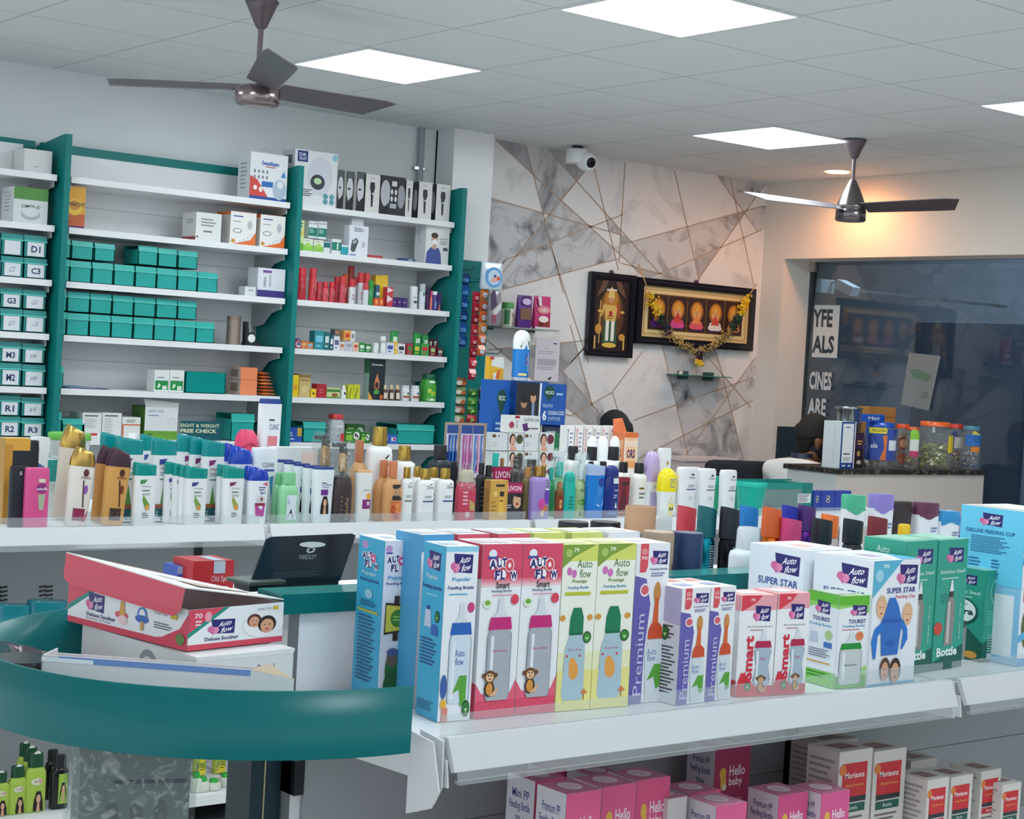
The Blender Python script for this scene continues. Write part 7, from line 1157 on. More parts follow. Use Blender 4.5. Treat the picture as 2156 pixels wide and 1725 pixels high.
# capsule shaped dispenser on the display, yellow packs
P = (sp(1094, Y, z0 + h), Y + .0, z0 + h + .001); w2 = 39 * depth(P) / FPX; h2 = hz(P[0], Y, 695) - P[2]
t = thing('inhaler_dispenser', 'large blue and white capsule-shaped inhaler dispenser on top of the blue display', 'dispenser', P)
m = MB(); m.loft([(0, w2 * .42, w2 * .36), (.004, w2 * .46, w2 * .4), (h2 * .07, w2 * .46, w2 * .4)], 'dfe6ec|g'); m.build('base', t)
m = MB(); m.loft([(h2 * .07, w2 * .48, w2 * .42), (h2 * .62, w2 * .49, w2 * .43)], '1a7ed0|g')
def cyl(u, v, o): x = max(-.98, min(.98, (u * 2 - 1) * .97)); return (x * w2 * .49, -math.sqrt(1 - x * x) * w2 * .43 - o - .0006, h2 * v)
m.art([('R', .12, .1, .62, .15, 'e8dc9a'), ('V', 'Inhaler', .6, .2, .75, .56, 'e4ecf4', 0), ('R', .52, .3, .56, .52, 'c8504c')], cyl, True); m.build('body', t)
m = MB(); m.loft([(h2 * .62, w2 * .49, w2 * .43), (h2 * .8, w2 * .5, w2 * .44), (h2 * .9, w2 * .44, w2 * .39), (h2 * .96, w2 * .32, w2 * .28), (h2 * .99, w2 * .16, w2 * .14), (h2, w2 * .02, w2 * .02)], 'eceff0|g')
m.art([('P', [(.6, .76), (.7, .8), (.9, .78), (.94, .72), (.78, .62)], '14604a'), ('P', [(.04, .76), (.3, .76), (.18, .64)], '14604a'), ('P', [(.3, .55), (.48, .72), (.6, .6), (.6, .55)], '1a7ed0')], cyl, True); m.build('dome', t)
o = cc(1029, 1059, 752, Y + .02, 'yellow and white packet standing on the left of the blue display', 'e8b02c', [('P', [(.1, .6), (1, .5), (1, 1), (.2, 1)], 'dfe0da'), ('R', 0, .88, .3, 1, 'c03a34'), ('R', .3, .0, .5, .3, 'e8e4dc'), ('P', [(.45, .05), (.6, .45), (.8, .45), (.7, .05)], 'e06a2c')], d=.03, Z=z0 + h + .001, name='biscuit_pack')
# toothpaste boxes on a white riser, ORS display, things on the gondola's rear shelf
RZ = 1.055
Xa, Xb = sp(1180, -.2, .97), sp(1350, -.2, .97)
m = MB(); m.box(Xa, Xb, -.34, -.02, .971, RZ - .002, 'eceae4'); tag(m.build('display_riser'), 'low white riser carrying the roll-ons and toothpaste boxes behind the bottles', 'riser')
TP = lambda c: [('R', 0, 0, 1, 1, 'e6e4e0'), ('V', 'SENSODYNE', .1, .5, .34, .95, 'b83a4a' if c else '3a4a8a', 1), ('L', .45, .5, .9, .9, 5, '8a94b0'), ('P', [(.1, 0), (.9, 0), (.7, .4), (.4, .3)], 'd8602c' if c == 1 else 'c83a2c'), ('E', .55, .2, .25, .12, 'e8c8b0')]
for i, x in enumerate((1187, 1206, 1225, 1243, 1261, 1279)): cc(x, x + 16, 897 + (i > 3) * .5, -.16, 'upright white toothpaste box with red lettering, ' + ORD[i] + ' in the row', 'e6e4e0', TP(i % 3), d=.04, Z=RZ, name='toothpaste_box', group='upright toothpaste boxes')
X0 = sp(1312, -.24, RZ); X1 = sp(1340, -.24, RZ); w = X1 - X0; h = hz(X1, -.24, 912) - RZ
t = thing('ors_display_box', 'open orange and white oral salts dispenser box with raised flaps', 'display', ((X0 + X1) / 2, -.2, RZ)); m = MB(); m.box(-w / 2, w / 2, -.035, .035, 0, h, 'e6d8cc|c', t='d86a34', l='d8784a')
m.art([('R', 0, 0, 1, .26, 'e8dcd4'), ('R', .1, .28, .9, .9, 'e8b890'), ('T', 'ORS', .2, .48, .82, .66, '4a2a5a', 2), ('R', .1, .72, .9, .84, 'e8d0b8'), ('R', 0, .9, 1, 1, 'd86a34'), ('R', .1, .3, .9, .42, 'e09a5c')], fmap(w, .07, h)); m.art([('R', .1, .3, .9, .85, 'e0a880'), ('T', 'ORS', .2, .5, .8, .66, 'b04a2c', 1)], lmap(w, .07, h)); m.build('case', t)
m = MB(); m.add([(-w / 2 - .004, .03, h), (w / 2, .035, h), (w * .3, .05, h + .055), (-w * .4, .05, h + .05)], [(0, 1, 2, 3)], 'd8703c|c'); m.add([(w / 2, -.035, h), (w / 2, .035, h), (w / 2 + .03, .0, h - .035)], [(0, 1, 2)], 'c8602f|c'); m.build('flap', t)
# ---------------------------------------------------------------- framed pictures, garland, small wall shelf, paper
def frame(X0, X1, Z0, Z1, label, fw, mat_=None):
    t = thing('framed_picture', label, 'picture', ((X0 + X1) / 2, 2.325, Z0)); w = X1 - X0; h = Z1 - Z0; m = MB()
    for q in ((-w / 2, w / 2, 0, fw), (-w / 2, w / 2, h - fw, h), (-w / 2, -w / 2 + fw, fw, h - fw), (w / 2 - fw, w / 2, fw, h - fw)):
        m.box(q[0], q[1], -.03, 0, q[2], q[3], '1c1a20|g')
    e = fw * .35
    for q in ((-w / 2 + e, w / 2 - e, e, e * 1.6), (-w / 2 + e, w / 2 - e, h - e * 1.6, h - e)): m.box(q[0], q[1], -.036, -.03, q[2], q[3], '2c2a34|g')
    m.build('frame', t); return t, w - 2 * fw, h - 2 * fw, fw
t, w, h, fw = frame(2.13, 2.486, 1.575, 2.07, 'tall dark framed picture of a standing crowned deity, left of the wide frame', .035)
m = MB(); m.box(-w / 2, w / 2, -.012, -.006, fw, fw + h, '2a1c1c')
GA, GB_ = 'd8b060', 'c89040'
A1 = [('E', .5, .5, .36, .36, '5a3a1c'), ('E', .5, .62, .26, .26, '8a5c24'), ('E', .5, .72, .18, .15, 'b87c2c'), ('P', [(.08, .74), (.26, .98), (.4, .98), (.3, .84)], '6a4a3c'), ('P', [(.92, .74), (.74, .98), (.6, .98), (.7, .84)], '6a4a3c'), ('P', [(.3, .1), (.7, .1), (.66, .5), (.34, .5)], '2f5a34'), ('P', [(.36, .42), (.64, .42), (.68, .64), (.32, .64)], GA), ('R', .38, .14, .47, .42, 'e8e4e0'), ('R', .53, .14, .62, .42, 'e8e4e0'), ('P', [(.28, .5), (.36, .64), (.3, .66), (.22, .46)], 'd8b060'), ('P', [(.72, .5), (.64, .64), (.7, .66), (.78, .46)], 'b84a3c'), ('E', .5, .72, .075, .05, 'c8906a'), ('P', [(.4, .74), (.6, .74), (.56, .84), (.5, .9), (.44, .84)], 'e0c070'), ('R', .36, .84, .64, .865, 'd8d4d0'), ('R', .2, .1, .225, .7, GA), ('E', .5, .08, .2, .035, 'e0b850'), ('E', .18, .3, .09, .07, GB_), ('E', .84, .2, .09, .05, GB_), ('R', .08, .02, .12, .2, GA), ('R', .88, .02, .92, .2, GA), ('E', .2, .55, .06, .02, GA), ('E', .82, .55, .06, .02, GA), ('E', .5, .52, .05, .04, 'b8302c'), ('L', .4, .44, .6, .5, 2, '8a5a20')]
m.art(A1, lambda u, v, o: (-w / 2 + u * w, -.0125 - o * .3, fw + v * h)); m.build('painting', t)
m = MB(); m.loft([(fw * 2 + h, .014, .008), (fw * 2 + h + .01, .018, .01), (fw * 2 + h + .022, .006, .006)], '4a3040', 12); m.build('finial', t)
t, w, h, fw = frame(2.505, 3.52, 1.667, 2.065, 'wide dark framed picture of five small seated deities with a garland', .045)
m = MB(); m.box(-w / 2, w / 2, -.014, -.006, fw, fw + h, 'd8bc84'); m.art([('R', .025, .06, .975, .94, 'b08a4c'), ('R', .032, .075, .968, .925, 'e0c894'), ('R', .06, .14, .94, .86, '8a6a34')], lambda u, v, o: (-w / 2 + u * w, -.0145 - o * .3, fw + v * h)); m.build('mount_board', t)
HUES = (('5a2a7a', 'c88a3c'), ('d04a90', 'c8403c'), ('d85a6a', 'e08a4c'), ('e0dcd8', 'c84a3c'), ('c8803c', '8a3a3c'))
for i in range(5):
    m = MB(); x0 = -w / 2 + w * (.067 + .176 * i); pw = w * .166; z0 = fw + h * .16; ph = h * .68
    m.box(x0, x0 + pw, -.018, -.0145, z0, z0 + ph, '3a2420'); c1, c2 = HUES[i]
    m.art([('E', .5, .6, .36, .3, 'a86c20'), ('E', .5, .62, .26, .22, 'd8963c'), ('E', .5, .16, .4, .1, c1), ('E', .5, .24, .34, .12, c1), ('P', [(.26, .24), (.74, .24), (.62, .5), (.38, .5)], c2), ('P', [(.28, .5), (.38, .4), (.44, .5), (.4, .6)], 'd8a878'), ('P', [(.72, .5), (.62, .4), (.56, .5), (.6, .6)], 'd8a878'), ('E', .5, .58, .09, .06, 'c8906a'), ('P', [(.42, .62), (.58, .62), (.5, .76)], 'e0b850'), ('R', .1, .04, .9, .08, '4a2a5a')], lambda u, v, o: (x0 + u * pw, -.0185 - o * .3, z0 + v * ph)); m.build('painting', t)
for i in range(5):
    m = MB(); x = -w / 2 + w * (.12 + .19 * i); zz = h + fw * 2; m.loft([(zz, .016, .008), (zz + .01, .02, .01), (zz + .02, .008, .006)], '5a3a6a', 10); m.build('finial', t)
gl = [onp(x, y, 1, 2.27) for x, y in ((1352, 585), (1368, 620), (1384, 655), (1400, 690), (1420, 712), (1445, 730), (1470, 742), (1495, 732), (1520, 715), (1545, 690), (1560, 660), (1572, 630), (1590, 608))]
t = thing('flower_garland', 'yellow, green and dried flower garland draped over the wide framed picture', 'garland', gl[6])
rr = random.Random(4)
def blob(m, p, r, c):
    vs = [(p[0] + r * a * rr.uniform(.7, 1.3), p[1] + r * b * rr.uniform(.7, 1.3), p[2] + r * c_ * rr.uniform(.7, 1.3)) for a, b, c_ in ((1, 0, 0), (-1, 0, 0), (0, 1, 0), (0, -1, 0), (0, 0, 1), (0, 0, -1))]
    m.add(vs, [(0, 2, 4), (2, 1, 4), (1, 3, 4), (3, 0, 4), (2, 0, 5), (1, 2, 5), (3, 1, 5), (0, 3, 5)], c)
def run(i0, i1, n, cols, r, sp_, name):
    m = MB()
    for k in range(n):
        f = i0 + (i1 - i0) * k / n; a = gl[int(f)]; b = gl[min(int(f) + 1, 12)]; p = a.lerp(b, f - int(f)) - gl[6]
        blob(m, p + Vector((rr.gauss(0, sp_), rr.gauss(0, sp_ * .4), rr.gauss(0, sp_))), r * rr.uniform(.7, 1.2), rr.choice(cols))
    m.build(name, t)
run(1, 2.2, 60, ['e0b820', 'd8a81c', 'e8c840'], .012, .017, 'yellow_flowers'); run(2.2, 3, 40, ['1f4a34', '2a3a34', '183828'], .012, .016, 'green_leaves'); run(2.9, 3.5, 30, ['3a2a4a', '2c2238'], .012, .013, 'dark_flowers')
run(3.4, 6, 150, ['a88a50', 'b89a5c', '8a7440'], .009, .014, 'dried_flowers'); run(6, 8.8, 150, ['a88a50', 'b89a5c', '8a7440'], .009, .013, 'dried_flowers')
run(8.8, 9.9, 50, ['1f4a34', '2a3a34', '183828'], .012, .017, 'green_leaves'); run(9.9, 11.2, 70, ['e0b820', 'd8a81c', 'e8c840'], .012, .017, 'yellow_flowers')
m = MB()
for k in range(50): blob(m, Vector((rr.gauss(0, .013), -.01, -rr.uniform(.0, .045))), .011, rr.choice(['3a1f34', '2c1828']))
for k in range(45): blob(m, Vector((rr.gauss(0, .018), -.01, -.05 - rr.uniform(0, .03))), .011, rr.choice(['e0b020', 'e8c840']))
m.build('pendant_flowers', t)
m = MB(); top1 = onp(1343, 556, 1, 2.3) - gl[6]; top2 = onp(1592, 598, 1, 2.3) - gl[6]
for d in (0, .008): m.tube([top1 + Vector((d, 0, 0)), gl[1] - gl[6]], .0022, 'c8a070', 6); m.tube([top2 + Vector((d, 0, 0)), gl[11] - gl[6]], .0022, 'c8a070', 6)
m.build('string', t)
t = thing('incense_shelf', 'narrow green glass bracket shelf under the wide framed picture', 'shelf', (3.05, 2.28, 1.495))
m = MB(); m.box(-.24, .22, -.06, .053, -.006, 0, '3f7f70|g'); m.build('glass', t)
for x in (-.14, .08): m = MB(); m.box(x - .008, x + .008, -.03, .053, -.03, .022, '3a5a54'); m.build('bracket', t)
m = MB(); m.loft([(0, .012, .012), (.012, .016, .016), (.02, .006, .006)], 'dcd4c4', 12); m.build('lamp_cup', t, (-.19, -.02, 0))
a, b, z0, z1 = quad_px(1124, 1180, 713, 803, 2.33); m = MB(); m.box(a, b, 2.331, 2.334, z0, z1, 'd8d2dc')
m.art([('L', .1, .62, .9, .72, 2, 'b8b0bc'), ('R', .1, .36, .88, .52, 'b4aeba'), ('L', .1, .26, .9, .34, 2, '9a94a2'), ('L', .72, .86, .9, .92, 1, '3a3a44'), ('P', [(.55, .06), (.72, .12), (.7, .05), (.6, .03)], '4a4a54'), ('L', .4, .75, .55, .78, 1, '8a8490')], lambda u, v, o: (a + u * (b - a), 2.331 - o, z0 + v * (z1 - z0))); tag(m.build('notice_paper'), 'white printed notice sheet stuck on the marble wall below the glass shelf', 'paper')
a, b, z0, z1 = quad_px(1422, 1530, 972, 1000, 2.2); m = MB(); m.box(a, b, 2.12, 2.33, 0, hz((a + b) / 2, 2.12, 972), 'd8c8c8'); m.box(a + .02, b - .02, 2.115, 2.12, .3, .9, 'cfbfc0'); m.box(a - .01, b + .01, 2.11, 2.33, hz((a + b) / 2, 2.12, 972), hz((a + b) / 2, 2.12, 972) + .02, 'e0d2d2')
tag(m.build('wall_desk'), 'pale pink desk back standing against the marble wall behind the cream tubes', 'desk')
# ================================================================ CASH COUNTER BY THE WINDOW
KZ = 1.055; KX0, KX1, KY0, KY1 = 2.21, 3.56, .46, .98
A = onp(1763, 988, 2, KZ); KX0 = A.x + .01; KY0 = A.y + .01
t = thing('cash_counter', 'cream cash counter with a dark granite top below the shop window', 'counter', (0, 0, 0))
m = MB(); m.box(KX0, 3.585, KY0, KY0 + .34, 0, KZ - .026, 'd6cbc3|c', l='cfd6d6'); m.build('cabinet', t)
m = MB(); m.box(KX0 - .012, 3.585, KY0 - .015, KY0 + .36, KZ - .026, KZ, 'granite'); m.build('granite_top', t)
KZ += .001
def jar(x0, x1, yt, Y, label, lid, lidh, cols, lab=(), tint='e4e8e6|t', fill=.55, n=70):
    X = sp((x0 + x1) / 2, Y, KZ); P = (X, Y, KZ); r = (x1 - x0) * depth(P) / FPX / 2; h = hz(X, Y, yt) - KZ
    t = thing('candy_jar', label, 'jar', P, -.65, 'plastic candy jars on the cash counter'); m = MB()
    m.loft([(0, r * .92, r * .85), (.006, r * .98, r * .9), (h * .7, r, r * .92), (h * .8, r * .92, r * .85), (h * .87, r * .8, r * .75), (h * .9, r * .78, r * .73)], 'clear', 28, caps=(1, 0), e=3); m.build('body', t)
    m = MB(); m.loft([(h * (1 - lidh), r * .84, r * .78), (h * .985, r * .84, r * .78), (h, r * .78, r * .72)], lid + '|g', 28, e=2.6); m.build('lid', t)
    m = MB(); q = random.Random(int(x0))
    for k in range(n):
        a_ = q.uniform(0, 6.28); rr_ = math.sqrt(q.random()) * r * .8; s_ = r * q.uniform(.12, .2)
        blob(m, Vector((math.cos(a_) * rr_, math.sin(a_) * rr_ * .9, q.uniform(s_, h * fill))), s_, q.choice(cols) + '|g')
    o = m.build('candies', t); o['kind'] = 'stuff'
    if lab:
        m = MB(); e = 3
        def mp(u, v, o_): x = max(-.98, min(.98, (u * 2 - 1) * .96)); return (x * r * 1.0, -((1 - abs(x) ** e) ** (1 / e)) * r * .92 - .001 - o_, v * h)
        m.art(lab, mp, True); m.build('wrapper_label', t)
    return t
Yk = KY0 + .1
t = thing('payment_standee', 'white and dark blue upright payment card box at the left of the candy jars', 'sign', (0, 0, 0))
X0, X1 = sp(1767, KY0 + .03, KZ), sp(1797, KY0 + .03, KZ); h = hz(X1, KY0 + .03, 889) - KZ; t.location = ((X0 + X1) / 2, KY0 + .09, KZ); w = X1 - X0
m = MB(); m.box(-w / 2, w / 2, -.06, .06, 0, h, 'dde3e6', f='1f3f8c'); m.art([('R', .1, .12, .86, .96, 'e6e8ea'), ('L', .3, .86, .7, .9, 1, '2a3f8a'), ('L', .2, .28, .8, .34, 1, '3a3a44'), ('L', .24, .16, .76, .24, 2, '8a8a94'), ('R', .14, .04, .4, .075, 'dfe4ea'), ('R', .56, .04, .76, .075, 'dfe4ea'), ('R', .93, 0, 1, 1, 'e6d8d0')], fmap(w, .12, h)); m.art([('R', .62, .1, .64, .9, 'b8c0c4')], lmap(w, .12, h)); m.build('card_box', t)
for i, (x0, x1, yt) in enumerate(((1799, 1815, 912),)): cart_px(x0, x1, yt, Yk, KZ, .05, 'black and purple snack packs stacked beside the payment card box', '241828', [('R', 0, .55, 1, .95, '3a2044'), ('L', .2, .65, .9, .8, 2, 'd8b850'), ('E', .4, .4, .2, .08, 'c8a04c'), ('E', .5, .15, .3, .06, 'd8c8c0')], name='snack_pack')
jar(1813, 1882, 889, Yk + .01, 'candy jar with a blue lid and a blue and orange wrapper', '1f4fb4', .12, ['8a5a34', 'c8ccd0', 'a8763c'], [('R', .0, .18, 1, .86, '24489c'), ('E', .1, .45, .3, .28, '1d3480'), ('P', [(.42, .18), (.62, .18), (.64, .72), (.5, .72), (.56, .45)], 'e0702c'), ('R', .08, .76, .62, .88, 'e8d82c'), ('T', 'sils', .14, .44, .34, .54, 'e0e6ee', 1), ('R', .7, .4, .96, .62, 'dfe2e6'), ('T', '70% EXTRA', .14, .79, .58, .85, '2a2a2a', 1)], fill=.16)
jar(1880, 1912, 893, Yk + .1, 'candy jar with an orange lid behind the small green-labelled packs', 'e04c24', .1, ['a86434', 'c88a4c', 'd8b070', '6a3a24'], [('E', .5, .55, .4, .16, '7a3a24'), ('E', .5, .55, .3, .1, 'c8906c'), ('E', .5, .2, .38, .14, 'a0503c')], fill=.8)
jar(1903, 1932, 899, Yk, 'small candy jar with a lime, white and pink wrapper', 'd8582c', .08, ['8a9a3a', 'c8843c', '5a3a24'], [('R', .2, .7, .9, .86, '8ac83c'), ('R', .2, .42, .9, .7, 'dfe2dc'), ('R', .2, .28, .9, .42, 'c83a6a'), ('E', .5, .88, .3, .06, '9ad04c')], fill=.3)
jar(1927, 2000, 888, Yk + .02, 'largest candy jar with a wide orange lid and pale green candies', 'e86a2c', .1, ['a8a85c', '8a9048', 'b8b078'], [('R', .8, .36, 1, .72, 'e8c82c')], fill=.5, n=120)
jar(1992, 2024, 893, Yk + .1, 'candy jar with a red lid and mixed brown toffees', 'd83a2c', .1, ['6a3a2c', 'b88a5c', '3a2a3c', 'c8a878'], [('E', .3, .74, .2, .1, '3a3f7a'), ('R', .3, .45, .9, .7, 'd8d0cc'), ('L', .35, .5, .85, .66, 3, '8a3a3c')], fill=.4)
jar(2020, 2060, 897, Yk - .02, 'candy jar with a teal lid and a blue and yellow wrapper, rightmost', '4a8a9c', .09, ['2f6ab0', '8a7a8c', '3a4a6a', 'c8b8a8'], [('R', .1, .55, .95, .8, '1f6ac0'), ('P', [(.1, .8), (.95, .8), (.7, .66), (.5, .9), (.3, .66)], 'e8d45a'), ('P', [(.56, .74), (.74, .74), (.65, .62)], '1a5a4c'), ('R', .4, .4, .9, .52, 'e0842c'), ('L', .5, .54, .9, .62, 1, 'c8d8ec')], fill=.4)
zt = hz(sp(1845, Yk, KZ), Yk, 889) + .001
cart_px(1824, 1862, 873, Yk - .02, zt, .04, 'blue wafer pack lying on the blue jar lid', '1d4fb0', [('T', 'Mini', .1, .25, .7, .7, 'dfe8f4', 1), ('R', 0, .85, 1, 1, '3a6ac8')], name='snack_pack')
# rack items behind on the counter
cart_px(1822, 1879, 858, KY0 + .26, KZ, .08, 'wooden box standing behind the candy jars', 'b07c40', [('R', 0, .82, 1, .84, '8a5a28'), ('R', .0, .4, 1, .42, '8a5a28')], name='wooden_box')
X = sp(1788, KY0 + .25, KZ); t = thing('steel_tiffin', 'stack of shiny steel trays behind the payment card box', 'container', (X, KY0 + .275, KZ)); z = 0; H = hz(X, KY0 + .25, 857) - KZ
for i in range(4):
    m = MB(); m.loft([(H * i / 4, .066, .066), (H * (i + .8) / 4, .07, .07), (H * (i + .9) / 4, .078, .078), (H * (i + 1) / 4, .07, .07)], '9aa4a6|m', 24); m.build('tray', t)
# glass lettering, poster, outside camera
GX = WX + .243
def gmap(px0, px1, py0, py1):
    a = onp(px0, py1, 0, GX); b = onp(px1, py0, 0, GX); y0, y1 = a.y, b.y; z0, z1 = a.z, b.z
    return lambda u, v, o: (GX - o, y0 + u * (y1 - y0), z0 + v * (z1 - z0))
t = thing('window_lettering', 'cut-off white and dark shop lettering on the window glass', 'lettering', (0, 0, 0))
m = MB(); m.art([('R', 0, 0, 1, 1, 'c3ccd0'), ('T', 'YFE', -.04, .58, .74, .92, '2b3a46', 2), ('T', 'ALS', .0, .08, .86, .42, '2b3a46', 2)], gmap(1709, 1769, 643, 752)); m.build('upper_panel', t)
m = MB(); m.art([('T', 'CINES', 0, 0, 1, 1, 'c3ccd0', 2)], gmap(1703, 1752, 784, 820)); m.build('middle_word', t); m = MB(); m.art([('T', 'ARE', 0, 0, 1, 1, 'c3ccd0', 2)], gmap(1700, 1740, 840, 874)); m.build('lower_word', t)
m = MB(); m.art([('P', [(.14, 1), (1, .96), (.78, 0), (0, .08)], '7c868a'), ('P', [(.18, .7), (.4, .72), (.8, .6), (.7, .5), (.3, .56)], '5a7a6a'), ('P', [(.52, .2), (.74, .22), (.7, .34), (.56, .3)], '6a7478'), ('L', .08, .12, .45, .45, 8, '8a949a')], gmap(1896, 1981, 745, 861)); tag(m.build('window_poster'), 'crooked white poster with green print taped to the window glass', 'poster')  # poster paper greyed, dim light put into its colour
p = onp(1745, 604, 0, 4.1); t = thing('outdoor_camera', 'white bullet camera on a white box outside the window, top left', 'camera', p)
m = MB(); m.box(-.1, .03, -.02, .14, -.045, .045, 'b8c4c8'); m.build('junction_box', t); m = MB(); m.box(-.04, .04, -.09, .05, -.03, .03, 'c3ccd0'); m.build('camera_body', t, (0, -.14, .0), rot=(math.radians(22), 0, 0))
m = MB(); m.box(-.01, .01, -.08, .01, .02, .035, 'a8b0b4'); m.box(-.01, 2.0, .04, .06, -.01, .01, '5a6468'); m.build('arm', t)
# ================================================================ CHAIR AND PEOPLE
def skin(name, pts, edges, parent, c, root=0, sub=2):
    me = bpy.data.meshes.new(name); me.from_pydata([p[:3] for p in pts], edges, []); o = bpy.data.objects.new(name, me); COL.objects.link(o)
    md = o.modifiers.new('s', 'SKIN'); md.use_smooth_shade = True
    for i, p in enumerate(pts):
        r = p[3]; d = me.skin_vertices[0].data[i]; d.radius = r if isinstance(r, tuple) else (r, r); d.use_root = i == root
    o.modifiers.new('u', 'SUBSURF').levels = sub
    bpy.context.view_layer.update()
    nm = bpy.data.meshes.new_from_object(o.evaluated_get(bpy.context.evaluated_depsgraph_get())); nm.materials.clear(); nm.materials.append(mat(c))
    bpy.data.objects.remove(o); bpy.data.meshes.remove(me)
    o = bpy.data.objects.new(name, nm); COL.objects.link(o); o.parent = parent; return o
def seated(label, P, rz, shirt, hair, collar=None, mask=False, hunch=(0, 0), turn=0, seat=.46, skinc='7a4e38|s', arm=(.25, .25)):
    t = thing('person', label, 'person', P, rz)   # origin on the floor under the pelvis, facing +Y
    s = seat; sh = s + .50; hy_, hz_ = hunch; k0 = sh + hz_
    pts = [(0, 0, s + .08, .13), (0, -.01, s + .22, .12), (0, 0, s + .38, (.15, .11)), (0, .0, sh - .02, .12), (0, .01 + hy_ * .4, sh + .06 + hz_ * .4, .055), (0, .02 + hy_ * .8, sh + .12 + hz_ * .9, .05), (0, .035 + hy_, k0 + .2, (.072, .085)), (0, .035 + hy_, k0 + .29, (.07, .085))]
    e = [(i, i + 1) for i in range(7)]
    for sd in (-1, 1):
        b = len(pts); f = arm[0 if sd < 0 else 1]
        pts += [(sd * .17, 0, sh - .03, .055), (sd * .22, .06, sh - .28, .042), (sd * .19, .06 + f, sh - .32, .034), (sd * .18, .06 + f + .05, sh - .32, .027), (sd * .18, .06 + f + .1, sh - .325, (.036, .018))]
        e += [(3, b), (b, b + 1), (b + 1, b + 2), (b + 2, b + 3), (b + 3, b + 4)]
        hx, hy, hz0 = sd * .18, .06 + f + .1, sh - .325
        for k, (dx, L) in enumerate(((-.028, .06), (-.01, .072), (.009, .068), (.027, .052))):
            c = len(pts); pts += [(hx + dx, hy + .035, hz0, .0095), (hx + dx * 1.15, hy + .035 + L * .55, hz0 - .008, .0085), (hx + dx * 1.2, hy + .035 + L, hz0 - .024, .0075)]; e += [(b + 4, c), (c, c + 1), (c + 1, c + 2)]
        c = len(pts); pts += [(hx - sd * .04, hy + .01, hz0 - .004, .0105), (hx - sd * .055, hy + .04, hz0 - .012, .009)]; e += [(b + 4, c), (c, c + 1)]
        b = len(pts); pts += [(sd * .09, .05, s + .07, .085), (sd * .11, .42, s + .06, .058), (sd * .11, .43, s - .15, .052), (sd * .11, .42, .08, .034), (sd * .11, .5, .04, (.04, .025)), (sd * .11, .58, .03, (.038, .018))]
        e += [(0, b)] + [(b + i, b + i + 1) for i in range(5)]
    skin('body', pts, e, t, skinc)
    q = [(0, 0, s + .06, .145), (0, -.01, s + .22, .138), (0, 0, s + .38, (.165, .125)), (0, 0, sh - .02, .135), (0, .01, sh + .045, .062)]; e = [(0, 1), (1, 2), (2, 3), (3, 4)]
    for sd in (-1, 1): b = len(q); q += [(sd * .175, 0, sh - .03, .072), (sd * .213, .045, sh - .2, .062)]; e += [(3, b), (b, b + 1)]
    skin('shirt', q, e, t, shirt)
    q = [(0, 0, s + .07, .15)]; e = []
    for sd in (-1, 1): b = len(q); q += [(sd * .09, .05, s + .07, .1), (sd * .11, .43, s + .06, .07), (sd * .11, .43, s - .15, .062), (sd * .11, .42, .12, .05)]; e += [(0, b), (b, b + 1), (b + 1, b + 2), (b + 2, b + 3)]
    skin('trousers', q, e, t, '23283a|f')
    hc = (0, .02 + hy_, k0 + .245)
    m = MB(); n = 14; L = []
    for i in range(11):   # hair shell: dome with the face side cut back
        a = -0.12 + (math.pi / 2 + .12) * i / 10; L.append((hc[2] + .02 + .122 * math.sin(a), .088 * math.cos(a), .1 * math.cos(a), 0, hc[1] - .012 + (-.012 if a < .5 else 0)))
    m.loft(L, hair, 26); m.loft([(k0 + .13, .045, .035, 0, hy_ - .035), (k0 + .16, .06, .05, 0, hy_ - .03), (k0 + .21, .074, .062, 0, hy_ - .022), (k0 + .26, .083, .08, 0, hy_ - .008)], hair, 26); m.build('hair', t)
    m = MB(); m.loft([(-.016, .006, .012), (-.008, .01, .013), (.008, .013, .012), (.02, .012, .013), (.028, .005, .012)], skinc, 10)
    m.tube([(-.004, -.1115 + .12, .0), (0, .118 - .1, .0)], .001, skinc, 4)
    for sd in (-1, 1):
        q_ = MB(); q_.loft([(-.03, .004, .008), (-.018, .009, .014), (.004, .012, .02), (.022, .012, .02), (.032, .005, .01)], skinc, 14); q_.build('ear', t, (sd * .083, .03 + hy_, k0 + .215))
        q_ = MB(); q_.loft([(-.008, .004, .004), (0, .013, .008), (.008, .004, .004)], 'e8e4e0|g', 12); q_.loft([(-.005, .002, .002, 0, .007), (0, .005, .004, 0, .007), (.005, .002, .002, 0, .007)], '1a1210|g', 10); q_.build('eye', t, (sd * .032, .108 + hy_, k0 + .24))
    q_ = MB(); q_.loft([(-.02, .016, .012), (-.012, .018, .02), (.01, .01, .012), (.03, .006, .004)], skinc, 12); q_.build('nose', t, (0, .115 + hy_, k0 + .215))
    q_ = MB(); q_.loft([(-.007, .01, .004), (0, .026, .009), (.006, .012, .004)], '8a4a40|s', 14); q_.build('mouth', t, (0, .1 + hy_, k0 + .172))
    if mask:
        q_ = MB(); q_.loft([(-.06, .03, .035), (-.04, .062, .07), (0, .078, .092), (.03, .072, .09), (.04, .05, .075)], '1a1f2c|f', 22); q_.build('face_mask', t, (0, .042 + hy_, k0 + .18))
    if collar:
        q_ = MB(); q_.loft([(0, .075, .07), (.03, .066, .06), (.055, .06, .056)], collar, 20, caps=(0, 0)); q_.loft([(-.004, .079, .073), (.002, .079, .073)], 'e8e8e8', 20, caps=(0, 0)); q_.build('collar', t, (0, hy_ * .3, sh + .02))
        for sd in (-1, 1):
            for k in (0, .02) if 1 else ():
                q_ = MB(); q_.loft([(0, .065, .065), (.006, .065, .065)], collar, 20, caps=(0, 0)); q_.build('sleeve_stripe', t, (sd * .211, .043, sh - .19 + k), rot=(-.2, sd * -.15, 0))
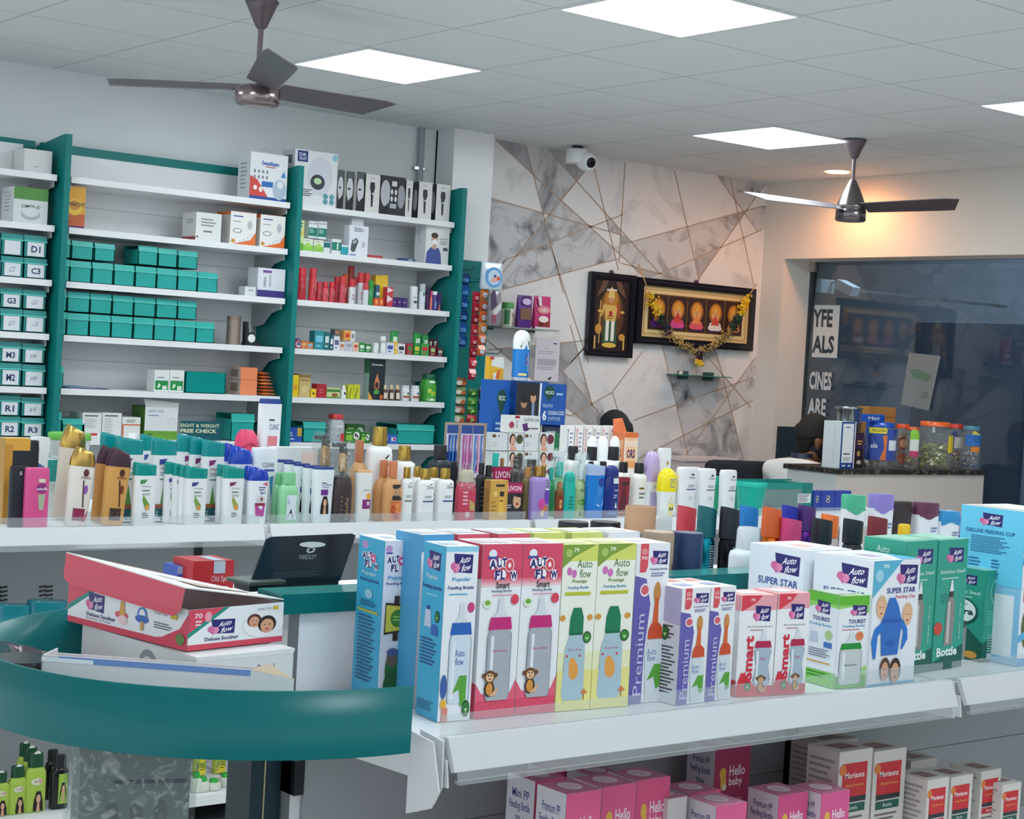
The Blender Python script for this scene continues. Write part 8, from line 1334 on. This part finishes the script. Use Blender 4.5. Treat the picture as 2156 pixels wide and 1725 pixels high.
    if turn:
        c0 = Vector((0, .03 + hy_, 0)); Rm = Matrix.Rotation(turn, 4, 'Z')
        for o in t.children:
            if o.name.split('.')[0] in ('hair', 'ear', 'eye', 'nose', 'mouth', 'face_mask'): o.location = c0 + Rm @ (Vector(o.location) - c0); o.rotation_euler.z += turn
    return t
hd = onp(1720, 925, 0, 2.86)
ty = math.atan2(R0[1], R0[0])            # towards the right of the picture
seated('seated cashier in a white collared shirt and black face mask behind the payment card box', (hd.x - .12, hd.y + .03, 0), math.radians(-3) - math.pi / 2, 'dcdad6|f', '15130f|f', collar='252c40', mask=True, hunch=(.12, -.085), turn=-.75, seat=.52, arm=(.2, .25))
p2 = onp(1296, 900, 1, 1.55)
seated('seated person seen from behind, only black hair showing above the orange display box', (p2.x, 1.55, 0), 0.1, '3a4048|f', '0f1216|f', seat=.40)
def chair(label, x, y, rz, top, s=.36):
    t = thing('office_chair', label, 'chair', (x, y, 0), rz)
    m = MB(); m.loft([(s, .21, .2), (s + .02, .23, .22), (s + .055, .22, .21)], '181c24|f', 24, e=4); m.build('seat', t)
    m = MB(); m.loft([(s + .16, .17, .02), (s + .2, .21, .028), (top - .03, .22, .028), (top - .008, .2, .024), (top, .17, .014)], '181c24|f', 26, e=5); m.build('backrest', t, (0, -.235, 0))
    m = MB(); m.tube([(0, -.1, s + .0), (0, -.22, s + .02), (0, -.27, s + .25)], .018, '22262c'); m.build('back_support', t)
    m = MB(); m.loft([(.1, .03, .03), (s, .022, .022)], '2a2e34|m', 14); m.build('gas_lift', t)
    for k in range(5):
        a = k * 2 * math.pi / 5; m = MB(); m.tube([(0, 0, .1), (.26 * math.cos(a), .26 * math.sin(a), .065)], [.024, .015], '22262c'); m.build('base_leg', t)
        m = MB(); m.loft([(-.012, .026, .026), (.012, .026, .026)], '15171a', 14); m.build('caster', t, (.26 * math.cos(a), .26 * math.sin(a), .028), rot=(math.pi / 2, 0, a))
    return t
X = sp(1602, 1.42, 1.03); chair('black office chair with a wide low backrest beside the seated cashier', X - .02, 1.74, -.25, hz(X, 1.42, 973))
chair('black chair of the person hidden behind the orange display box', p2.x, 1.5, .1, .82, .31)
